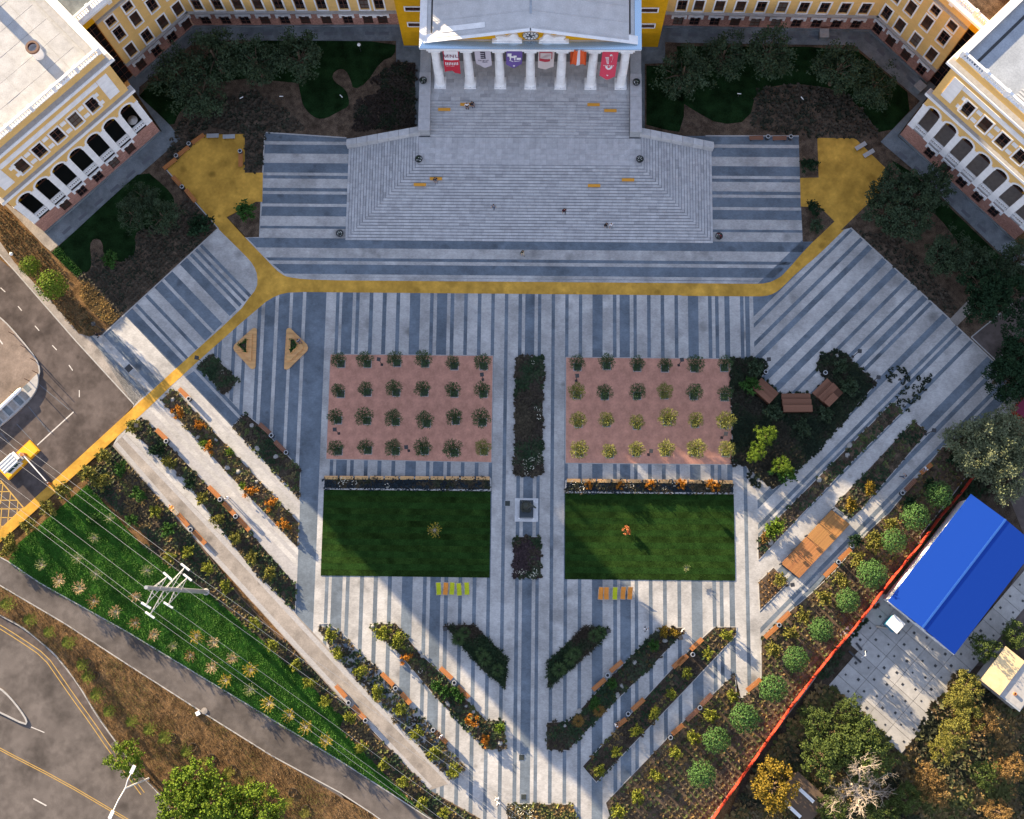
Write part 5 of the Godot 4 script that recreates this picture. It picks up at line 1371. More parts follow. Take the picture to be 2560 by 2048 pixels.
	rocks([Vector2(11.44, 8.25), Vector2(10.95, 9.4), Vector2(6.29, 11.36), Vector2(4.55, 13.08), Vector2(15.87, 1.57), Vector2(16.74, 2.82), Vector2(13.01, 5.46)], "in the crooked east bed")
	rocks([Vector2(38.91, -33.1), Vector2(36.2, -17.21), Vector2(39.8, -20.38), Vector2(40.14, -21.6), Vector2(29.93, -9.36)], "around the seating steps and the narrow bed")
	# ground cover in the gardens
	var dk := [Color(0.045, 0.04, 0.03), Color(0.025, 0.03, 0.02), Color(0.06, 0.05, 0.038)]
	cover("garden_plants", "dark low plants on the mulch of the north-west garden", [Vector2(-48.37, -57.47), Vector2(-43.61, -63.2), Vector2(-38.24, -62.43), Vector2(-37.97, -57.11), Vector2(-35.65, -57.13), Vector2(-35.59, -62.59), Vector2(-29.33, -62.86), Vector2(-32.64, -65.53), Vector2(-37.06, -68.66), Vector2(-40.22, -67.73), Vector2(-45.51, -66.56), Vector2(-47.83, -62.5)], "low", 0.5, dk, Vector2(0.7, 1.3))
	cover("garden_plants", "dark shrubs on the mulch beside the west parapet wall", [Vector2(-22.31, -69.66), Vector2(-18.54, -72.57), Vector2(-15.88, -72.59), Vector2(-15.8, -63.56), Vector2(-23.84, -62.85), Vector2(-23.67, -67.01), Vector2(-20.8, -68.13), Vector2(-19.91, -69.46)], "low", 0.42, [Color(0.03, 0.022, 0.018), Color(0.018, 0.025, 0.014), Color(0.04, 0.032, 0.025)], Vector2(0.9, 1.6), 0.05, 0.15)
	cover("garden_plants", "rows of small dark plants on the mulch of the west garden", [Vector2(-59.11, -42.55), Vector2(-57.56, -43.39), Vector2(-57.04, -45.78), Vector2(-55.87, -45.55), Vector2(-53.71, -44.38), Vector2(-51.62, -45.82), Vector2(-51.68, -48.45), Vector2(-47.22, -51.26), Vector2(-45.04, -53.57), Vector2(-41.32, -49.26), Vector2(-53.24, -37.54), Vector2(-54.28, -36.01), Vector2(-56.76, -38.68)], "low", 0.52, dk, Vector2(0.7, 1.2), 0.05, 0.2)
	cover("garden_plants", "dark low plants on the mulch of the north-east garden", [Vector2(29.53, -69.11), Vector2(34.2, -70.05), Vector2(40.51, -69.19), Vector2(43.56, -66.07), Vector2(45.73, -62.29), Vector2(42.28, -62.49), Vector2(37.36, -62.45), Vector2(34.95, -62.77), Vector2(28.36, -63.72)], "low", 0.5, dk, Vector2(0.7, 1.3))
	cover("garden_plants", "plants on the dark mulch of the east garden", [Vector2(41.38, -49.92), Vector2(53.48, -38.2), Vector2(54.43, -39.98), Vector2(50.55, -45.3), Vector2(47.25, -48.88)], "low", 0.5, dk, Vector2(0.6, 1.1))
	cover("dry_grass", "sunlit straw-coloured grass at the corner by the road", [Vector2(-58.62, -42.08), Vector2(-57.44, -41.74), Vector2(-55.71, -40.1), Vector2(-53.11, -37.31), Vector2(-54.29, -36.13), Vector2(-56.22, -37.51), Vector2(-58.34, -39.84)], "tuft", 0.3, [Color(0.34, 0.22, 0.07), Color(0.28, 0.18, 0.07), Color(0.20, 0.13, 0.05)], Vector2(0.7, 1.1))
	cover("dry_grass", "brown grass on the verge between the arcaded building and the sidewalk", [Vector2(-71.26, -51.88), Vector2(-69.58, -52.12), Vector2(-62.71, -45.41), Vector2(-60.2, -42.74), Vector2(-60.06, -40.92), Vector2(-55.3, -35.53), Vector2(-56.9, -34.77), Vector2(-58.37, -35.08), Vector2(-60.86, -37.7), Vector2(-62.69, -39.82), Vector2(-65.44, -42.8), Vector2(-69.61, -47.52)], "tuft", 0.4, [Color(0.10, 0.075, 0.035), Color(0.07, 0.06, 0.03), Color(0.14, 0.10, 0.05)], Vector2(0.5, 0.9))
	cover("lawn_grass", "sunlit green grass at the west garden's corner", [Vector2(-62.71, -45.85), Vector2(-61.62, -46.69), Vector2(-60.34, -45.03), Vector2(-58.47, -43.15), Vector2(-59.12, -42.61)], "blade", 0.22, [Color(0.03, 0.11, 0.015), Color(0.045, 0.13, 0.02)], Vector2(0.9, 1.3))

func plots() -> void:
	# two red gravel plots with square tree pits
	for side in ["west", "east"]:
		var w: bool = side == "west"
		var q: Array = [Vector2(-25.76, -32.69), Vector2(-4.86, -32.7), Vector2(-4.83, -18.94), Vector2(-25.77, -19.12)] if w else [Vector2(4.42, -32.59), Vector2(25.43, -32.61), Vector2(25.45, -19), Vector2(4.43, -18.95)]
		sheet("red_gravel_plot", q, -0.02, 0.012, M.gravel_red).set_meta("label", "%s plot of reddish gravel planted with a grid of small trees" % side)
		var b := ms()
		for i in 4: b.prism(strip([q[i], q[(i + 1) % 4]], 0.1), -0.02, 0.018)
		struct("edging_kerb", b.done(), M.kerb)
	# lawns
	for side in ["west", "east"]:
		var w: bool = side == "west"
		var q: Array = [Vector2(-25.86, -15.33), Vector2(-4.89, -15.28), Vector2(-4.86, -4.57), Vector2(-25.84, -4.56)] if w else [Vector2(4.41, -15.15), Vector2(25.5, -15.36), Vector2(25.5, -4.58), Vector2(4.45, -4.49)]
		var b := ms()
		b.prism(q, -0.02, 0.05)
		var lw := struct("lawn", b.done(), M.turf)
		lw.set_meta("label", "%s mown lawn in the middle of the square" % side)
		# mown stripes running west to east
		b = ms()
		var n := 14
		for k in range(0, n, 2):
			var a: Vector2 = q[0].lerp(q[3], k / float(n)); var c: Vector2 = q[1].lerp(q[2], k / float(n))
			var d: Vector2 = q[1].lerp(q[2], (k + 1) / float(n)); var e: Vector2 = q[0].lerp(q[3], (k + 1) / float(n))
			b.prism([a, c, d, e], 0.053, 0.053)
		if not M.has("turf_mown"): mat("turf_mown", Color(0.0135, 0.036, 0.0075), 1.0, M.turf.albedo_texture, 8.0)
		mi("mown_stripe", b.done(), M.turf_mown, lw).set_meta("kind", "stuff")
		cover("grass_blades", "short grass of the %s lawn" % side, q, "blade", 0.36, [Color(0.012, 0.033, 0.006), Color(0.015, 0.04, 0.008), Color(0.019, 0.044, 0.009)], Vector2(0.28, 0.42), 0.045, 0.5, 1.0, 0.0, lw)
		# planter with a row of seat planks on its north edge
		var p: Array = [Vector2(-25.89, -16.76), Vector2(-4.94, -16.9), Vector2(-4.88, -15.41), Vector2(-25.85, -15.35)] if w else [Vector2(4.54, -16.74), Vector2(25.45, -16.78), Vector2(25.48, -15.36), Vector2(4.45, -15.27)]
		var t := thing("planter", "long low planter with orange seat planks along the north edge of the %s lawn" % side, "planter", "", V3((p[0] + p[2]) / 2, 0))
		var o: Vector2 = (p[0] + p[2]) / 2
		b = ms()
		for i in 4:
			b.prism(strip([p[i] - o, p[(i + 1) % 4] - o], 0.18), 0, 0.42 + 0.002 * i)
		mi("wall", b.done(), M.kerb, t)
		b = ms()
		b.prism([p[0] - o, p[1] - o, p[2] - o, p[3] - o], 0.0, 0.34)
		mi("soil", b.done(), M.soil, t)
		var plank := ms()
		for k in 3:
			plank.col = Color(rr(0.9, 1.1), rr(0.9, 1.05), 1)
			plank.box(Vector3(-0.84, 0.0, -0.22 + k * 0.15), Vector3(0.84, 0.05, -0.09 + k * 0.15))
		var pm := plank.done()
		for k in 11:
			var at: Vector2 = p[0].lerp(p[1], (k + 0.5) / 11.0) - o + Vector2(0, 0.02)
			mi("seat_plank", pm, M.wood_deck, t, V3(at, 0.43))
		cover("planter_plants", "dark plants and blue-green tufts in the %s planter" % side, p, "low", 0.34, [Color(0.012, 0.02, 0.03), Color(0.03, 0.035, 0.02), Color(0.055, 0.045, 0.03), Color(0.015, 0.025, 0.035)], Vector2(0.8, 1.2), 0.34, 0.4, 1.0, 0.0)
		cover("white_flowers", "white blossoms in the %s planter" % side, p, "flower", 0.8, [Color(0.65, 0.63, 0.55)], Vector2(0.8, 1.3), 0.5, 0.5, 0.35, 0.0)

func lawn_strip() -> void:
	# wild lawn between the walk and the diagonal road, dark planted strip beside the walk, hedge soil, asphalt lane, brown verge
	var lawn := [Vector2(-55.81, -15.58), Vector2(-48.74, -8.3), Vector2(-39.76, -2.28), Vector2(-33.54, 2.71), Vector2(-28.41, 7.07), Vector2(-22.31, 12.52), Vector2(-22.76, 13.66), Vector2(-14.35, 21.76), Vector2(-11.59, 24.21), Vector2(-13.36, 22.76), Vector2(-22.61, 17.64), Vector2(-35.11, 10.64), Vector2(-49.4, 2.72), Vector2(-60.8, -3.16), Vector2(-65.03, -5.75), Vector2(-64.01, -8.01), Vector2(-61.57, -10.24)]
	sheet("wild_lawn", lawn, -0.1, 0.03, M.turf_wild).set_meta("label", "rough green lawn strip planted with saplings")
	var lane := [Vector2(-72.37, -9.01), Vector2(-66.08, -6.33), Vector2(-65.03, -5.81), Vector2(-60.8, -3.19), Vector2(-49.4, 2.68), Vector2(-35.12, 10.61), Vector2(-22.12, 17.89), Vector2(-22.61, 17.66), Vector2(-11.6, 24.15), Vector2(-5, 28.22), Vector2(-8.78, 30.1), Vector2(-18.53, 23.67), Vector2(-22.47, 21.32), Vector2(-21.96, 22.06), Vector2(-30.89, 17.16), Vector2(-38.93, 12.56), Vector2(-49.14, 6.59), Vector2(-57.43, 1.66), Vector2(-65.78, -2.84), Vector2(-72.06, -5.62)]
	sheet("asphalt_lane", lane, -0.1, 0.0, M.asphalt_old).set_meta("label", "narrow asphalt lane running diagonally below the lawn strip")
	for l in [[Vector2(-72.37, -9.01), Vector2(-66.08, -6.33), Vector2(-65.03, -5.81), Vector2(-60.8, -3.19), Vector2(-49.4, 2.68), Vector2(-35.12, 10.61), Vector2(-22.12, 17.89), Vector2(-11.6, 24.15), Vector2(-5, 28.22)], [Vector2(-8.78, 30.1), Vector2(-18.53, 23.67), Vector2(-22.47, 21.32), Vector2(-30.89, 17.16), Vector2(-38.93, 12.56), Vector2(-49.14, 6.59), Vector2(-57.43, 1.66), Vector2(-65.78, -2.84), Vector2(-72.06, -5.62)]]:
		var b := ms()
		b.prism(strip(l, 0.13), -0.05, 0.05)
		struct("kerb", b.done(), M.kerb)
	sheet("planted_strip", [Vector2(-54.19, -20), Vector2(-53, -20.42), Vector2(-41.31, -8.39), Vector2(-35.76, -1.94), Vector2(-22.38, 10.81), Vector2(-22.89, 10.11), Vector2(-11.68, 20.92), Vector2(-5.45, 24.11), Vector2(-3.13, 25.45), Vector2(-8.88, 25.54), Vector2(-14.35, 21.79), Vector2(-22.76, 13.69), Vector2(-22.31, 12.55), Vector2(-28.41, 7.11), Vector2(-33.54, 2.75), Vector2(-39.76, -2.24), Vector2(-48.73, -8.26), Vector2(-46.09, -7.73), Vector2(-55.8, -15.54)], -0.1, 0.036, M.soil)
	sheet("hedge_strip", [Vector2(-54.15, -19.96), Vector2(-55.8, -15.54), Vector2(-61.57, -10.2), Vector2(-64.01, -7.97), Vector2(-65.03, -5.75), Vector2(-66.08, -6.33), Vector2(-72.37, -9.01), Vector2(-71.79, -2.76), Vector2(-66.24, -8.14), Vector2(-60.63, -13.63)], -0.1, 0.034, M.mulch)
	var eb := ms()
	eb.prism(strip([Vector2(-41.2, -8.29), Vector2(-35.76, -1.84), Vector2(-22.37, 10.87), Vector2(-11.67, 20.98), Vector2(-5.45, 24.17)], 0.14), -0.05, 0.08)
	struct("edging_kerb", eb.done(), M.bark)
	var verge := [Vector2(-72.06, -5.62), Vector2(-65.78, -2.84), Vector2(-57.43, 1.66), Vector2(-49.14, 6.59), Vector2(-38.93, 12.56), Vector2(-30.89, 17.16), Vector2(-21.96, 22.06), Vector2(-18.53, 23.67), Vector2(-8.78, 30.1), Vector2(-8.61, 38.18), Vector2(-33.86, 35.01), Vector2(-38.99, 28.75), Vector2(-42.12, 24.58), Vector2(-44.23, 21.83), Vector2(-46.7, 19.63), Vector2(-50.1, 15.59), Vector2(-52.66, 12.56), Vector2(-54.43, 9.92), Vector2(-56.39, 7.45), Vector2(-58.55, 5.17), Vector2(-62.35, 2.31), Vector2(-65.47, 0.79), Vector2(-71.77, -2.46)]
	sheet("verge_ground", verge, -0.1, 0.02, M.dry_earth).set_meta("label", "brown dry verge between the lane and the corner road")
	cover("wild_grass", "rough green grass of the lawn strip", lawn, "blade", 0.24, [Color(0.028, 0.09, 0.012), Color(0.045, 0.125, 0.016), Color(0.06, 0.15, 0.022), Color(0.032, 0.10, 0.013)], Vector2(0.7, 1.3), 0.02)
	cover("dry_grass", "dry brown grass of the verge", verge, "blade", 0.3, [Color(0.13, 0.09, 0.045), Color(0.18, 0.12, 0.065), Color(0.09, 0.075, 0.03), Color(0.07, 0.075, 0.02)], Vector2(0.5, 1.0), 0.02)
	cover("strip_plants", "dark perennials beside the beige walk's west edge", [Vector2(-54.19, -20), Vector2(-53, -20.42), Vector2(-41.31, -8.39), Vector2(-35.76, -1.94), Vector2(-22.38, 10.81), Vector2(-22.89, 10.11), Vector2(-11.68, 20.92), Vector2(-5.45, 24.11), Vector2(-3.13, 25.45), Vector2(-8.88, 25.54), Vector2(-14.35, 21.79), Vector2(-22.76, 13.69), Vector2(-22.31, 12.55), Vector2(-28.41, 7.11), Vector2(-33.54, 2.75), Vector2(-39.76, -2.24), Vector2(-48.73, -8.26), Vector2(-46.09, -7.73), Vector2(-55.8, -15.54)], "low", 0.5, DARK_GREEN + OCHRE, Vector2(0.7, 1.2), 0.04, 0.2)


func service_yard() -> void:
	sheet("yard_ground", [Vector2(54.74, -17.62), Vector2(65.17, -25.64), Vector2(70.03, -9.16), Vector2(67.11, 33.38), Vector2(38.98, 33.84), Vector2(21.94, 28.53), Vector2(26.31, 18.37), Vector2(35.28, 6.97), Vector2(41.37, -0.44), Vector2(48.46, -10.57)], -0.1, -0.05, M.soil).set_meta("label", "dark overgrown ground of the neighbouring yard")
	sheet("yard_asphalt", [Vector2(52.37, 5.98), Vector2(61.07, -7.08), Vector2(66.27, -11.67), Vector2(67.65, -2.87), Vector2(60.49, 2.81), Vector2(58.74, 2.83), Vector2(55.51, 5.17)], -0.06, -0.04, M.asphalt)
	sheet("yard_asphalt", [Vector2(59.59, -15.67), Vector2(61.81, -19.72), Vector2(66.91, -21.59), Vector2(66.1, -9.11), Vector2(61.29, -10.72)], -0.06, -0.045, M.asphalt)
	# red sheet fence
	var line := [Vector2(17.18, 29.51), Vector2(22.01, 23.75), Vector2(26.52, 17.67), Vector2(32.09, 10.09), Vector2(36.11, 5.09), Vector2(40.57, 0.03), Vector2(44.89, -5.47), Vector2(48.21, -9.32), Vector2(50.72, -12.58), Vector2(53.44, -15.6), Vector2(56.84, -19.86)]
	var f := thing("fence", "bright red sheet metal fence between the park and the yard", "fence", "", V3(line[3]))
	for i in line.size() - 1:
		var a: Vector2 = line[i]; var e: Vector2 = line[i + 1]
		var n := maxi(1, int(round(a.distance_to(e) / 2.4)))
		for k in n:
			var p := a.lerp(e, k / float(n)); var q := a.lerp(e, (k + 1) / float(n))
			var d := p.distance_to(q)
			var b := ms()
			var ribs := 12
			for r in ribs:
				var x0 := d * r / ribs; var x1 := d * (r + 0.5) / ribs; var x2 := d * (r + 1) / ribs
				b.box(Vector3(x0, 0.05, -0.02), Vector3(x1, 1.5, 0.01)); b.box(Vector3(x1, 0.05, -0.03), Vector3(x2, 1.5, -0.005))
			mi("panel", b.done(), M.red_sheet, f, V3(p - line[3]), yaw(q - p))
			b = ms()
			b.box(Vector3(-0.04, 0, -0.12), Vector3(0.04, 1.55, -0.04))
			mi("post", b.done(), M.metal_dark, f, V3(p - line[3]), yaw(q - p))
	var rc := thing("container", "dark red box container at the east edge of the paving", "container", "", V3(Vector2(61.62, -26.62)), yaw(Vector2(62.32, -28.27) - Vector2(60.27, -25.89)))
	var cb := ms()
	cb.box(Vector3(-1.2, 0.1, -0.6), Vector3(3.5, 1.5, 0.8))
	mi("box", cb.done(), M.red_sheet, rc)
	cb = ms()
	cb.box(Vector3(-1.25, 1.5, -0.65), Vector3(3.55, 1.58, 0.85))
	mi("lid", cb.done(), M.wine, rc)
	# blue roofed building
	var left := Vector2(43.2, -2.51); var top := Vector2(53.36, -15.01); var bot := Vector2(51, 3.44)
	var u := (top - left).normalized(); var v := Vector2(-u.y, u.x)
	if v.dot(bot - left) < 0: v = -v
	var L := left.distance_to(top) ; var W := (bot - left).dot(v)
	var B := thing("warehouse", "low white building under a bright blue gable roof in the yard", "building", "", V3(left), yaw(u))
	var b := ms()
	var s := 1.0 if V3(v).dot(Basis(Vector3.UP, yaw(u)).z) > 0 else -1.0
	b.box(Vector3(0.25, 0, minf(0.25 * s, (W - 0.25) * s)), Vector3(L - 0.25, 3.9, maxf(0.25 * s, (W - 0.25) * s)))
	mi("wall", b.done(), M.white, B)
	for h in 2:
		b = ms()
		var z0 := (0.0 if h == 0 else W) * s; var zm := W * 0.5 * s
		var nn := Vector3(0, 8.9, -s if h == 0 else s).normalized()
		b.quad(Vector3(-0.3, 4.0, z0), Vector3(L + 0.3, 4.0, z0), Vector3(L + 0.3, 4.55, zm), Vector3(-0.3, 4.55, zm), nn)
		b.quad(Vector3(-0.3, 3.9, z0), Vector3(L + 0.3, 3.9, z0), Vector3(L + 0.3, 4.45, zm), Vector3(-0.3, 4.45, zm), -nn)
		b.quad(Vector3(-0.3, 3.9, z0), Vector3(L + 0.3, 3.9, z0), Vector3(L + 0.3, 4.0, z0), Vector3(-0.3, 4.0, z0))
		b.quad(Vector3(-0.3, 3.9, z0), Vector3(-0.3, 4.0, z0), Vector3(-0.3, 4.55, zm), Vector3(-0.3, 4.45, zm), Vector3.LEFT)
		mi("roof", b.done(), M.blue_sheet, B)
	b = ms()
	b.box(Vector3(-0.32, 4.52, W * 0.5 * s - 0.12), Vector3(L + 0.32, 4.59, W * 0.5 * s + 0.12))
	mi("ridge_cap", b.done(), mat("blue_pale", Color(0.02, 0.085, 0.33), 0.7), B)
	b = ms()
	b.tri(Vector3(0.24, 3.9, 0.3 * s), Vector3(0.24, 3.9, (W - 0.3) * s), Vector3(0.24, 4.45, W * 0.5 * s), Vector3.LEFT)
	mi("gable", b.done(), M.white, B)
	b = ms()
	b.box(Vector3(-0.36, 3.75, minf(0, W * s)), Vector3(-0.3, 3.95, maxf(0, W * s)))
	mi("fascia", b.done(), M.metal_white, B)
	for k in 3:
		b = ms()
		b.box(Vector3(0.2, 1.2, (1.5 + k * 2.6) * s - 0.5), Vector3(0.245, 2.4, (1.5 + k * 2.6) * s + 0.5))
		mi("window", b.done(), M.glass_dark, B)
	# concrete slabs of the yard with dark lifting holes
	var o := Vector2(45.09, 15.78)
	var d1 := (Vector2(35.88, 7.49) - o).normalized(); var d2 := Vector2(-d1.y, d1.x)
	if d2.dot(Vector2(52.37, 5.98) - o) < 0: d2 = -d2
	var yard := PackedVector2Array([Vector2(45.12, 15.87), Vector2(35.75, 7.5), Vector2(41.15, 0.22), Vector2(42.83, -2.95), Vector2(44.2, -2.77), Vector2(51.52, 3.54), Vector2(61.12, -7.87), Vector2(66.4, -13.66), Vector2(67.79, -10.9), Vector2(52.37, 6.07), Vector2(50.31, 8.76)])
	var Y := thing("yard_pavement", "yard floor of grey concrete slabs with dark lifting holes", "pavement", "", V3(o))
	Y.set_meta("kind", "structure")
	var holes := ms()
	var tiles := []
	for k in 5:
		var q := ms()
		var t := 0.86 + 0.06 * k
		q.col = Color(t, t, t)
		q.box(Vector3(-1.43, -0.1, -0.93), Vector3(1.43, 0, 0.93))
		tiles.append(q.done())
	var turn := yaw(d1)
	for i in range(-9, 14):
		for j in range(-6, 26):
			var c := o + d1 * (i * 2.9 + 1.45) + d2 * (j * 1.9 + 0.95)
			if Geometry2D.is_point_in_polygon(c, yard):
				mi("slab", tiles[rng.randi() % 5], M.slab, Y, V3(c - o, 0.03 + rr(-0.01, 0.01)), turn + rr(-0.006, 0.006))
				for q in [Vector2(-0.75, 0.3), Vector2(0.75, -0.3)]:
					var h: Vector2 = c - o + d1 * q.x + d2 * q.y
					var sz := rr(0.10, 0.17)
					holes.box(Vector3(-sz, 0, -sz), Vector3(sz, 0.005, sz), Basis(Vector3.UP, turn), V3(h, 0.043))
	stuff(mi("lifting_holes", holes.done(), M.metal_dark, Y))
	# small things in the yard
	var cab := thing("utility_shed", "small white cubic shed with a pale roof near the blue building's corner", "shed", "", V3(Vector2(44.42, 0.43)), turn)
	b = ms()
	b.box(Vector3(-0.75, 0, -0.7), Vector3(0.75, 1.9, 0.7))
	mi("wall", b.done(), mat("teal_sheet", Color(0.05, 0.22, 0.33), 0.6), cab)
	b = ms()
	b.box(Vector3(-0.85, 1.9, -0.8), Vector3(0.85, 2.0, 0.8))
	mi("roof", b.done(), M.metal_white, cab)
	b = ms()
	b.box(Vector3(-0.3, 0.05, 0.7), Vector3(0.3, 1.7, 0.73))
	mi("door", b.done(), M.metal_grey, cab)
	b = ms()
	b.tube([V3(Vector2(42.59, 0.74), 0.15), V3(Vector2(45.44, 1.18), 0.15)], [0.12, 0.10], 8)
	tag(mi("timber_pole", b.done(), M.bark_pale), "pale wooden pole lying on the slabs by the white shed", "pole")
	for q in [[[Vector2(40.08, 2.79), Vector2(40.73, 3.61)], 0], [[Vector2(39.17, 3.77), Vector2(40.58, 5.09)], 1]]:
		b = ms()
		b.box(Vector3(0, 0.03, -0.12), Vector3(q[0][0].distance_to(q[0][1]), 0.2, 0.12))
		tag(mi("steel_channel", b.done(), M.metal_dark, self, V3(q[0][0]), yaw(q[0][1] - q[0][0])), ["shorter dark steel channel lying on the slabs", "longer dark steel channel lying on the slabs"][q[1]], "steel beam")
	b = ms()
	b.tube([V3(Vector2(40.6, 4.51), 0.4), V3(Vector2(41, 4.22), 0.9), V3(Vector2(40.92, 3.74), 1.0), V3(Vector2(41.22, 3.68), 0.2)], [0.05, 0.05, 0.05, 0.05], 6)
	tag(mi("pipe_frame", b.done(), M.metal_white), "bent white pipe standing on the slabs", "pipe")
	# beige roofed shed
	var sl := Vector2(57.12, 3.01); var sb := Vector2(56.51, 8.11); var sw := Vector2(54.02, 6.84)
	var su := (sl - sw).normalized()
	var S := thing("shed", "cream roofed shed beside a grey flat roof at the yard's east edge", "shed", "", V3(sw), yaw(su))
	var sL := sw.distance_to(sl)
	b = ms()
	b.box(Vector3(0.1, 0, 0.1), Vector3(sL - 0.1, 2.9, 5.6))
	mi("wall", b.done(), M.kerb, S)
	b = ms()
	b.box(Vector3(-0.1, 2.9, -0.1), Vector3(sL + 0.1, 3.05, 2.7))
	mi("roof", b.done(), mat("cream_sheet", Color(0.66, 0.50, 0.28), 0.8, M.roof_pale.albedo_texture, 4.0), S)
	b = ms()
	b.box(Vector3(-0.1, 2.7, 2.72), Vector3(sL + 0.1, 2.84, 5.7))
	mi("flat_roof", b.done(), M.roof_slate, S)
	b = ms()
	b.lathe([Vector2(0.2, 0), Vector2(0.2, 0.3), Vector2(0.12, 0.3), Vector2(0.12, 0.05), Vector2(0, 0.05)], Vector3(1.2, 2.84, 4.0), 12)
	mi("roof_vent", b.done(), M.wood_orange, S)
	# half hidden hut between the trees
	var hu := thing("hut", "half hidden dark hut with pale roof edges between the yard's trees", "hut", "", V3(Vector2(32.57, 20.87)), turn)
	b = ms()
	b.box(Vector3(-2.2, 0, -1.6), Vector3(2.2, 2.1, 1.8))
	mi("wall", b.done(), M.bark, hu)
	b = ms()
	b.box(Vector3(-2.4, 2.1, -1.8), Vector3(2.4, 2.18, 2.0))
	mi("roof", b.done(), M.bark, hu)
	for z in [-1.75, 0.6]:
		b = ms()
		b.box(Vector3(-1.2, 2.18, z - 0.2), Vector3(1.4, 2.3, z + 0.2))
		mi("roof_board", b.done(), M.metal_white, hu)

func checkpoint() -> void:
	var a := Vector2(-66.43, -16.67); var e := Vector2(-62.78, -20.48)
	var u := (e - a).normalized()
	var L := a.distance_to(e)
	var I := thing("gate_island", "long yellow kerbed island of the road checkpoint", "traffic island", "", V3(a, -0.12), yaw(u))
	var b := ms()
	b.box(Vector3(0, 0, -0.95), Vector3(L, 0.35, 0.95))
	mi("kerb_block", b.done(), mat("island_yellow", Color(0.72, 0.33, 0.015), 0.7), I)
	b = ms()
	b.box(Vector3(0.15, 0.35, -0.8), Vector3(L - 0.15, 0.4, 0.8))
	mi("top", b.done(), mat("island_top", Color(0.78, 0.40, 0.03), 0.75), I)
	b = ms()
	b.box(Vector3(L - 3.2, 0.4, -0.45), Vector3(L - 1.9, 0.75, 0.45))
	mi("hatch", b.done(), M.metal_grey, I)
	var T := thing("guard_booth", "small glazed guard booth with a white slatted roof on the yellow island", "booth", "", V3(Vector2(-65.12, -17.84), -0.1), yaw(u))
	b = ms()
	b.box(Vector3(-0.95, 0, -0.6), Vector3(0.95, 1.0, 0.6))
	for x in [-0.95, 0.0, 0.87]:
		for z in [-0.6, 0.52]: b.box(Vector3(x, 1.0, z), Vector3(x + 0.08, 2.3, z + 0.08))
	mi("frame", b.done(), M.metal_white, T)
	b = ms()
	b.box(Vector3(-0.9, 1.0, -0.56), Vector3(0.9, 2.3, 0.56))
	mi("glazing", b.done(), mat("glass_green", Color(0.01, 0.05, 0.045), 0.2), T)
	b = ms()
	b.box(Vector3(-1.1, 2.3, -0.75), Vector3(1.1, 2.4, 0.75))
	mi("roof", b.done(), mat("booth_roof", Color(0.45, 0.47, 0.48), 0.6), T)
	b = ms()
	for k in 4: b.box(Vector3(-1.1, 2.4, -0.7 + k * 0.4), Vector3(1.1, 2.46, -0.55 + k * 0.4))
	stuff(mi("roof_ribs", b.done(), M.metal_white, T))
	var U := thing("barrier_cabinet", "white cabinet between the booth and the barrier on the yellow island", "cabinet", "", V3(Vector2(-64.92, -18.67), 0.28), yaw(u))
	b = ms()
	b.box(Vector3(-0.55, 0, -0.55), Vector3(0.55, 1.0, 0.55))
	mi("body", b.done(), M.metal_grey, U)
	b = ms()
	b.box(Vector3(-0.6, 1.0, -0.6), Vector3(0.6, 1.08, 0.6))
	mi("lid", b.done(), M.metal_white, U)
	var p0 := Vector2(-63.91, -19.17); var p1 := Vector2(-60.4, -15.59)
	var G := thing("boom_barrier", "white boom barrier closed across the lane beside the yellow island", "barrier", "", V3(p0, 0.0))
	b = ms()
	b.box(Vector3(-0.25, 0.28, -0.2), Vector3(0.25, 1.1, 0.2))
	mi("housing", b.done(), M.wood_orange, G)
	b = ms()
	b.tube([Vector3(0, 1.0, 0), V3(p1 - p0, 0.95)], [0.09, 0.06], 8)
	mi("boom", b.done(), M.metal_white, G)
	b = ms()
	b.box(Vector3(-0.12, -0.1, -0.12), Vector3(0.12, 0.95, 0.12), Basis.IDENTITY, V3(p1 - p0, 0.0))
	mi("rest_post", b.done(), M.wood_orange, G)
	# sign post on the yellow path
	var sp := thing("sign_post", "thin dark post with a small sign at the yellow path's edge near the boom barrier", "sign", "", V3(Vector2(-60.54, -15.75)))
	b = ms()
	b.tube([Vector3.ZERO, Vector3(0, 1.4, 0)], [0.05, 0.05], 8)
	mi("post", b.done(), M.metal_dark, sp)
	b = ms()
	b.box(Vector3(-0.3, 1.2, -0.03), Vector3(0.3, 1.6, 0.03))
	mi("sign_plate", b.done(), M.metal_dark, sp)
	# the platform with a curved end, its striped panels, rail and posts
	var out := smooth([Vector2(-71.89, -18.83), Vector2(-67.5, -22.83), Vector2(-66.28, -23.84), Vector2(-65.01, -25.13), Vector2(-63.81, -26.47), Vector2(-63.12, -27.75), Vector2(-63, -28.99), Vector2(-63.24, -29.71)], 1)
	var inn := smooth([Vector2(-64.19, -28.61), Vector2(-64.94, -27.88), Vector2(-66.37, -26.36), Vector2(-67.68, -24.9), Vector2(-72.04, -20.49)], 0)
	var poly := Array(out); poly.append_array(inn)
	var pc: Vector2 = poly[2]
	var F := thing("bus_platform", "raised pale platform with a rounded end beside the road", "platform", "", V3(pc))
	var loc := []
	for q in poly: loc.append(q - pc)
	b = ms()
	b.prism(loc, -0.12, 0.22)
	mi("base", b.done(), M.kerb, F)
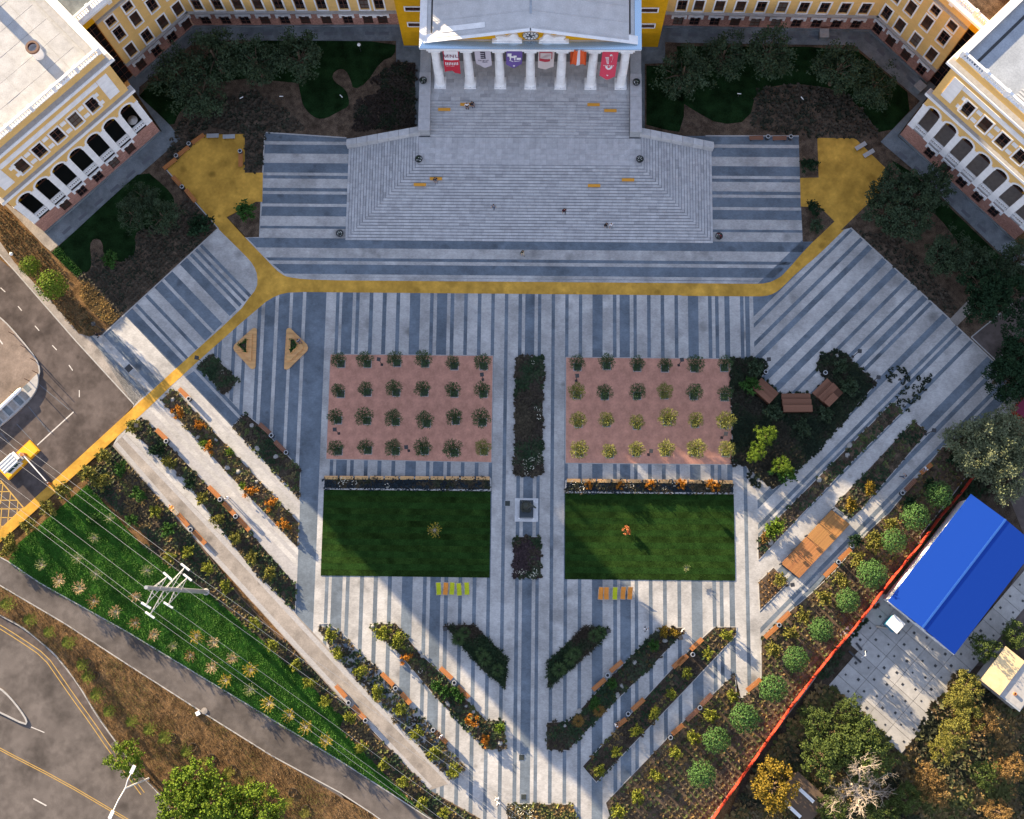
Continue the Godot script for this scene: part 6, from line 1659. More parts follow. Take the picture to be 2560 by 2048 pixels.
	for k in 12:
		var t0 := Vector2(-64.39, -28.43).lerp(Vector2(-72.04, -20.49), (k + 0.1) / 12.0); var t1 := Vector2(-64.39, -28.43).lerp(Vector2(-72.04, -20.49), (k + 0.85) / 12.0)
		var across := (Vector2(-63.87, -26.44) - Vector2(-65.22, -27.66)) * (0.86 if k > 0 else 0.5)
		b = ms()
		b.prism([t0 - pc, t1 - pc, t1 + across - pc, t0 + across - pc], 0.22, 0.24 + 0.002 * (k % 2))
		mi("panel", b.done(), M.concrete_walk if k % 2 else M.apron, F)
	b = ms()
	var r0 := Vector2(-64.99, -27.73); var r1 := Vector2(-72.03, -20.37)
	b.tube([V3(r0 - pc, 0.5), V3(r0.lerp(r1, 0.03) - pc, 0.5), V3(r1 - pc, 0.5)], [0.12, 0.24, 0.24], 10)
	mi("white_rail", b.done(), M.metal_white, F)
	var k := 0
	for q in [Vector2(-66.78, -34.86), Vector2(-65.07, -33.1), Vector2(-63.68, -31.41), Vector2(-63.31, -29.83), Vector2(-64.24, -28.79), Vector2(-65.96, -27.14)]:
		b = ms()
		b.tube([Vector3.ZERO, Vector3(0, 1.6, 0)], [0.055, 0.045], 6)
		tag(mi("bollard", b.done(), M.frame_brown, self, V3(q, -0.02)), "thin brown post on the forecourt kerb, %s from the road's far end" % ordinal(k), "post", "thin posts along the forecourt kerb")
		k += 1

func power_line() -> void:
	var base := Vector2(-39.97, -2.38)
	var T := thing("pylon", "tall grey steel power pole with three lattice crossarms on the lawn strip", "power pole", "", V3(base))
	var b := ms()
	b.tube([Vector3(0, 0, 0), Vector3(0, 12, 0), Vector3(0, 23.9, 0)], [0.29, 0.25, 0.2], 16)
	mi("pole", b.done(), M.metal_grey, T)
	b = ms()
	b.lathe([Vector2(0.42, 0), Vector2(0.42, 0.25), Vector2(0.36, 0.3), Vector2(0, 0.3)], Vector3.ZERO, 16)
	mi("footing", b.done(), M.kerb, T)
	var tips := []
	for lv in [[20.3, Vector2(-38.88, -3.67), Vector2(-41.01, -0.53)], [16.3, Vector2(-38.18, -4.81), Vector2(-41.77, 0.49)], [12.4, Vector2(-38.95, -3.78), Vector2(-40.96, -0.63)]]:
		for s in 2:
			var tip: Vector3 = V3(lv[1 + s], lv[0]) - T.position
			var arm := ms()
			var d := Vector3(tip.x, 0, tip.z).normalized()
			var side := Vector3(-d.z, 0, d.x) * 0.35
			var r0 := Vector3(0, lv[0] - 0.1, 0) + side; var r1 := Vector3(0, lv[0] - 0.1, 0) - side; var r2 := Vector3(0, lv[0] + 0.75, 0)
			for r in [r0, r1, r2]: arm.tube([r, tip], [0.03, 0.026], 5)
			for k in 4:
				var t0 := k / 4.5; var t1 := (k + 0.6) / 4.5
				arm.tube([r0.lerp(tip, t0), r1.lerp(tip, t1)], [0.022, 0.022], 4); arm.tube([r1.lerp(tip, t1), r2.lerp(tip, (t0 + t1) / 2)], [0.022, 0.022], 4); arm.tube([r0.lerp(tip, t0), r2.lerp(tip, t1)], [0.022, 0.022], 4)
			var am := mi("crossarm", arm.done(), M.metal_grey, T)
			arm = ms()
			var across := Vector3(-d.z, 0, d.x)
			arm.tube([tip - across * 0.6 + Vector3(0, -0.12, 0), tip + across * 0.6 + Vector3(0, -0.12, 0)], [0.13, 0.13], 8)
			mi("insulator", arm.done(), M.porcelain, am)
			tips.append([V3(lv[1 + s], lv[0] - 0.1), across, lv[0], s])
	var names := ["top", "middle", "lowest"]
	var k := 0
	for t in tips:
		b = ms()
		var path := []; var rad := []
		var dir := Vector3(0.826, 0, 0.563)
		for i in 41:
			var x := (i - 20) * 4.5
			var sag := -6.0 * (absf(x) / 90.0) * (1.0 - absf(x) / 180.0) * 1.2
			path.append(t[0] + dir * x + Vector3(0, sag, 0))
			rad.append(0.014)
		b.tube(path, rad, 5, false)
		tag(mi("power_cable", b.done(), M.metal_grey), "pale power cable held by the pole's %s crossarm on its %s end" % [names[k / 2], "park-side" if k % 2 == 0 else "lane-side"], "cable", "cables of the power line")
		k += 1
	# twin-arm street lamp at the south road
	var base2 := Vector2(-45.71, 19.99)
	var S := thing("street_lamp", "white street lamp with two long arms at the corner road, under the trees", "street lamp", "", V3(base2))
	b = ms()
	b.tube([Vector3.ZERO, Vector3(0, 8.8, 0)], [0.11, 0.08], 10)
	mi("pole", b.done(), M.metal_white, S)
	for tip in [Vector2(-44.95, 18.18), Vector2(-46.76, 22.45)]:
		var t := V3(tip, 9.2) - S.position
		b = ms()
		b.tube([Vector3(0, 8.6, 0), t * 0.5 + Vector3(0, 4.6, 0), t], [0.06, 0.06, 0.05], 8)
		var arm := mi("arm", b.done(), M.metal_white, S)
		b = ms()
		var d := Vector3(t.x, 0, t.z).normalized()
		b.box(Vector3(-0.1, -0.08, -0.19), Vector3(0.85, 0.08, 0.19), Basis(Vector3.UP, yaw(Vector2(d.x, d.z))), t)
		mi("lamp_head", b.done(), M.metal_white, arm)

func bench_mesh(len: float) -> Array:
	var s := ms()
	for k in 5:
		var t := 0.9 + 0.05 * (k % 3)
		s.col = Color(t, t, t)
		s.box(Vector3(-len / 2, 0.41, -0.28 + k * 0.115), Vector3(len / 2, 0.45, -0.18 + k * 0.115))
	var l := ms()
	for x in [-len / 2 + 0.2, len / 2 - 0.2]:
		l.box(Vector3(x - 0.04, 0, -0.24), Vector3(x + 0.04, 0.41, 0.24))
	l.box(Vector3(-len / 2 + 0.2, 0.33, -0.04), Vector3(len / 2 - 0.2, 0.4, 0.04))
	return [s.done(), l.done()]

func bench(p0: Vector2, p1: Vector2, label: String, wood := "wood_orange") -> void:
	var t := thing("bench", label, "bench", "wooden benches around the square", V3((p0 + p1) / 2), yaw(p1 - p0))
	var m := bench_mesh(clampf(p0.distance_to(p1), 1.6, 2.2))
	mi("seat", m[0], M[wood], t)
	mi("legs", m[1], M.metal_dark, t)

var bin_proto: Node3D
func bin(p: Vector2, label: String) -> void:
	if bin_proto == null:
		bin_proto = thing("litter_bin", label, "litter bin", "round dark litter bins beside the benches", V3(p))
		var b := ms()
		b.lathe([Vector2(0.22, 0), Vector2(0.27, 0.1), Vector2(0.27, 0.75), Vector2(0.25, 0.8), Vector2(0.12, 0.8), Vector2(0.12, 0.5), Vector2(0, 0.5)], Vector3.ZERO, 16)
		mi("body", b.done(), M.metal_dark, bin_proto)
		b = ms()
		b.lathe([Vector2(0.28, 0.76), Vector2(0.28, 0.83), Vector2(0.2, 0.84), Vector2(0.2, 0.8)], Vector3.ZERO, 16)
		mi("ring", b.done(), M.metal_grey, bin_proto)
		return
	dup(bin_proto, "litter_bin", label, V3(p))

var lamp_proto: Node3D
func park_lamp(p: Vector2, label: String, turn := 0.0) -> void:
	if lamp_proto == null:
		lamp_proto = thing("park_lamp", label, "lamp", "black park lamps with square heads", V3(p), turn)
		var b := ms()
		b.tube([Vector3.ZERO, Vector3(0, 0.4, 0), Vector3(0, 3.0, 0)], [0.07, 0.05, 0.045], 8)
		mi("pole", b.done(), M.metal_dark, lamp_proto)
		b = ms()
		b.box(Vector3(-0.2, 3.0, -0.2), Vector3(0.2, 3.3, 0.2))
		b.box(Vector3(-0.24, 3.3, -0.24), Vector3(0.24, 3.36, 0.24))
		mi("lamp_head", b.done(), M.metal_dark, lamp_proto)
		b = ms()
		b.box(Vector3(-0.16, 0, -0.16), Vector3(0.16, 0.05, 0.16))
		mi("base_plate", b.done(), M.metal_dark, lamp_proto)
		return
	dup(lamp_proto, "park_lamp", label, V3(p), turn)

# boards of a wooden platform: a polygon cut into strips along x of its own frame
func boards(poly: Array, y0: float, y1: float, width: float, along: Vector2, b: Mesher) -> void:
	var n := Vector2(-along.y, along.x)
	var lo := 1e9; var hi := -1e9
	for p in poly:
		lo = minf(lo, p.dot(n)); hi = maxf(hi, p.dot(n))
	var at := lo
	while at < hi:
		var e := minf(at + width, hi)
		var q := PackedVector2Array([n * at + along * 60, n * (e - 0.012) + along * 60, n * (e - 0.012) - along * 60, n * at - along * 60])
		var t := rr(0.78, 1.1)
		b.col = Color(t, t * rr(0.95, 1.03), t)
		for piece in Geometry2D.intersect_polygons(PackedVector2Array(poly), q):
			if piece.size() >= 3 and not Geometry2D.triangulate_polygon(piece).is_empty(): b.prism(piece, y0, y1)
		at += width

func furniture() -> void:
	for q in [
		[[Vector2(-44.79, -27.92), Vector2(-43.44, -26.64)], "orange wooden bench at the top of the bed with orange shrubs"], [[Vector2(-47.37, -22.62), Vector2(-45.99, -21.36)], "orange wooden bench at the top of the bed beside the beige walk"],
		[[Vector2(-40.34, -15.46), Vector2(-38.89, -14.12)], "first of three orange benches in a row along the middle walk"], [[Vector2(-38.37, -13.46), Vector2(-36.84, -11.94)], "middle one of three orange benches in a row along the middle walk"], [[Vector2(-36.36, -11.48), Vector2(-34.91, -10.02)], "last of three orange benches in a row along the middle walk"],
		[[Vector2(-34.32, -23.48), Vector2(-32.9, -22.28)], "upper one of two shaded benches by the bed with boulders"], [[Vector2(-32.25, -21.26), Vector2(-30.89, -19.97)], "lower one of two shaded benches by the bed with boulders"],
		[[Vector2(-43.97, -11.95), Vector2(-42.6, -10.47)], "bench by the beige walk with a person lying on it"], [[Vector2(-41.9, -9.84), Vector2(-40.3, -8.26)], "empty orange bench just below the one with the lying person"],
		[[Vector2(-23.38, 8.69), Vector2(-22.11, 10.08)], "upper one of two orange benches at the beige walk's south part"], [[Vector2(-21.23, 11.14), Vector2(-19.68, 12.61)], "lower one of two orange benches at the beige walk's south part"],
		[[Vector2(-17.86, 7.18), Vector2(-16.36, 8.57)], "upper one of two orange benches along the bed with yellow-green shrubs"], [[Vector2(-15.38, 9.53), Vector2(-14.23, 10.73)], "lower one of two orange benches along the bed with yellow-green shrubs"],
		[[Vector2(-10.7, 6.41), Vector2(-9.22, 7.71)], "upper orange bench at the crooked west bed, left of a bin"], [[Vector2(-8.56, 8.58), Vector2(-7.14, 9.97)], "lower orange bench at the crooked west bed, right of a bin"], [[Vector2(-11.11, 14.02), Vector2(-9.68, 15.29)], "bench with two people at the west bed near the south tip"],
		[[Vector2(10.04, 6.59), Vector2(11.49, 5.35)], "upper bench along the crooked east bed"], [[Vector2(7.9, 8.81), Vector2(9.42, 7.48)], "lower bench along the crooked east bed"], [[Vector2(12.66, 11.12), Vector2(14.12, 9.79)], "empty bench above the one with a seated person, second bed from the fence"], [[Vector2(10.71, 13.12), Vector2(11.94, 12.18)], "bench with a seated person in white, second bed from the fence"],
		[[Vector2(17.65, 6.01), Vector2(19.11, 4.67)], "bench at the upper part of the second bed from the fence"], [[Vector2(17.48, 13.87), Vector2(18.83, 12.75)], "bench at the lower end of the row along the widest bed"],
		[[Vector2(19.82, 3.87), Vector2(21.29, 2.52)], "sunlit bench at the top of the second bed from the fence"], [[Vector2(18.34, 5.62), Vector2(19.4, 4.57)], "bench just below the sunlit one at the second bed from the fence"],
		[[Vector2(21, 10.43), Vector2(22.34, 9.11)], "upper one of two brown benches on the lower walk by the widest bed"], [[Vector2(19.24, 12.25), Vector2(20.69, 10.93)], "lower one of two brown benches on the lower walk by the widest bed"], [[Vector2(26.56, 8.65), Vector2(28.32, 7.22)], "bench across the end of the paved tongue by the widest bed"],
		[[Vector2(30.54, 0.55), Vector2(32.02, -0.81)], "upper one of two wide benches at the widest bed's bend"], [[Vector2(28.84, 2.31), Vector2(30.61, 0.76)], "lower one of two wide benches at the widest bed's bend"], [[Vector2(38.27, -7.27), Vector2(39.73, -8.63)], "orange bench by the stage, above a bin"], [[Vector2(36.39, -5.26), Vector2(37.9, -6.73)], "orange bench by the stage, below a bin"],
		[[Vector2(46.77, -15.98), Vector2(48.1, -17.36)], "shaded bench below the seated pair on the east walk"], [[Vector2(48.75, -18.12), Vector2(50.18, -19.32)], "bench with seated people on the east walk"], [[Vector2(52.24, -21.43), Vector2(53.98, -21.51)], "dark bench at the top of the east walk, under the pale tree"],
		[[Vector2(28.33, -62.16), Vector2(30.14, -62.22)], "left one of two brown benches against the north-east garden"], [[Vector2(31.37, -62.14), Vector2(33.2, -62.2)], "right one of two brown benches against the north-east garden"],
		[[Vector2(-45.11, -60.9), Vector2(-43.54, -62.12)], "upper of three benches on the west yellow pad's garden side"], [[Vector2(-46.92, -59.11), Vector2(-45.45, -60.41)], "middle of three benches on the west yellow pad's garden side"], [[Vector2(-48.61, -57.32), Vector2(-47.04, -58.73)], "lower of three benches on the west yellow pad's garden side"],
		[[Vector2(-47.34, -56.26), Vector2(-46.28, -55.12)], "upper bench on the west yellow pad's south-west edge"], [[Vector2(-45.54, -54.51), Vector2(-44.14, -52.83)], "lower bench on the west yellow pad's south-west edge"], [[Vector2(-38.58, -59.99), Vector2(-38.46, -57.55)], "bench along the east edge of the west yellow pad"]]:
		bench(q[0][0], q[0][1], q[1], "wood_brown" if "brown" in q[1] or "shaded" in q[1] or "dark" in q[1] else "wood_orange")  # shaded benches get browner wood, their shade put into the colour
	for q in [[[Vector2(-43, -61.93), Vector2(-41.79, -61.98)], "left grey slatted seat on the west yellow pad's top edge"], [[Vector2(-40.87, -61.83), Vector2(-39.6, -61.88)], "right grey slatted seat on the west yellow pad's top edge"], [[Vector2(42.33, -60.83), Vector2(43.4, -61.5)], "upper grey slatted seat on the east yellow pad"], [[Vector2(43.34, -59.84), Vector2(44.41, -60.51)], "lower grey slatted seat on the east yellow pad"]]:
		bench(q[0][0], q[0][1], q[1], "metal_grey")
	for q in [[Vector2(-43.4, -26.56), "at the top bench of the bed with orange shrubs"], [Vector2(-45.93, -21.09), "at the top bench of the bed beside the beige walk"], [Vector2(-38.71, -13.8), "between the first and middle bench of the middle walk"], [Vector2(-36.65, -11.72), "between the middle and last bench of the middle walk"], [Vector2(-32.66, -21.96), "between the two shaded benches"], [Vector2(-30.7, -19.83), "below the two shaded benches"], [Vector2(-42.19, -10.01), "between the lying person's bench and the next"], [Vector2(-21.72, 10.71), "between the two benches at the beige walk's south part"], [Vector2(-19.59, 12.78), "below the benches at the beige walk's south part"], [Vector2(-16.06, 8.93), "between the benches of the bed with yellow-green shrubs"], [Vector2(-8.94, 8.17), "between the two benches at the crooked west bed"], [Vector2(9.69, 7.03), "between the benches of the crooked east bed"], [Vector2(12.17, 11.54), "between the benches of the second bed from the fence"], [Vector2(17.26, 14.25), "at the lower end of the widest bed's walk"], [Vector2(20.05, 4.41), "between the sunlit bench and the next one"], [Vector2(20.83, 10.7), "between the two brown benches on the lower walk"], [Vector2(30.61, 0.74), "between the two wide benches at the bend"], [Vector2(38.08, -6.99), "between the two orange benches by the stage"], [Vector2(39.81, -8.98), "above the two orange benches by the stage"], [Vector2(30.72, -62.23), "between the benches against the north-east garden"], [Vector2(33.7, -62.25), "at the right end of the benches against the north-east garden"], [Vector2(-45.4, -60.7), "between the upper and middle bench of the west pad"], [Vector2(-46.98, -59.02), "between the middle and lower bench of the west pad"], [Vector2(-45.94, -54.73), "between the benches of the west pad's south-west edge"], [Vector2(-38.57, -59.71), "at the east bench of the west pad"], [Vector2(29.72, -30.78), "at the west tip of the seating steps' bed"], [Vector2(37.22, -30.76), "at the inner tip of the seating steps' east bed"], [Vector2(46.3, -15.62), "below the shaded bench on the east walk"], [Vector2(-11.37, 13.78), "beside the bench with two people"]]:
		bin(q[0], "round dark litter bin " + q[1])
	for q in [[Vector2(-19.07, -31.37), "in the west red plot, top row"], [Vector2(-6.12, -29.56), "in the west red plot near its north-east corner"], [Vector2(-15.32, -20.31), "in the west red plot, bottom row"], [Vector2(-24.25, -22.42), "in the west red plot near its west edge"], [Vector2(5.76, -29.52), "in the east red plot near its north-west corner"], [Vector2(18.81, -31.69), "in the east red plot, top row"], [Vector2(14.89, -20.16), "in the east red plot, bottom row"], [Vector2(24.12, -22.42), "in the east red plot near its east edge"], [Vector2(29.62, -31.86), "at the rounded tip of the seating steps' bed"], [Vector2(49.71, -23.13), "at the corner of the broad bed above the stage"], [Vector2(-41.97, -31.35), "at the yellow path beside the dark bed"], [Vector2(-10.02, 1.72), "at the small west grassy bed's top corner"], [Vector2(9.65, 1.71), "at the small east grassy bed's top corner"], [Vector2(-55.3, -35.59), "at the corner of the west garden by the sidewalk"], [Vector2(-49.01, -22.66), "at the top of the bed beside the beige walk"], [Vector2(43.15, -29.72), "at the seating steps bed's east corner"], [Vector2(31.83, -4.07), "at the wooden stage's south corner"], [Vector2(18.31, 2.41), "at the crooked east bed's top corner"], [Vector2(40.94, -33.02), "on the rounded bed's east side"]]:
		park_lamp(q[0], "black square-headed park lamp " + q[1], rr(-0.2, 0.2))
	for a in [[Vector2(-38.69, -67.06), 0.5, "tilted north-south in the north-west garden"], [Vector2(-33.42, -67.28), 0.0, "lying east-west in the north-west garden"], [Vector2(-25.47, -67.36), -0.8, "slanting, on the north-west garden's lawn"], [Vector2(20.84, -68.47), 0.25, "nearest the stairs in the north-east garden"], [Vector2(27.03, -68.06), -0.1, "on the bright grass of the north-east garden"], [Vector2(35.27, -67.49), -0.9, "slanting, in the middle of the north-east garden"]]:
		var t := thing("garden_light", "small white tube light " + a[2], "garden light", "white tube lights in the gardens", V3(a[0]), a[1])
		var g := ms()
		g.tube([Vector3(-0.25, 1.0, 0), Vector3(0.25, 1.0, 0)], [0.055, 0.055], 8)
		mi("tube", g.done(), M.metal_white, t)
		g = ms()
		g.tube([Vector3.ZERO, Vector3(0, 1.0, 0)], [0.03, 0.03], 6)
		mi("pole", g.done(), M.metal_dark, t)
	# deck chairs
	var lime := Color(0.42, 0.46, 0.02); var org := Color(0.62, 0.24, 0.045)
	var k := 0
	for a in [[Vector2(-11.11, -3), lime], [Vector2(-10.26, -3.01), org], [Vector2(-9.47, -3.04), lime], [Vector2(-8.58, -2.95), lime], [Vector2(-7.63, -3.06), lime], [Vector2(8.88, -2.69), org], [Vector2(9.57, -2.7), org], [Vector2(10.62, -2.71), lime], [Vector2(11.61, -2.76), org], [Vector2(12.47, -2.75), org]]:
		var row := "west" if k < 5 else "east"
		var t := thing("deck_chair", "%s deck chair, %s from the left in the %s row below the lawns" % ["lime green" if a[1] == lime else "orange", ordinal(k % 5), row], "deck chair", "deck chairs below the lawns", V3(a[0]), rr(-0.08, 0.08))
		var c := ms()
		c.col = a[1]
		var prof := [Vector2(-0.85, 0.9), Vector2(-0.6, 0.62), Vector2(-0.3, 0.38), Vector2(0.05, 0.3), Vector2(0.45, 0.42), Vector2(0.62, 0.46)]
		for i in 5: c.quad(Vector3(-0.28, prof[i].y, prof[i].x), Vector3(0.28, prof[i].y, prof[i].x), Vector3(0.28, prof[i + 1].y, prof[i + 1].x), Vector3(-0.28, prof[i + 1].y, prof[i + 1].x))
		mi("sling", c.done(), M.cloth, t)
		c = ms()
		for x in [-0.31, 0.31]:
			c.tube([Vector3(x, 0, 0.55), Vector3(x, 0.93, -0.88)], [0.022, 0.022], 5); c.tube([Vector3(x, 0, -0.6), Vector3(x, 0.48, 0.65)], [0.022, 0.022], 5)
		for q in [[0.93, -0.88], [0.48, 0.65], [0.03, 0.52], [0.02, -0.58]]: c.tube([Vector3(-0.31, q[0], q[1]), Vector3(0.31, q[0], q[1])], [0.02, 0.02], 5)
		mi("frame", c.done(), M.bark_pale, t)
		k += 1
	# two stepped triangular wooden decks with a planter on top
	for d in [["west", [Vector2(-35.31, -35.8), Vector2(-35.47, -35.98), Vector2(-35.79, -35.96), Vector2(-36.01, -35.78), Vector2(-38.09, -33.75), Vector2(-38.21, -33.31), Vector2(-38.02, -32.93), Vector2(-35.93, -30.75), Vector2(-35.63, -30.59), Vector2(-35.35, -30.72), Vector2(-35.24, -31.01)], [Vector2(-35.8, -35.16), Vector2(-36.46, -35.03), Vector2(-37.57, -33.76), Vector2(-37.6, -33.26), Vector2(-35.97, -31.67), Vector2(-35.79, -31.59)], [Vector2(-36.35, -34.34), Vector2(-36.45, -34.33), Vector2(-37.4, -33.77), Vector2(-37.39, -33.43), Vector2(-36.45, -32.6), Vector2(-36.36, -32.6)]], ["east", [Vector2(-31.48, -35.78), Vector2(-31.3, -36.01), Vector2(-30.99, -36.02), Vector2(-28.76, -33.9), Vector2(-28.61, -33.46), Vector2(-28.72, -33.05), Vector2(-30.9, -30.76), Vector2(-31.23, -30.58), Vector2(-31.51, -30.67), Vector2(-31.56, -30.93)], [Vector2(-31.32, -35.14), Vector2(-30.66, -35.14), Vector2(-29.22, -33.66), Vector2(-29.15, -33.34), Vector2(-30.77, -31.69), Vector2(-31.22, -31.6)], [Vector2(-30.83, -34.41), Vector2(-30.32, -34.44), Vector2(-29.94, -33.77), Vector2(-29.92, -33.51), Vector2(-30.64, -32.63), Vector2(-30.78, -32.65)]]]:
		var c: Vector2 = d[1][0]
		var t := thing("wooden_deck", "%s triangular stepped wooden deck with rounded corners and a planter" % d[0], "deck", "triangular wooden decks by the yellow path", V3(c))
		var hs := [0.22, 0.5, 0.8]
		for i in 3:
			var loc := []
			for p in d[1 + i]: loc.append(p - c)
			var b := ms()
			if i == 2:
				for j in loc.size(): b.prism(strip([loc[j], loc[(j + 1) % loc.size()]], 0.09), 0.45, 0.8 + 0.002 * (j % 2))
				mi("planter_rim", b.done(), M.wood_deck, t)
				b = ms()
				b.prism(loc, 0.5, 0.68)
				mi("soil", b.done(), M.soil, t)
				b = ms()
				for q in 160:
					var p: Vector2 = loc[rng.randi() % loc.size()].lerp(loc[rng.randi() % loc.size()], rng.randf()) * 0.9 + (loc[0] + loc[3]) * 0.05
					var up := Vector3(rr(-0.8, 0.8), 1.0, rr(-0.8, 0.8)).normalized()
					var g := rr(0.6, 1.3)
					b.col = Color(0.045 * g, 0.13 * g, 0.03 * g)
					b.leaf(V3(p, 0.66), up * rr(0.25, 0.5), up.cross(Vector3.RIGHT).normalized() * 0.06)
				mi("foliage", b.done(), M.leaf, t)
			else:
				boards(loc, 0.02 if i == 0 else 0.2, hs[i], 0.145, Vector2.RIGHT, b)
				mi(["lower_boards", "upper_boards"][i], b.done(), M.wood_deck, t)
	# curved seating: three blocks of three wooden tiers
	for d in [["middle", Vector2(31.68, -28.07), Vector2(35.32, -28.13), Vector2(0, 1), 0.82], ["east", Vector2(35.56, -28.22), Vector2(37.51, -30.12), Vector2(0.7, 0.72), 0.9], ["west", Vector2(29.22, -30.1), Vector2(31.36, -28.11), Vector2(-0.72, 0.7), 0.68]]:
		var a: Vector2 = d[1]; var e: Vector2 = d[2]
		var u := (e - a).normalized()
		var t := thing("seating_steps", "%s block of the brown wooden seating steps facing the east field" % d[0], "seating", "brown wooden seating steps", V3(a), yaw(u))
		var L := a.distance_to(e)
		var s := 1.0 if d[3].dot(Vector2(-u.y, u.x)) > 0 else -1.0
		for i in 3:
			var b := ms()
			for j in 6:
				var z0: float = d[4] * (i + j / 6.0) * s; var z1: float = d[4] * (i + (j + 0.9) / 6.0) * s
				var g := rr(0.85, 1.15)
				b.col = Color(g, g, g)
				var cut := L * (0.62 if d[0] == "east" and i == 2 else 1.0)
				b.box(Vector3(0, 0.4 * i + 0.36, minf(z0, z1)), Vector3(cut, 0.4 * i + 0.42, maxf(z0, z1)))
			b.col = Color(0.5, 0.5, 0.5)
			b.box(Vector3(0, 0, minf(d[4] * i * s, d[4] * 3 * s)), Vector3(L * (0.62 if d[0] == "east" and i == 2 else 1.0), 0.4 * i + 0.36, maxf(d[4] * i * s, d[4] * 3 * s)))
			mi("tier", b.done(), M.wood_brown, t)
	# wooden stage of four panels with small lights along one edge
	var q0 := Vector2(37.56, -13.46); var q1 := Vector2(39.75, -11.69); var q2 := Vector2(33.28, -4.96); var q3 := Vector2(31.09, -6.71)
	var st := thing("wooden_stage", "long low orange-brown wooden stage of four panels on the east walk", "stage", "", V3(q3))
	for i in 4:
		var a := q3.lerp(q0, i / 4.0 + 0.003) - q3; var b2 := q3.lerp(q0, (i + 1) / 4.0 - 0.003) - q3
		var c2 := q2.lerp(q1, (i + 1) / 4.0 - 0.003) - q3; var d2 := q2.lerp(q1, i / 4.0 + 0.003) - q3
		var b := ms()
		boards([a, b2, c2, d2], 0.36, 0.42, 0.15, (q0 - q3).normalized(), b)
		mi("panel", b.done(), mat("stage_%d" % i, Color(0.34 + 0.03 * (i % 2), 0.155 + 0.009 * i, 0.062), 0.7, null, 1.0, 0.0, true), st)
	var sb := ms()
	sb.prism([Vector2.ZERO, q0 - q3, q1 - q3, q2 - q3], 0.0, 0.355)
	mi("base", sb.done(), M.metal_dark, st)
	k = 0
	for p in [Vector2(31.02, -6.71), Vector2(32.53, -8.49), Vector2(34.23, -10.18), Vector2(35.88, -11.83), Vector2(37.64, -13.52)]:
		var t := thing("stage_light", "small dark spotlight on the stage's edge, %s from its south corner" % ordinal(k), "spotlight", "small spotlights along the wooden stage", V3(p))
		var b := ms()
		b.tube([Vector3.ZERO, Vector3(0, 0.9, 0)], [0.03, 0.03], 6)
		mi("post", b.done(), M.metal_dark, t)
		b = ms()
		b.box(Vector3(-0.3, 0.9, -0.09), Vector3(0.12, 1.05, 0.09), Basis(Vector3.UP, 0.5))
		mi("lamp_head", b.done(), M.metal_dark, t)
		k += 1
	# the metal grating on the paving beside the stage: pale bars
	var gr := thing("floor_grating", "grid of pale dashes set in the paving beside the stage", "grating", "", V3(Vector2(34.68, -5.18)), yaw(q0 - q3))
	for i in 6:
		for j in 4:
			var b := ms()
			b.box(Vector3(-0.2, 0.006, -0.03), Vector3(0.2, 0.014, 0.03))
			mi("bar", b.done(), M.kerb, gr, Vector3(-1.4 + i * 0.5, 0, -0.7 + j * 0.4))
	# statue on its stepped plinth
	var o := Vector2(-0.38, -13)
	var P := thing("statue", "dark bronze cloaked statue with outstretched arm on a pale square plinth", "statue", "", V3(o))
	var b := ms()
	b.box(Vector3(-1.46, 0, -1.46), Vector3(1.46, 0.25, 1.46))
	mi("lower_step", b.done(), M.marble, P)
	b = ms()
	b.box(Vector3(-1.15, 0.25, -1.2), Vector3(1.15, 0.5, 1.2))
	mi("upper_step", b.done(), M.marble, P)
	b = ms()
	b.box(Vector3(-0.85, 0.5, -1.05), Vector3(0.85, 2.0, 1.05))
	mi("plinth", b.done(), mat("granite_dark", Color(0.02, 0.03, 0.04), 0.35), P)
	b = ms()
	b.lathe([Vector2(0.72, 2.0), Vector2(0.7, 2.5), Vector2(0.55, 3.3), Vector2(0.5, 3.9), Vector2(0.46, 4.3), Vector2(0.3, 4.55), Vector2(0.16, 4.65), Vector2(0.15, 4.72), Vector2(0.22, 4.85), Vector2(0.24, 5.0), Vector2(0.18, 5.15), Vector2(0, 5.22)], Vector3(-0.05, 0, -0.25), 18, 0.95)
	b.tube([Vector3(0.25, 4.2, -0.35), Vector3(0.75, 3.9, -0.2), Vector3(1.15, 3.6, 0.05)], [0.18, 0.13, 0.09], 8)
	b.tube([Vector3(-0.4, 4.2, -0.3), Vector3(-0.6, 3.5, 0.1), Vector3(-0.45, 3.0, 0.45)], [0.2, 0.16, 0.12], 8)
	for s in 6: b.tube([Vector3(-0.4 + s * 0.15, 4.1, -0.6), Vector3(-0.5 + s * 0.2, 2.1, -0.9 + 0.05 * s)], [0.1, 0.16], 6)
	b.tube([Vector3(-0.15, 2.0, 0.1), Vector3(-0.2, 3.2, 0.0)], [0.28, 0.3], 8); b.tube([Vector3(0.3, 2.0, 0.25), Vector3(0.2, 3.2, 0.0)], [0.26, 0.28], 8)
	mi("figure", b.done(), M.bronze, P)
	for s in [[-0.8, -1.0], [0.8, -1.0], [-0.8, 1.0], [0.8, 1.0]]:
		b = ms()
		b.lathe([Vector2(0.1, 0), Vector2(0.1, 0.08), Vector2(0, 0.1)], Vector3(s[0] * 1.1, 0.5, s[1] * 1.1), 8)
		mi("corner_stud", b.done(), M.white, P)
	# tree pits' dark covers come with the trees; a utility box on the verge
	var ub := thing("utility_box", "small white box beside a round lid on the brown verge by the lane", "utility box", "", V3(Vector2(-40.12, 12.25)), 0.5)
	b = ms()
	b.box(Vector3(-0.25, 0, -0.25), Vector3(0.25, 0.4, 0.25))
	mi("body", b.done(), M.metal_white, ub)
	b = ms()
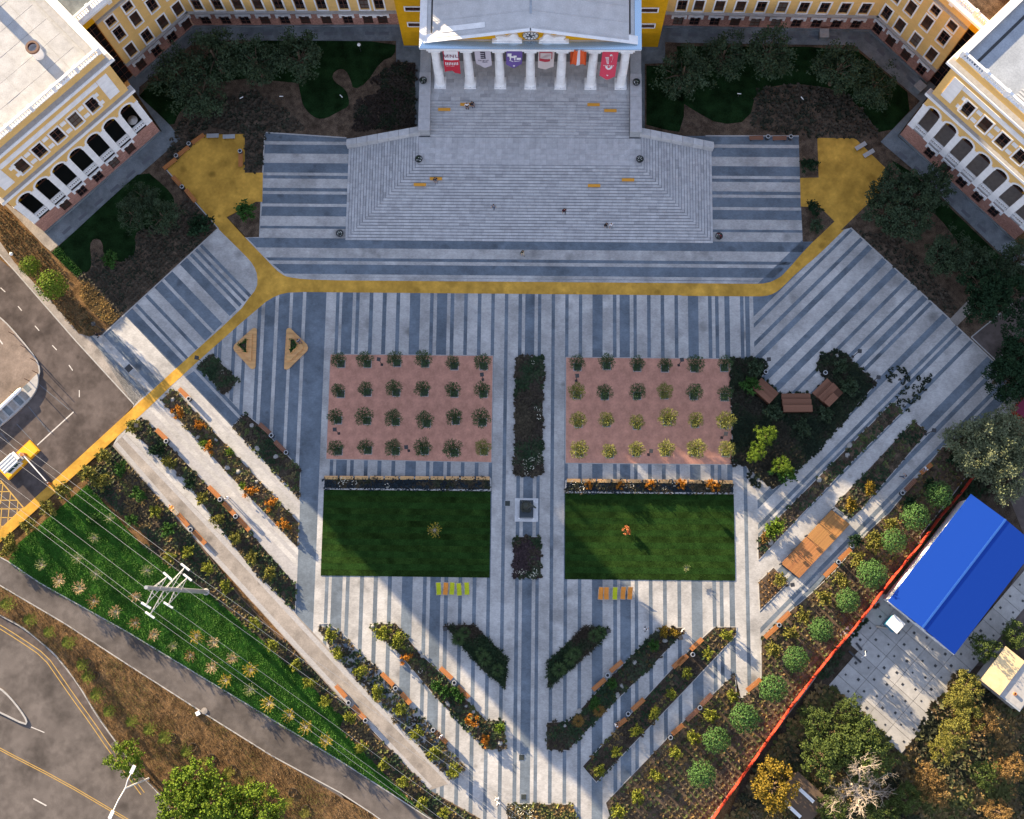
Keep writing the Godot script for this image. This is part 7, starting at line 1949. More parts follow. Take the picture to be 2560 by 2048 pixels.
	b.lathe([Vector2(0.4, 0), Vector2(0.4, 0.1), Vector2(0, 0.12)], Vector3(0.75, 0, 0.1), 14)
	mi("round_lid", b.done(), M.concrete_walk, ub)


var body_cache := {}

# joints of a pose: [from, to, radius at each, which colour]; colours 0 skin, 1 top, 2 legs, 3 hair, 4 shoes
func bones(pose: String) -> Array:
	var out := []
	var hip := 0.92
	var lean := 0.0
	var legs := []
	var arms := []
	match pose:
		"walk":
			legs = [[Vector3(0.1, 0.92, 0), Vector3(0.11, 0.5, 0.16), Vector3(0.11, 0.09, 0.22)], [Vector3(-0.1, 0.92, 0), Vector3(-0.11, 0.52, 0.02), Vector3(-0.11, 0.14, -0.3)]]
			arms = [[Vector3(0.21, 1.38, 0), Vector3(0.27, 1.1, -0.12), Vector3(0.27, 0.88, -0.05)], [Vector3(-0.21, 1.38, 0), Vector3(-0.27, 1.12, 0.06), Vector3(-0.25, 0.93, 0.22)]]
		"stand":
			legs = [[Vector3(0.1, 0.92, 0), Vector3(0.11, 0.5, 0.02), Vector3(0.12, 0.09, 0)], [Vector3(-0.1, 0.92, 0), Vector3(-0.11, 0.5, 0.03), Vector3(-0.13, 0.09, 0.04)]]
			arms = [[Vector3(0.21, 1.38, 0), Vector3(0.28, 1.1, -0.03), Vector3(0.2, 0.95, 0.18)], [Vector3(-0.21, 1.38, 0), Vector3(-0.28, 1.1, -0.03), Vector3(-0.25, 0.86, 0.08)]]
		"sit":
			hip = 0.5
			lean = 0.05
			legs = [[Vector3(0.1, 0.5, 0), Vector3(0.14, 0.52, 0.42), Vector3(0.13, 0.09, 0.48)], [Vector3(-0.1, 0.5, 0), Vector3(-0.13, 0.52, 0.42), Vector3(-0.12, 0.09, 0.42)]]
			arms = [[Vector3(0.21, 0.96, 0.02), Vector3(0.27, 0.7, 0.08), Vector3(0.14, 0.62, 0.3)], [Vector3(-0.21, 0.96, 0.02), Vector3(-0.27, 0.7, 0.08), Vector3(-0.12, 0.63, 0.32)]]
	var b := hip
	out.append([Vector3(-0.08, b + 0.03, 0), Vector3(0.08, b + 0.03, 0), 0.125, 0.125, 2])
	out.append([Vector3(0, b + 0.12, 0), Vector3(0, b + 0.4, lean * 0.6), 0.125, 0.145, 1])
	out.append([Vector3(-0.16, b + 0.46, lean), Vector3(0.16, b + 0.46, lean), 0.075, 0.075, 1])
	out.append([Vector3(0, b + 0.48, lean), Vector3(0, b + 0.6, lean + 0.01), 0.06, 0.052, 0])
	out.append([Vector3(0, b + 0.66, lean + 0.035), Vector3(0, b + 0.72, lean + 0.03), 0.075, 0.088, 0])
	out.append([Vector3(0, b + 0.65, lean + 0.115), Vector3(0, b + 0.68, lean + 0.115), 0.014, 0.012, 0])
	for s in [-1, 1]: out.append([Vector3(0.088 * s, b + 0.66, lean + 0.02), Vector3(0.09 * s, b + 0.69, lean + 0.02), 0.018, 0.02, 0])
	out.append([Vector3(0, b + 0.72, lean - 0.005), Vector3(0, b + 0.66, lean - 0.03), 0.1, 0.085, 3])
	for l in legs:
		out.append([l[0], l[1], 0.095, 0.062, 2]); out.append([l[1], l[2], 0.06, 0.045, 2])
		out.append([l[2] + Vector3(0, -0.04, -0.03), l[2] + Vector3(0, -0.05, 0.15), 0.045, 0.036, 4])
	for a in arms:
		out.append([a[0], a[1], 0.058, 0.045, 1]); out.append([a[1], a[2], 0.042, 0.032, 0])
		var d: Vector3 = (a[2] - a[1]).normalized()
		out.append([a[2], a[2] + d * 0.09, 0.034, 0.03, 0])
		for f in 4: out.append([a[2] + d * 0.08 + Vector3(0.018 * (f - 1.5), 0, 0), a[2] + d * (0.15 + 0.01 * (f % 2)) + Vector3(0.02 * (f - 1.5), 0, 0.02), 0.011, 0.009, 0])
		out.append([a[2] + d * 0.03, a[2] + d * 0.08 + Vector3(0, 0, 0.045), 0.012, 0.01, 0])
	return out

# the field of all bones meshed with surface nets: [vertices, normals, colour numbers, triangles]
func body(pose: String) -> Array:
	if body_cache.has(pose): return body_cache[pose]
	var bs := bones(pose)
	var h := 0.036
	var lo := Vector3(-0.42, 0.0, -0.5); var hi := Vector3(0.42, 1.8 if pose != "sit" else 1.36, 0.75)
	var n := Vector3i(((hi - lo) / h).ceil()) + Vector3i.ONE
	var val := PackedFloat32Array(); var who := PackedInt32Array()
	val.resize(n.x * n.y * n.z); who.resize(val.size())
	val.fill(0.3)
	var best := PackedFloat32Array(); best.resize(val.size()); best.fill(9.0)
	for b in bs:
		var a: Vector3 = b[0]; var ab: Vector3 = b[1] - b[0]
		var l2 := maxf(ab.length_squared(), 1e-8)
		var r := maxf(b[2], b[3]) + 0.1
		var m0 := Vector3i(((a.min(b[1]) - Vector3.ONE * r - lo) / h).floor()).clamp(Vector3i.ZERO, n - Vector3i.ONE)
		var m1 := Vector3i(((a.max(b[1]) + Vector3.ONE * r - lo) / h).ceil()).clamp(Vector3i.ZERO, n - Vector3i.ONE)
		for z in range(m0.z, m1.z + 1):
			for y in range(m0.y, m1.y + 1):
				for x in range(m0.x, m1.x + 1):
					var p := lo + Vector3(x, y, z) * h
					var t := clampf((p - a).dot(ab) / l2, 0, 1)
					var d := (p - a - ab * t).length() - lerpf(b[2], b[3], t)
					var i := (z * n.y + y) * n.x + x
					if d < best[i]:
						best[i] = d
						who[i] = b[4]
					var k := 0.03
					var mix := clampf(0.5 + 0.5 * (d - val[i]) / k, 0, 1)
					val[i] = lerpf(d, val[i], mix) - k * mix * (1.0 - mix)
	var cell := {}
	var vs := PackedVector3Array(); var ns := PackedVector3Array(); var cs := PackedInt32Array(); var tri := PackedInt32Array()
	var st := [1, n.x, n.x * n.y]
	for z in n.z - 1:
		for y in n.y - 1:
			for x in n.x - 1:
				var i := (z * n.y + y) * n.x + x
				var sgn := 0
				for c in 8:
					if val[i + (c & 1) + ((c >> 1) & 1) * st[1] + (c >> 2) * st[2]] < 0: sgn |= 1 << c
				if sgn == 0 or sgn == 255: continue
				var sum := Vector3.ZERO; var cnt := 0
				var g := Vector3.ZERO
				for c in 8:
					var vc := val[i + (c & 1) + ((c >> 1) & 1) * st[1] + (c >> 2) * st[2]]
					g += Vector3(1 if c & 1 else -1, 1 if c & 2 else -1, 1 if c & 4 else -1) * vc
					for ax in 3:
						if not c & (1 << ax):
							var e := c | (1 << ax)
							var ve := val[i + (e & 1) + ((e >> 1) & 1) * st[1] + (e >> 2) * st[2]]
							if (vc < 0) != (ve < 0):
								var t := vc / (vc - ve)
								var p := Vector3(c & 1, (c >> 1) & 1, c >> 2)
								p[ax] += t
								sum += p; cnt += 1
				cell[i] = vs.size()
				vs.append(lo + (Vector3(x, y, z) + sum / cnt) * h)
				ns.append(g.normalized())
				cs.append(who[i])
	for i in cell:
		var x: int = i % n.x; var y: int = (i / n.x) % n.y; var z: int = i / (n.x * n.y)
		for ax in 3:
			var u := (ax + 1) % 3; var w := (ax + 2) % 3
			if Vector3i(x, y, z)[u] == 0 or Vector3i(x, y, z)[w] == 0: continue
			var v0 := val[i]; var v1 := val[i + st[ax]]
			if (v0 < 0) == (v1 < 0): continue
			var q := [i, i - st[u], i - st[u] - st[w], i - st[w]]
			var ok := true
			for t in q:
				if not cell.has(t): ok = false
			if ok: tri.append_array([cell[q[0]], cell[q[1]], cell[q[2]], cell[q[0]], cell[q[2]], cell[q[3]]])
	body_cache[pose] = [vs, ns, cs, tri]
	return body_cache[pose]

func person(pose: String, at: Vector3, turn: float, top: Color, legs: Color, label: String, hair := Color(0.03, 0.02, 0.015)) -> Node3D:
	var f := body(pose)
	var cols := [Color(0.42, 0.24, 0.16), top, legs, hair, Color(0.04, 0.04, 0.045)]
	var b := ms()
	var tri: PackedInt32Array = f[3]
	for k in range(0, tri.size(), 3):
		var nn: Vector3 = f[1][tri[k]] + f[1][tri[k + 1]] + f[1][tri[k + 2]]
		var i0 := tri[k]; var i1 := tri[k + 1]; var i2 := tri[k + 2]
		var cr: Vector3 = (f[0][i1] - f[0][i0]).cross(f[0][i2] - f[0][i0])
		for i in ([i0, i2, i1] if cr.dot(nn) > 0 else [i0, i1, i2]):
			b.v.append(f[0][i]); b.n.append(f[1][i]); b.c.append(cols[f[2][i]]); b.uv.append(Vector2.ZERO)
	var o := mi("person", b.done(), M.cloth, self, at, turn)
	tag(o, label, "person")
	return o

func people() -> void:
	var black := Color(0.018, 0.018, 0.022); var white := Color(0.66, 0.66, 0.68); var jean := Color(0.05, 0.07, 0.12); var grey := Color(0.2, 0.21, 0.24)
	person("sit", V3(Vector2(-8.65, -64.97), 3.22), 0.1, white, black, "person in a white top sitting on the upper orange board of the steps")
	person("sit", V3(Vector2(-8.01, -65.13), 3.22), 0.5, black, jean, "person in dark clothes sitting beside the one in white on the steps")
	person("sit", V3(Vector2(-12.65, -55.38), 1.78), 0.35, black, grey, "person in black sitting on an orange board of the lower steps")
	person("walk", V3(Vector2(-5.04, -51.98), 0.88), -0.4, grey, jean, "person in blue-grey walking on the middle of the lower steps")
	person("walk", V3(Vector2(4.06, -51.53), 0.8), 0.2, Color(0.07, 0.015, 0.02), black, "person in dark red-black walking on the lower steps, right of the middle")
	person("walk", V3(Vector2(9.47, -49.77), 0.4), 0.4, black, black, "person in black, left one of a pair walking down the steps")
	person("walk", V3(Vector2(10.12, -49.74), 0.4), 0.3, white, grey, "person in white, right one of a pair walking down the steps", Color(0.2, 0.12, 0.05))
	person("walk", V3(Vector2(-1.27, -46.13), 0.0), 0.5, Color(0.03, 0.035, 0.02), Color(0.5, 0.42, 0.3), "person in dark olive walking on the paving below the staircase")
	person("walk", V3(Vector2(-55.61, -34.74), 0.0), 2.0, black, black, "person in black walking by the sidewalk corner near the road")
	person("stand", V3(Vector2(-37.76, -14), 0.0), 0.6, white, white, "person all in white standing on the middle walk with a long shadow")
	person("sit", V3(Vector2(-29.79, -34.3), 0.05), -2.4 + PI, grey, jean, "person in grey sitting on the edge of the east wooden deck")
	var lying := person("stand", V3(Vector2(-43.97, -11.81), 0.56), 0.0, Color(0.55, 0.22, 0.05), Color(0.45, 0.3, 0.15), "person in orange clothes lying on a bench by the beige walk")
	lying.rotation = Vector3(-PI / 2, 0, 0)
	lying.rotate_y(yaw(Vector2(-42.6, -10.47) - Vector2(-43.97, -11.95)) + PI / 2)
	person("sit", V3(Vector2(-10.83, 14.15), 0.0), 0.785, black, black, "person in black sitting on the bench near the south tip")
	person("sit", V3(Vector2(-10.44, 14.48), 0.0), 0.785, white, grey, "person in white sitting beside the one in black near the south tip")
	person("walk", V3(Vector2(-3.53, 21.63), 0.0), 0.4, white, grey, "upper one of two people in white walking at the south tip")
	person("walk", V3(Vector2(-3.33, 22.18), 0.0), 0.4, white, white, "lower one of two people in white walking at the south tip")
	person("walk", V3(Vector2(14.32, 1.46), 0.0), 2.7, white, black, "person in a white shirt walking between the two crooked beds' tops, east side")
	person("sit", V3(Vector2(10.69, 12.95), 0.0), -2.35 + PI / 2 + PI, white, black, "person in a white shirt sitting on the bench of the second bed from the fence")
	person("walk", V3(Vector2(46.54, -17.65), 0.0), -2.3, grey, jean, "person in grey-blue walking on the shaded east walk")
	person("sit", V3(Vector2(49.38, -18.73), 0.0), -0.8, white, grey, "person in white sitting on a bench of the east walk")
	person("stand", V3(Vector2(18.83, 1.53), 0.0), 0.8, Color(0.5, 0.45, 0.4), grey, "person in beige standing at the top corner of the crooked east bed")


var crowns := {}

func rv(r: RandomNumberGenerator) -> Vector3:
	var z := r.randf_range(-1, 1); var a := r.randf() * TAU; var s := sqrt(1 - z * z)
	return Vector3(s * cos(a), z, s * sin(a))

# crown and trunk of a kind, in three versions each; vertex colours vary round 1, the hue comes from the material
func crown(kind: String, version: int) -> Array:
	var key := kind + str(version)
	if crowns.has(key): return crowns[key]
	var r := RandomNumberGenerator.new()
	r.seed = key.hash()
	var b := ms(); var t := ms()
	match kind:
		"willow":   # low many-stemmed crown of narrow leaves pointing outwards
			t.tube([Vector3.ZERO, Vector3(0.03, 1.3, 0)], [0.07, 0.05], 7)
			for k in 9:
				var d := Vector3(r.randf_range(-1, 1), r.randf_range(0.5, 1.3), r.randf_range(-1, 1)).normalized()
				t.tube([Vector3(0.03, 1.2, 0), Vector3(0.03, 1.4, 0) + d * 0.8], [0.035, 0.012], 4, false)
			for k in 1100:
				var d := rv(r)
				d.y = absf(d.y) * 0.9 - 0.25
				d = d.normalized()
				var s := pow(r.randf(), 0.6)
				var lump := 1.0 + 0.16 * sin(d.x * 5.0 + version * 2.0) * cos(d.z * 4.0 + version)
				var p := Vector3(0, 1.75, 0) + d * Vector3(1.0, 0.85, 1.0) * s * 0.95 * lump
				var dir := (d * 0.8 + rv(r) * 0.75 + Vector3(0, 0.2, 0)).normalized()
				var g := r.randf_range(0.6, 1.45)
				b.col = Color(g, g, g * 0.9)
				b.leaf(p, dir * r.randf_range(0.16, 0.36), dir.cross(rv(r)).normalized() * r.randf_range(0.02, 0.04))
		"ball":
			t.tube([Vector3.ZERO, Vector3(0, 2.2, 0)], [0.11, 0.08], 8)
			for k in 1700:
				var d := rv(r)
				var s := 1.0 - pow(r.randf(), 2.2) * 0.5
				var bump := 1.0 + 0.09 * sin(d.x * 9.0 + version) * sin(d.z * 8.0) + 0.05 * sin(d.y * 14.0)
				var p := Vector3(0, 2.9, 0) + d * Vector3(1.65, 1.5, 1.65) * s * bump
				var n := (d + rv(r) * 0.7).normalized()
				var w := n.cross(rv(r)).normalized()
				var g := r.randf_range(0.6, 1.4)
				b.col = Color(g, g, g)
				b.leaf(p, n.cross(w) * r.randf_range(0.14, 0.26), w * r.randf_range(0.06, 0.1))
		"shrub", "bush":
			var big := kind == "bush"
			for k in 7:
				var d := Vector3(r.randf_range(-1, 1), r.randf_range(0.7, 1.6), r.randf_range(-1, 1)).normalized()
				t.tube([Vector3.ZERO, d * 0.75], [0.03, 0.012], 4, false)
			for c in (22 if big else 15):
				var d := rv(r)
				d.y = absf(d.y)
				var cc := Vector3(0, 0.55, 0) + d * Vector3(0.78, 0.6, 0.78) * r.randf_range(0.35, 1.0)
				var tone := r.randf_range(0.7, 1.3)
				for k in 26:
					var p := cc + rv(r) * 0.22 * r.randf()
					var n := (rv(r) + Vector3(0, 0.7, 0)).normalized()
					var w := n.cross(rv(r)).normalized()
					var g := tone * r.randf_range(0.75, 1.3)
					b.col = Color(g * r.randf_range(0.92, 1.1), g, g * 0.9)
					b.leaf(p, n.cross(w) * r.randf_range(0.13, 0.26), w * r.randf_range(0.04, 0.08))
		"sapling":   # star of thin drooping twigs
			t.tube([Vector3.ZERO, Vector3(0.02, 1.5, 0.02)], [0.04, 0.02], 5)
			for q in 20:
				var a := TAU * q / 20.0 + r.randf_range(-0.2, 0.2)
				var d := Vector3(cos(a), r.randf_range(-0.1, 0.9), sin(a)).normalized()
				var l := r.randf_range(0.45, 0.95)
				t.tube([Vector3(0.02, 1.35, 0.02), Vector3(0.02, 1.4, 0.02) + d * l], [0.016, 0.006], 3, false)
				for k in 11:
					var p := Vector3(0.02, 1.4, 0.02) + d * l * r.randf_range(0.25, 1.0)
					var dir := (d + rv(r) * 0.7).normalized()
					var g := r.randf_range(0.7, 1.35)
					b.col = Color(g, g, g * 0.92)
					b.leaf(p, dir * r.randf_range(0.13, 0.28), dir.cross(rv(r)).normalized() * r.randf_range(0.022, 0.042))
		"pine":
			t.tube([Vector3.ZERO, Vector3(0, 1.3, 0)], [0.05, 0.02], 5)
			for k in 420:
				var y := r.randf()
				var a := r.randf() * TAU
				var rad := (1.0 - y) * 0.75 + 0.08
				var p := Vector3(cos(a) * rad * r.randf_range(0.3, 1.0), 0.2 + y * 1.35, sin(a) * rad * r.randf_range(0.3, 1.0))
				var dir := (Vector3(cos(a), 0.35, sin(a)) + rv(r) * 0.5).normalized()
				var g := r.randf_range(0.65, 1.35)
				b.col = Color(g, g, g * 0.9)
				b.leaf(p, dir * r.randf_range(0.14, 0.3), dir.cross(Vector3.UP).normalized() * 0.03)
		"grassy":   # fountain of arching blades
			for k in 300:
				var a := r.randf() * TAU
				var d := Vector3(cos(a), r.randf_range(0.5, 1.8), sin(a)).normalized()
				var l := r.randf_range(0.4, 0.85)
				var g := r.randf_range(0.6, 1.4)
				b.col = Color(g, g * 0.97, g * 0.85)
				var w := d.cross(Vector3.UP).normalized() * 0.025
				var m := d * l * 0.6
				b.leaf(Vector3(cos(a), 0, sin(a)) * r.randf() * 0.15, m, w)
				b.leaf(m, (d + Vector3(0, -0.7, 0)).normalized() * l * 0.5, w)
			t.tube([Vector3.ZERO, Vector3(0, 0.25, 0)], [0.1, 0.05], 6)
		"broad", "loose", "dark":
			var R := 1.0
			t.tube([Vector3.ZERO, Vector3(0.02, 0.9, 0.03), Vector3(0.0, 1.7, 0.0)], [0.09, 0.07, 0.03], 9)
			var limbs := []
			for q in 11:
				var a := TAU * q / 11.0 + r.randf_range(-0.3, 0.3)
				var d := Vector3(cos(a), r.randf_range(0.1, 1.1), sin(a)).normalized() * r.randf_range(0.55, 0.9)
				var s := Vector3(0.0, r.randf_range(0.7, 1.2), 0.0)
				t.tube([s, s + d * 0.55 + Vector3(0, 0.08, 0), s + d], [0.035, 0.02, 0.008], 5, false)
				limbs.append(s + d)
			var clumps := 95 if kind == "broad" else 80
			for c in clumps:
				var d := rv(r)
				d.y = d.y * 0.8 + 0.15
				var rad := r.randf_range(0.45, 1.0)
				var lump := 1.0 + 0.22 * sin(d.x * 3.1 + version * 2.0) * cos(d.z * 3.7 + version)
				var cc := Vector3(0, 1.35, 0) + d * Vector3(R, 0.8, R) * rad * lump
				if c < limbs.size(): cc = limbs[c]
				var tone := r.randf_range(0.6, 1.4)
				var size := 0.17 if kind == "broad" else (0.22 if kind == "loose" else 0.2)
				for k in (34 if kind == "broad" else 44):
					var o := rv(r) * size * pow(r.randf(), 0.5)
					if kind == "loose": o.y = o.y * 1.2 - 0.05
					var n := (rv(r) * 0.9 + Vector3(0, 0.8, 0) + o * 2.0).normalized()
					var w := n.cross(rv(r)).normalized()
					var g := tone * r.randf_range(0.7, 1.35)
					b.col = Color(g * r.randf_range(0.9, 1.12), g, g * 0.88)
					if kind == "broad": b.leaf(cc + o, n.cross(w) * r.randf_range(0.06, 0.11), w * r.randf_range(0.025, 0.045))
					else: b.leaf(cc + o, (n.cross(w) + Vector3(0, -0.25, 0)) * r.randf_range(0.07, 0.14), w * r.randf_range(0.018, 0.034))
		"bare":
			grow(t, r, Vector3.ZERO, Vector3(0.02, 1, 0).normalized(), 0.75, 0.075, 0)
	crowns[key] = [b.done(), t.done()]
	return crowns[key]

func grow(t: Mesher, r: RandomNumberGenerator, p: Vector3, d: Vector3, l: float, w: float, level: int) -> void:
	var m := p + d * l * 0.5 + rv(r) * l * 0.08
	var e := p + d * l + rv(r) * l * 0.1
	t.tube([p, m, e], [w, w * 0.8, w * 0.6], 6 if level < 2 else 4, false)
	if level >= 6: return
	var n := 5 if level == 0 else 3
	for k in n:
		var nd := (d + rv(r) * 0.95 + Vector3(0, 0.12 if level > 0 else 0.25, 0)).normalized()
		grow(t, r, e if k < 2 else m, nd, l * r.randf_range(0.62, 0.8), w * 0.58, level + 1)

var tints := {}
func tint(name: String) -> StandardMaterial3D:
	if not tints.has(name):
		var c: Color = {"willow": Color(0.058, 0.10, 0.042), "willow_sunlit": Color(0.19, 0.20, 0.055), "ball": Color(0.055, 0.115, 0.034), "lime": Color(0.165, 0.18, 0.03), "olive": Color(0.145, 0.14, 0.035), "green": Color(0.035, 0.085, 0.02), "fresh": Color(0.095, 0.15, 0.02), "orange": Color(0.30, 0.125, 0.02), "rust": Color(0.17, 0.105, 0.035), "straw": Color(0.40, 0.31, 0.19), "gold": Color(0.34, 0.27, 0.04), "pale_green": Color(0.17, 0.20, 0.08), "mossy": Color(0.06, 0.085, 0.025), "dark": Color(0.016, 0.036, 0.018), "dark_grey": Color(0.04, 0.062, 0.036), "silver": Color(0.13, 0.15, 0.09), "leafy": Color(0.095, 0.145, 0.018), "grassy": Color(0.045, 0.075, 0.03), "autumn": Color(0.17, 0.12, 0.02), "brown": Color(0.20, 0.125, 0.05), "pine": Color(0.085, 0.11, 0.022), "pink": Color(0.50, 0.22, 0.09)}[name]
		var m: StandardMaterial3D = M.leaf.duplicate()
		m.metallic_specular = 0.15
		m.resource_name = "leaf_" + name
		m.albedo_color = c.linear_to_srgb()
		m.backlight = Color(c.r * 1.6, c.g * 1.6, c.b * 1.2)
		tints[name] = m
	return tints[name]

var protos := {}
# a tree at p: the first of each kind, colour and version is built, the others are copies of it
func tree(called: String, kind: String, color: String, p: Vector2, size: float, label: String, category: String, group: String, y := 0.0) -> Node3D:
	var v := rng.randi() % 3
	var key := called + kind + color + str(v)
	var s := size * (rr(0.84, 1.12) if kind == "ball" else rr(0.9, 1.1))
	if protos.has(key):
		return dup(protos[key], called, label, V3(p, y), rng.randf() * TAU, s, group)
	var o := thing(called, label, category, group, V3(p, y), rng.randf() * TAU)
	var m := crown(kind, v)
	if m[0].get_surface_count(): mi("crown", m[0], tint(color), o)
	mi("trunk" if kind != "grassy" else "root_ball", m[1], M.bark_pale if kind in ["bare", "sapling"] else M.bark, o)
	o.scale = Vector3.ONE * s
	protos[key] = o
	return o

# a list of alike plants, told apart by their place along a line
func row(called: String, kind: String, color: String, list: Array, size: float, label: String, category: String, group: String) -> void:
	var k := 0
	for p in list:
		tree(called, kind, color, p, size, label % ordinal(k), category, group)
		k += 1

func trees() -> void:
	# two grids of small trees in square pits
	var names := ["top", "second", "third", "bottom"]
	for side in ["west", "east"]:
		var w: bool = side == "west"
		var grid: Array
		if w: grid = [Vector2(-24.39, -31.6), Vector2(-21.02, -31.63), Vector2(-17.24, -31.79), Vector2(-13.63, -31.77), Vector2(-9.9, -31.44), Vector2(-6.18, -31.48), Vector2(-24.3, -27.69), Vector2(-20.89, -27.91), Vector2(-17.24, -27.95), Vector2(-13.65, -27.99), Vector2(-9.83, -27.9), Vector2(-6.12, -27.88), Vector2(-24.53, -24.3), Vector2(-20.83, -24.28), Vector2(-17.19, -24.19), Vector2(-13.25, -24), Vector2(-9.57, -24.4), Vector2(-6.18, -24.25), Vector2(-24.32, -20.33), Vector2(-20.58, -20.49), Vector2(-17.08, -20.43), Vector2(-13.4, -20.51), Vector2(-9.66, -20.33), Vector2(-5.92, -20.52)]
		else: grid = [Vector2(5.8, -31.49), Vector2(9.54, -31.67), Vector2(13.41, -31.5), Vector2(16.92, -31.44), Vector2(20.68, -31.48), Vector2(24.46, -31.58), Vector2(5.77, -27.84), Vector2(9.28, -27.77), Vector2(13.39, -27.86), Vector2(16.83, -27.95), Vector2(20.53, -27.89), Vector2(24.43, -27.79), Vector2(5.94, -24.18), Vector2(9.5, -24.32), Vector2(13.33, -24.02), Vector2(17.16, -24.56), Vector2(20.65, -24.34), Vector2(24.33, -24.24), Vector2(6.1, -20.45), Vector2(9.88, -20.33), Vector2(13.25, -20.57), Vector2(16.93, -20.67), Vector2(20.6, -20.71), Vector2(24.47, -20.69)]
		var x0 := -24.75 if w else 7.2
		for i in 24:
			var p: Vector2 = grid[i]
			var col := "willow"
			if not w and i >= 6: col = "willow_sunlit" if i >= 12 else ("willow_sunlit" if i % 3 == 0 else "willow")  # sunlight on these crowns painted in as a paler leaf colour
			if w and i == 23: col = "willow_sunlit"
			var label := "small narrow-leaved tree, %s row, %s from the left in the %s red plot" % [names[i / 6], ordinal(i % 6), side]
			var t := tree("willow_tree", "willow", col, p, rr(0.92, 1.12), label, "tree", "small trees in the two red gravel plots", 0.0)
			var pit := thing("tree_pit", "square tree pit, %s row, %s from the left in the %s red plot" % [names[i / 6], ordinal(i % 6), side], "tree pit", "square tree pits of the red plots", V3(p + Vector2(0.12, 0.2), 0.012))
			var b := ms()
			for q in 4: b.box(Vector3(-0.52, 0, 0.44), Vector3(0.52, 0.03 + 0.002 * (q % 2), 0.52), Basis(Vector3.UP, PI / 2 * q))
			mi("edging", b.done(), M.kerb, pit)
			b = ms()
			b.box(Vector3(-0.44, 0, -0.44), Vector3(0.44, 0.012, 0.44))
			mi("grate", b.done(), M.metal_dark, pit)
			t.set_meta("group", "small trees in the two red gravel plots")
	# round-headed trees along the red fence
	row("round_tree", "ball", "ball", [Vector2(20.72, 18.24), Vector2(22.43, 14.27), Vector2(25.78, 11.71), Vector2(29.27, 8.21), Vector2(32.14, 4.77), Vector2(35.3, 1.23), Vector2(38.62, -2.27), Vector2(41.49, -5.47), Vector2(44.39, -9.55), Vector2(47.07, -12.5), Vector2(50.07, -15.27)], 1.0, "round clipped green tree along the red fence, %s from the south end", "tree", "round clipped trees along the red fence")
	# shrubs of the beds
	row("shrub", "bush", "lime", [Vector2(10.97, 22.93), Vector2(13.27, 21.15), Vector2(15.48, 18.72), Vector2(17.8, 16.04), Vector2(20.03, 14.14), Vector2(22.08, 11.55), Vector2(24.82, 9.25)], 1.15, "yellow-green shrub at the front of the widest bed, %s from the south", "shrub", "yellow-green shrubs along the red fence")
	row("shrub", "bush", "olive", [Vector2(29.78, 3.78), Vector2(31.97, 1.68), Vector2(33.68, -0.4), Vector2(36.04, -2.56), Vector2(38.4, -4.68), Vector2(40.38, -7.24), Vector2(42.58, -9.27), Vector2(42.51, -10.06), Vector2(44.74, -11.66)], 1.35, "olive-yellow shrub between the round trees and the walk, %s from the south", "shrub", "olive-yellow shrubs of the widest bed")
	row("shrub", "bush", "lime", [Vector2(8.69, 18.13), Vector2(10.8, 16.11), Vector2(13.12, 13.56), Vector2(15.35, 11.41), Vector2(17.4, 9.17), Vector2(19.36, 6.63), Vector2(22.01, 4.3), Vector2(24.19, 2.07)], 1.0, "yellow-green shrub in the second bed from the fence, %s from the south", "shrub", "yellow-green shrubs in the second bed from the fence")
	row("shrub", "bush", "dark", [Vector2(52.97, -19.71), Vector2(47.18, -14.26), Vector2(49.66, -16.67), Vector2(40.3, -9.63)], 1.3, "dark green shrub beside the east walk's benches, %s in order", "shrub", "dark shrubs beside the east walk")
	row("shrub", "bush", "autumn", [Vector2(39.74, -14.08), Vector2(42.25, -16.16)], 1.2, "yellow autumn shrub in the broad bed above the stage, %s from the stage", "shrub", "yellow shrubs above the stage")
	tree("shrub", "bush", "olive", Vector2(30.82, -4.73), 1.1, "lone yellow-green shrub in the triangular bed below the stage", "shrub", "")
	row("shrub", "bush", "fresh", [Vector2(30.61, -11.29), Vector2(29.7, -10.68)], 1.3, "bright green bush at the narrow bed's south end, %s from the right", "shrub", "bright green bushes at the narrow bed")
	tree("shrub", "bush", "rust", Vector2(29.15, -9.91), 1.0, "rust-brown bush at the tip of the narrow bed", "shrub", "")
	# hedge along the yellow path in the west
	row("shrub", "bush", "olive", [Vector2(-50.15, -22.87), Vector2(-53.64, -19.08), Vector2(-55.46, -16.77), Vector2(-53.62, -15.88), Vector2(-58.27, -14.66), Vector2(-60.01, -12.4), Vector2(-62.44, -10.13), Vector2(-64.59, -8.16), Vector2(-64.61, -7.26)], 1.5, "olive-yellow shrub of the loose hedge along the yellow path, %s from the top", "shrub", "loose hedge along the yellow path")
	row("shrub", "bush", "green", [Vector2(-51.44, -17.54), Vector2(-48.91, -14.3), Vector2(-49.69, -10.97), Vector2(-44.91, -9.83), Vector2(-54.33, -11.27)], 1.25, "dark green shrub west of the beige walk, %s from the north", "shrub", "green shrubs west of the beige walk")
	row("shrub", "bush", "lime", [Vector2(-46.86, -12.16), Vector2(-44.61, -6.63), Vector2(-42.35, -7.15), Vector2(-39.75, -5.25), Vector2(-37.44, -3.04), Vector2(-33.45, 1.34), Vector2(-31.36, 4.02), Vector2(-28.41, 6.28), Vector2(-26.56, 8.39), Vector2(-24.61, 10.6), Vector2(-20.05, 15.99), Vector2(-17.28, 17.81), Vector2(-14.82, 19.82), Vector2(-12.45, 22.36), Vector2(-9.83, 23.43), Vector2(-21.53, 12.45)], 1.1, "yellow-green shrub in the strip west of the beige walk, %s from the north", "shrub", "yellow-green shrubs west of the beige walk")
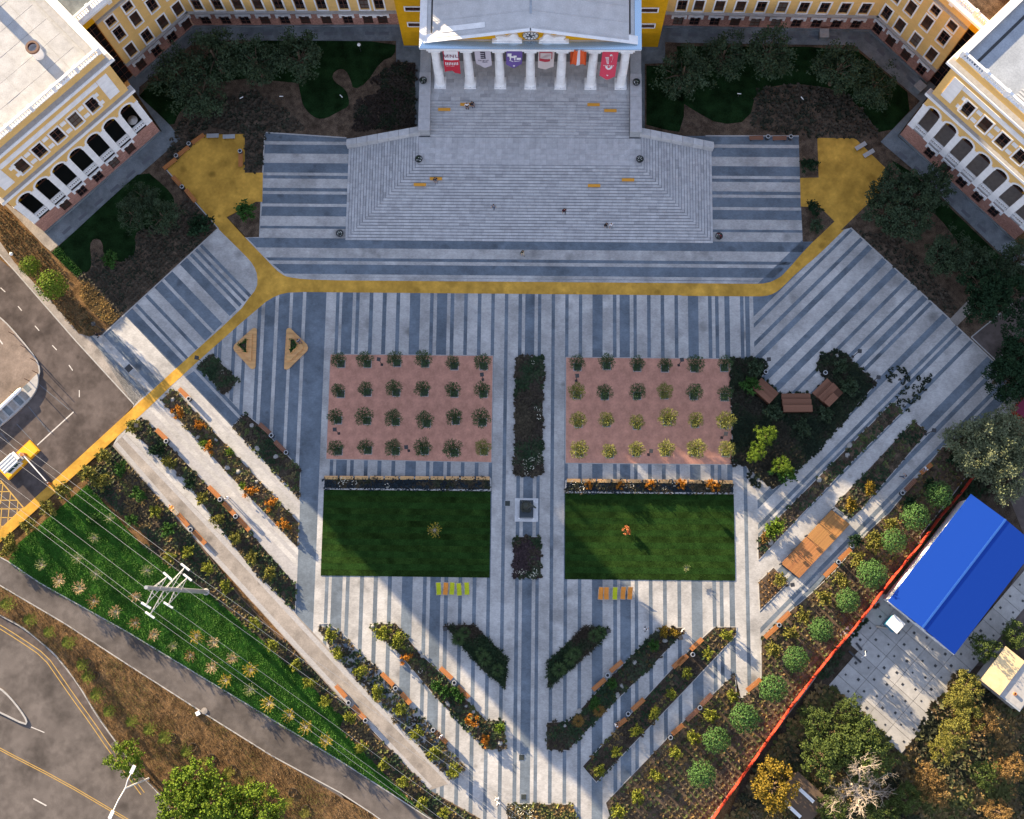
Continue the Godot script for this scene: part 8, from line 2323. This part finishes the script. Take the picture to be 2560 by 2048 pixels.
	row("shrub", "bush", "olive", [Vector2(-45.43, -18.38), Vector2(-40.93, -13.83), Vector2(-38.88, -11.26), Vector2(-36.56, -9.06), Vector2(-34.25, -6.65), Vector2(-31.97, -4.76)], 1.2, "yellow-green shrub in the bed right of the beige walk, %s from the north", "shrub", "yellow-green shrubs right of the beige walk")
	row("shrub", "bush", "dark", [Vector2(-47.05, -19.92), Vector2(-42.75, -15.72)], 1.15, "dark green shrub in the bed right of the beige walk, %s from the north", "shrub", "dark shrubs right of the beige walk")
	row("shrub", "bush", "lime", [Vector2(-24.33, 2.77), Vector2(-23.27, 4.87), Vector2(-20.36, 6.93), Vector2(-18.23, 9.38), Vector2(-15.54, 11.42), Vector2(-13.43, 14.21), Vector2(-11.15, 16.51), Vector2(-8.79, 18.43)], 1.15, "yellow-green shrub in the bed at the walk's south end, %s from the north", "shrub", "yellow-green shrubs at the walk's south end")
	row("shrub", "shrub", "orange", [Vector2(-44.51, -24.72), Vector2(-41.87, -23.1), Vector2(-40.4, -20.42), Vector2(-34.84, -14.74), Vector2(-32.16, -13.33), Vector2(-30.53, -10.69)], 1.15, "round orange shrub in the long sunlit bed, %s from the north", "shrub", "orange shrubs in the long sunlit bed")
	row("shrub", "bush", "fresh", [Vector2(-36.07, -15.53), Vector2(-37.81, -19.92), Vector2(-41.21, -20.84)], 0.8, "small bright green shrub in the long sunlit bed, %s in order", "shrub", "green shrubs in the long sunlit bed")
	row("shrub", "bush", "lime", [Vector2(-17.82, 2.34), Vector2(-15.89, 3.18)], 1.3, "yellow-green bush at the crooked west bed's top, %s from the left", "shrub", "yellow-green bushes at the crooked west bed")
	row("shrub", "shrub", "orange", [Vector2(-14.82, 5.38), Vector2(-6.8, 12.65), Vector2(-5.12, 14.92)], 1.15, "orange shrub in the crooked west bed, %s from the top", "shrub", "orange shrubs in the crooked west bed")
	row("shrub", "bush", "green", [Vector2(-11.07, 8.54), Vector2(-10.08, 9.28), Vector2(-8.91, 9.17), Vector2(-8.31, 9.83)], 1.0, "dark rose bush in the middle of the crooked west bed, %s from the left", "shrub", "rose bushes in the crooked west bed")
	tree("shrub", "bush", "fresh", Vector2(-3.29, 13.47), 0.85, "light green shrub in the crooked west bed's east tip", "shrub", "")
	row("shrub", "grassy", "rust", [Vector2(6.18, 12.5), Vector2(8.7, 11.3)], 1.2, "brown-orange shrub in the crooked east bed, %s from the bottom", "shrub", "brown shrubs in the crooked east bed")
	row("shrub", "bush", "autumn", [Vector2(17.88, 1.83), Vector2(16.61, 1.75)], 0.9, "orange-yellow bush at the crooked east bed's top, %s from the right", "shrub", "yellow bushes at the crooked east bed")
	row("shrub", "bush", "green", [Vector2(10.25, 8.05), Vector2(8.11, 10.36), Vector2(15.33, 3.4)], 1.0, "dark green shrub in the crooked east bed, %s in order", "shrub", "dark shrubs in the crooked east bed")
	row("ornamental_grass", "grassy", "grassy", [Vector2(-7.79, 2.17), Vector2(-5.78, 4.55), Vector2(-5.28, 5.31), Vector2(-3.69, 6.63), Vector2(-8.56, 2.95)], 1.3, "clump of grey-green ornamental grass in the small west bed, %s in order", "ornamental grass", "grass clumps in the small west bed")
	row("ornamental_grass", "grassy", "grassy", [Vector2(8.11, 2.35), Vector2(5.76, 4.49), Vector2(5.18, 5.07), Vector2(3.82, 6.47), Vector2(8.89, 1.95)], 1.3, "clump of grey-green ornamental grass in the small east bed, %s in order", "ornamental grass", "grass clumps in the small east bed")
	row("shrub", "shrub", "orange", [Vector2(7.45, -16.09), Vector2(11.24, -16.23), Vector2(15.03, -16.37), Vector2(18.81, -16.32), Vector2(19.01, -16.42), Vector2(22.49, -16.56), Vector2(23.18, -16.17)], 0.85, "orange grass clump in the east planter, %s from the left", "shrub", "orange clumps in the east planter")
	row("shrub", "grassy", "rust", [Vector2(-24.95, -16.11), Vector2(-20.94, -16.26), Vector2(-19.33, -16.08), Vector2(-15.54, -16.72), Vector2(-11.93, -16.46), Vector2(-8.03, -16.61)], 0.6, "ochre clump in the west planter, %s from the left", "shrub", "ochre clumps in the west planter")
	# lawn trees
	tree("young_tree", "sapling", "gold", Vector2(-11.7, -10.24), 1.3, "young tree with sparse yellow leaves on the west lawn", "tree", "")
	tree("young_tree", "shrub", "pink", Vector2(12.16, -10.53), 0.85, "small tree with salmon-orange leaves on the east lawn", "tree", "")
	tree("young_tree", "sapling", "pale_green", Vector2(19.38, -6.04), 0.6, "tiny pale sapling on the east lawn's lower edge", "tree", "")
	# saplings of the green strip
	row("sapling", "sapling", "straw", [Vector2(-57.76, -3.49), Vector2(-55.11, -2.55), Vector2(-50.65, 0.21), Vector2(-45.74, 2.95), Vector2(-38.36, 6.68), Vector2(-35.97, 5.6), Vector2(-38.28, 3.81), Vector2(-48.31, -1.66)], 1.05, "dry pale sapling with bare twigs on the lawn strip, %s from the west", "sapling", "dry saplings on the lawn strip")
	row("sapling", "sapling", "brown", [Vector2(-53.31, -1.02), Vector2(-48.1, 1.53), Vector2(-41.08, 5.28)], 1.05, "brown-leaved sapling on the lawn strip, %s from the west", "sapling", "brown saplings on the lawn strip")
	row("sapling", "sapling", "gold", [Vector2(-40.43, 2.88), Vector2(-36.52, 8.18), Vector2(-33.61, 6.94), Vector2(-31.12, 10.85), Vector2(-28.64, 12.17), Vector2(-26.54, 13.51), Vector2(-24.16, 15.2)], 1.15, "yellow-leaved sapling on the lawn strip, %s from the west", "sapling", "yellow saplings on the lawn strip")
	row("sapling", "sapling", "pale_green", [Vector2(-43.4, 4.26), Vector2(-60.19, -5.33), Vector2(-33.63, 9.28), Vector2(-55.78, -6.27), Vector2(-52.15, -11.26), Vector2(-53.98, -8.85), Vector2(-53.46, -4.43), Vector2(-47.13, -4.9)], 1.0, "pale green sapling on the lawn strip, %s in order", "sapling", "pale green saplings on the lawn strip")
	# small pines of the verge and the empty planting rings
	row("pine_bush", "pine", "pine", [Vector2(-64.39, -0.59), Vector2(-61.45, 1.32), Vector2(-58.96, 2.74), Vector2(-56.49, 3.97), Vector2(-54.61, 6.63), Vector2(-53.82, 8.06), Vector2(-52.49, 10.14), Vector2(-50.88, 12.1), Vector2(-48.06, 13.29), Vector2(-45.86, 14.2), Vector2(-43.85, 15.11), Vector2(-41.13, 16.76)], 1.15, "small bright green pine on the brown verge, %s from the west", "pine", "small pines on the brown verge")
	row("pine_bush", "pine", "olive", [Vector2(-38.96, 17.92), Vector2(-35.89, 19.12), Vector2(-33.33, 20.1), Vector2(-31.52, 21.56), Vector2(-28.78, 22.48), Vector2(-26.61, 23.7)], 1.0, "dull yellow-green pine on the brown verge near the lane, %s from the west", "pine", "dull pines on the brown verge")
	var k := 0
	for p in [Vector2(-38.22, 17.55), Vector2(-35.63, 18.82), Vector2(-33.43, 19.96), Vector2(-31.05, 21.17), Vector2(-28.17, 21.37), Vector2(-26.51, 23.27), Vector2(-54.2, 6.37), Vector2(-53.03, 7.99), Vector2(-43.08, 15.17), Vector2(-40.58, 16.27)]:
		var b := ms()
		for q in 14:
			var a := TAU * q / 14.0; var a2 := TAU * (q + 1) / 14.0
			b.tube([Vector3(cos(a) * 0.5, 0.12 + 0.05 * sin(q * 2.3), sin(a) * 0.5), Vector3(cos(a2) * 0.5, 0.12 + 0.05 * sin((q + 1) * 2.3), sin(a2) * 0.5)], [0.07, 0.07], 5, false)
		tag(mi("planting_ring", b.done(), M.soil, self, V3(p, 0.0)), "low ring of earth around a planting hole on the brown verge, %s in order" % ordinal(k), "earth ring", "earth rings on the brown verge")
		k += 1
	# street trees in the west
	tree("street_tree", "ball", "leafy", Vector2(-64.36, -43.31), 0.92, "rounded green tree on the road verge, upper of two", "tree", "")
	tree("street_tree", "ball", "leafy", Vector2(-60.96, -40.54), 1.12, "rounded green tree on the road verge, lower of two", "tree", "")
	# large trees
	row("large_tree", "broad", "leafy", [Vector2(-47.6, 17.29)], 2.6, "leafy tree overhanging the corner road beside the street lamp, %s", "tree", "")
	row("large_tree", "broad", "leafy", [Vector2(-39.25, 20.15), Vector2(-36.53, 21.91), Vector2(-40.6, 22.68), Vector2(-33.65, 23.29), Vector2(-31.05, 23.08)], 3.2, "big bright green tree of the clump below the verge, %s from the west", "tree", "big trees below the verge")
	row("garden_tree", "loose", "dark_grey", [Vector2(-46.24, -68.68), Vector2(-41.62, -71.13), Vector2(-30.46, -70.98), Vector2(-36.22, -70.51), Vector2(-43.18, -65.86)], 3.4, "tall loose dark tree in the north-west garden, %s in order", "tree", "dark trees of the north-west garden")
	row("garden_tree", "loose", "dark_grey", [Vector2(-50.27, -52.51), Vector2(-51.57, -50.24), Vector2(-47.52, -49.96)], 2.2, "grey-green tree of the trio in the west garden, %s from the top", "tree", "trees of the west garden")
	tree("garden_shrub", "bush", "green", Vector2(-54.44, -44.66), 1.6, "green shrub alone on the west garden's mulch", "shrub", "")
	tree("garden_shrub", "bush", "green", Vector2(-37.24, -51.38), 2.0, "leafy bush in the small bed east of the west yellow pad", "shrub", "")
	tree("garden_shrub", "bush", "dark", Vector2(-43.01, -49.01), 2.4, "very dark bush at the west garden's corner by the yellow path", "shrub", "")
	tree("garden_shrub", "bush", "dark", Vector2(36.41, -52.42), 1.5, "leafy bush at the top of the small bed beside the east yellow pad", "shrub", "")
	tree("garden_shrub", "bush", "dark_grey", Vector2(36.65, -50.05), 1.4, "bush at the bottom of the small bed beside the east yellow pad", "shrub", "")
	tree("garden_shrub", "bush", "dark", Vector2(35.96, -58.29), 1.6, "dark bush in the strip between the east pad and the banded paving", "shrub", "")
	row("garden_tree", "loose", "dark_grey", [Vector2(24.48, -71.99), Vector2(30.31, -72.02), Vector2(43.8, -67.75), Vector2(39.21, -69.9), Vector2(19.24, -69.33)], 3.3, "tall loose dark tree in the north-east garden, %s in order", "tree", "dark trees of the north-east garden")
	row("garden_tree", "broad", "dark_grey", [Vector2(45.47, -54.21), Vector2(48.65, -52.96), Vector2(47.7, -49.57), Vector2(44.73, -50.81), Vector2(50.95, -54.68)], 2.9, "broad dark tree beside the east yellow pad, %s in order", "tree", "broad dark trees of the east garden")
	row("garden_tree", "loose", "dark_grey", [Vector2(53.35, -46.05), Vector2(55.66, -44.4), Vector2(51.51, -45.2), Vector2(58.8, -43.39), Vector2(61.28, -44.87)], 2.6, "grey-green tree further down the east garden, %s in order", "tree", "grey-green trees of the east garden")
	row("large_tree", "broad", "dark", [Vector2(57.19, -39.19), Vector2(59.63, -40.44), Vector2(56.13, -41.43), Vector2(59.7, -31.52), Vector2(60.85, -34.35), Vector2(58.64, -29.9), Vector2(60.38, -29.72)], 3.1, "dark broad tree at the east edge behind the asphalt patch, %s in order", "tree", "dark trees at the east edge")
	row("large_tree", "loose", "silver", [Vector2(55.71, -22.54), Vector2(58.28, -23.55), Vector2(54.59, -19.78), Vector2(57.32, -20.2), Vector2(58.29, -17.1), Vector2(53.14, -21.53), Vector2(59.47, -20.81)], 2.9, "pale silvery tree over the east end of the fence, %s in order", "tree", "pale silvery trees at the east end of the fence")
	# trees around the seating steps
	row("bed_tree", "bush", "dark_grey", [Vector2(39.07, -31.71), Vector2(40.07, -28.84), Vector2(30.37, -25.47), Vector2(36.96, -25.44), Vector2(34.21, -23.58), Vector2(28.29, -31.19)], 1.5, "dull dark green shrub around the seating steps, %s in order", "shrub", "dark shrubs around the seating steps")
	tree("bed_tree", "bush", "green", Vector2(27.58, -28.76), 1.9, "dark leafy shrub leaning over the seating steps' west block", "shrub", "")
	row("bed_tree", "broad", "fresh", [Vector2(29.37, -22.54), Vector2(28.13, -20.43), Vector2(31.15, -18.63)], 1.35, "bright leafy young tree south of the seating steps, %s from the top", "tree", "bright young trees south of the seating steps")
	tree("bed_tree", "bush", "green", Vector2(31.52, -18.04), 2.2, "dark leafy bush at the bottom tip of the seating steps' bed", "shrub", "")
	# the yard's trees and scrub
	tree("yard_tree", "broad", "autumn", Vector2(28.93, 19.46), 3.1, "ochre-olive tree behind the red fence at the bottom edge", "tree", "")
	row("yard_tree", "broad", "mossy", [Vector2(37.01, 14.9), Vector2(34.57, 15.83), Vector2(39.28, 13.78), Vector2(39.77, 15.76)], 2.7, "green tree behind the bare one in the yard, %s in order", "tree", "green trees of the yard")
	tree("bare_tree", "bare", "straw", Vector2(38.78, 19.45), 3.6, "leafless pale grey tree with spreading branches in the yard", "tree", "")
	row("scrub", "broad", "olive", [Vector2(50.39, 13.13), Vector2(49.17, 14.99), Vector2(52.36, 7.73), Vector2(51.54, 8.86), Vector2(52.38, 11.07)], 1.9, "yellow-green scrub tree below the concrete slabs, %s in order", "tree", "yellow-green scrub of the yard")
	row("scrub", "broad", "brown", [Vector2(47.29, 18.36), Vector2(48.35, 19.99), Vector2(54.41, 11.83), Vector2(57.16, 16.94), Vector2(55.56, 22.05)], 1.7, "tan-brown scrub tree at the lower right of the yard, %s in order", "tree", "tan-brown scrub of the yard")
	row("scrub", "broad", "mossy", [Vector2(38.5, 10.75), Vector2(34.45, 12.29), Vector2(44.55, 20.77), Vector2(54.09, 17.9), Vector2(36.04, 22.35), Vector2(41.86, 22.26), Vector2(54.87, 3.21), Vector2(58.41, 1.65)], 1.9, "mossy scrub bush on the yard's shaded ground, %s in order", "tree", "mossy scrub of the yard")
	cover("undergrowth", "brown and olive undergrowth of the yard's lower right", [Vector2(45.37, 15.87), Vector2(50.31, 8.66), Vector2(52.57, 5.97), Vector2(55.02, 7.08), Vector2(57.84, 8.56), Vector2(60.04, 10.41), Vector2(64.66, 13.35), Vector2(63.37, 33.45), Vector2(38.98, 33.84), Vector2(29.72, 28.23), Vector2(24.11, 23.66), Vector2(30.04, 14.78), Vector2(35.64, 7.73), Vector2(37.92, 9.21), Vector2(45.09, 15.78)], "low", 0.5, OCHRE + [Color(0.07, 0.075, 0.03), Color(0.12, 0.085, 0.045), Color(0.03, 0.035, 0.02)], Vector2(1.2, 2.8), 0.0)
	cover("undergrowth", "dark undergrowth around the blue roofed building", [Vector2(54.94, -17.62), Vector2(65.17, -25.64), Vector2(70.34, -13.61), Vector2(61.81, -19.72), Vector2(59.59, -15.67), Vector2(54.92, -15.42), Vector2(41.16, -0.01), Vector2(36.04, 7.34), Vector2(35.28, 6.97), Vector2(41.37, -0.44)], "low", 0.5, DARK_GREEN, Vector2(1.0, 2.2), 0.0)
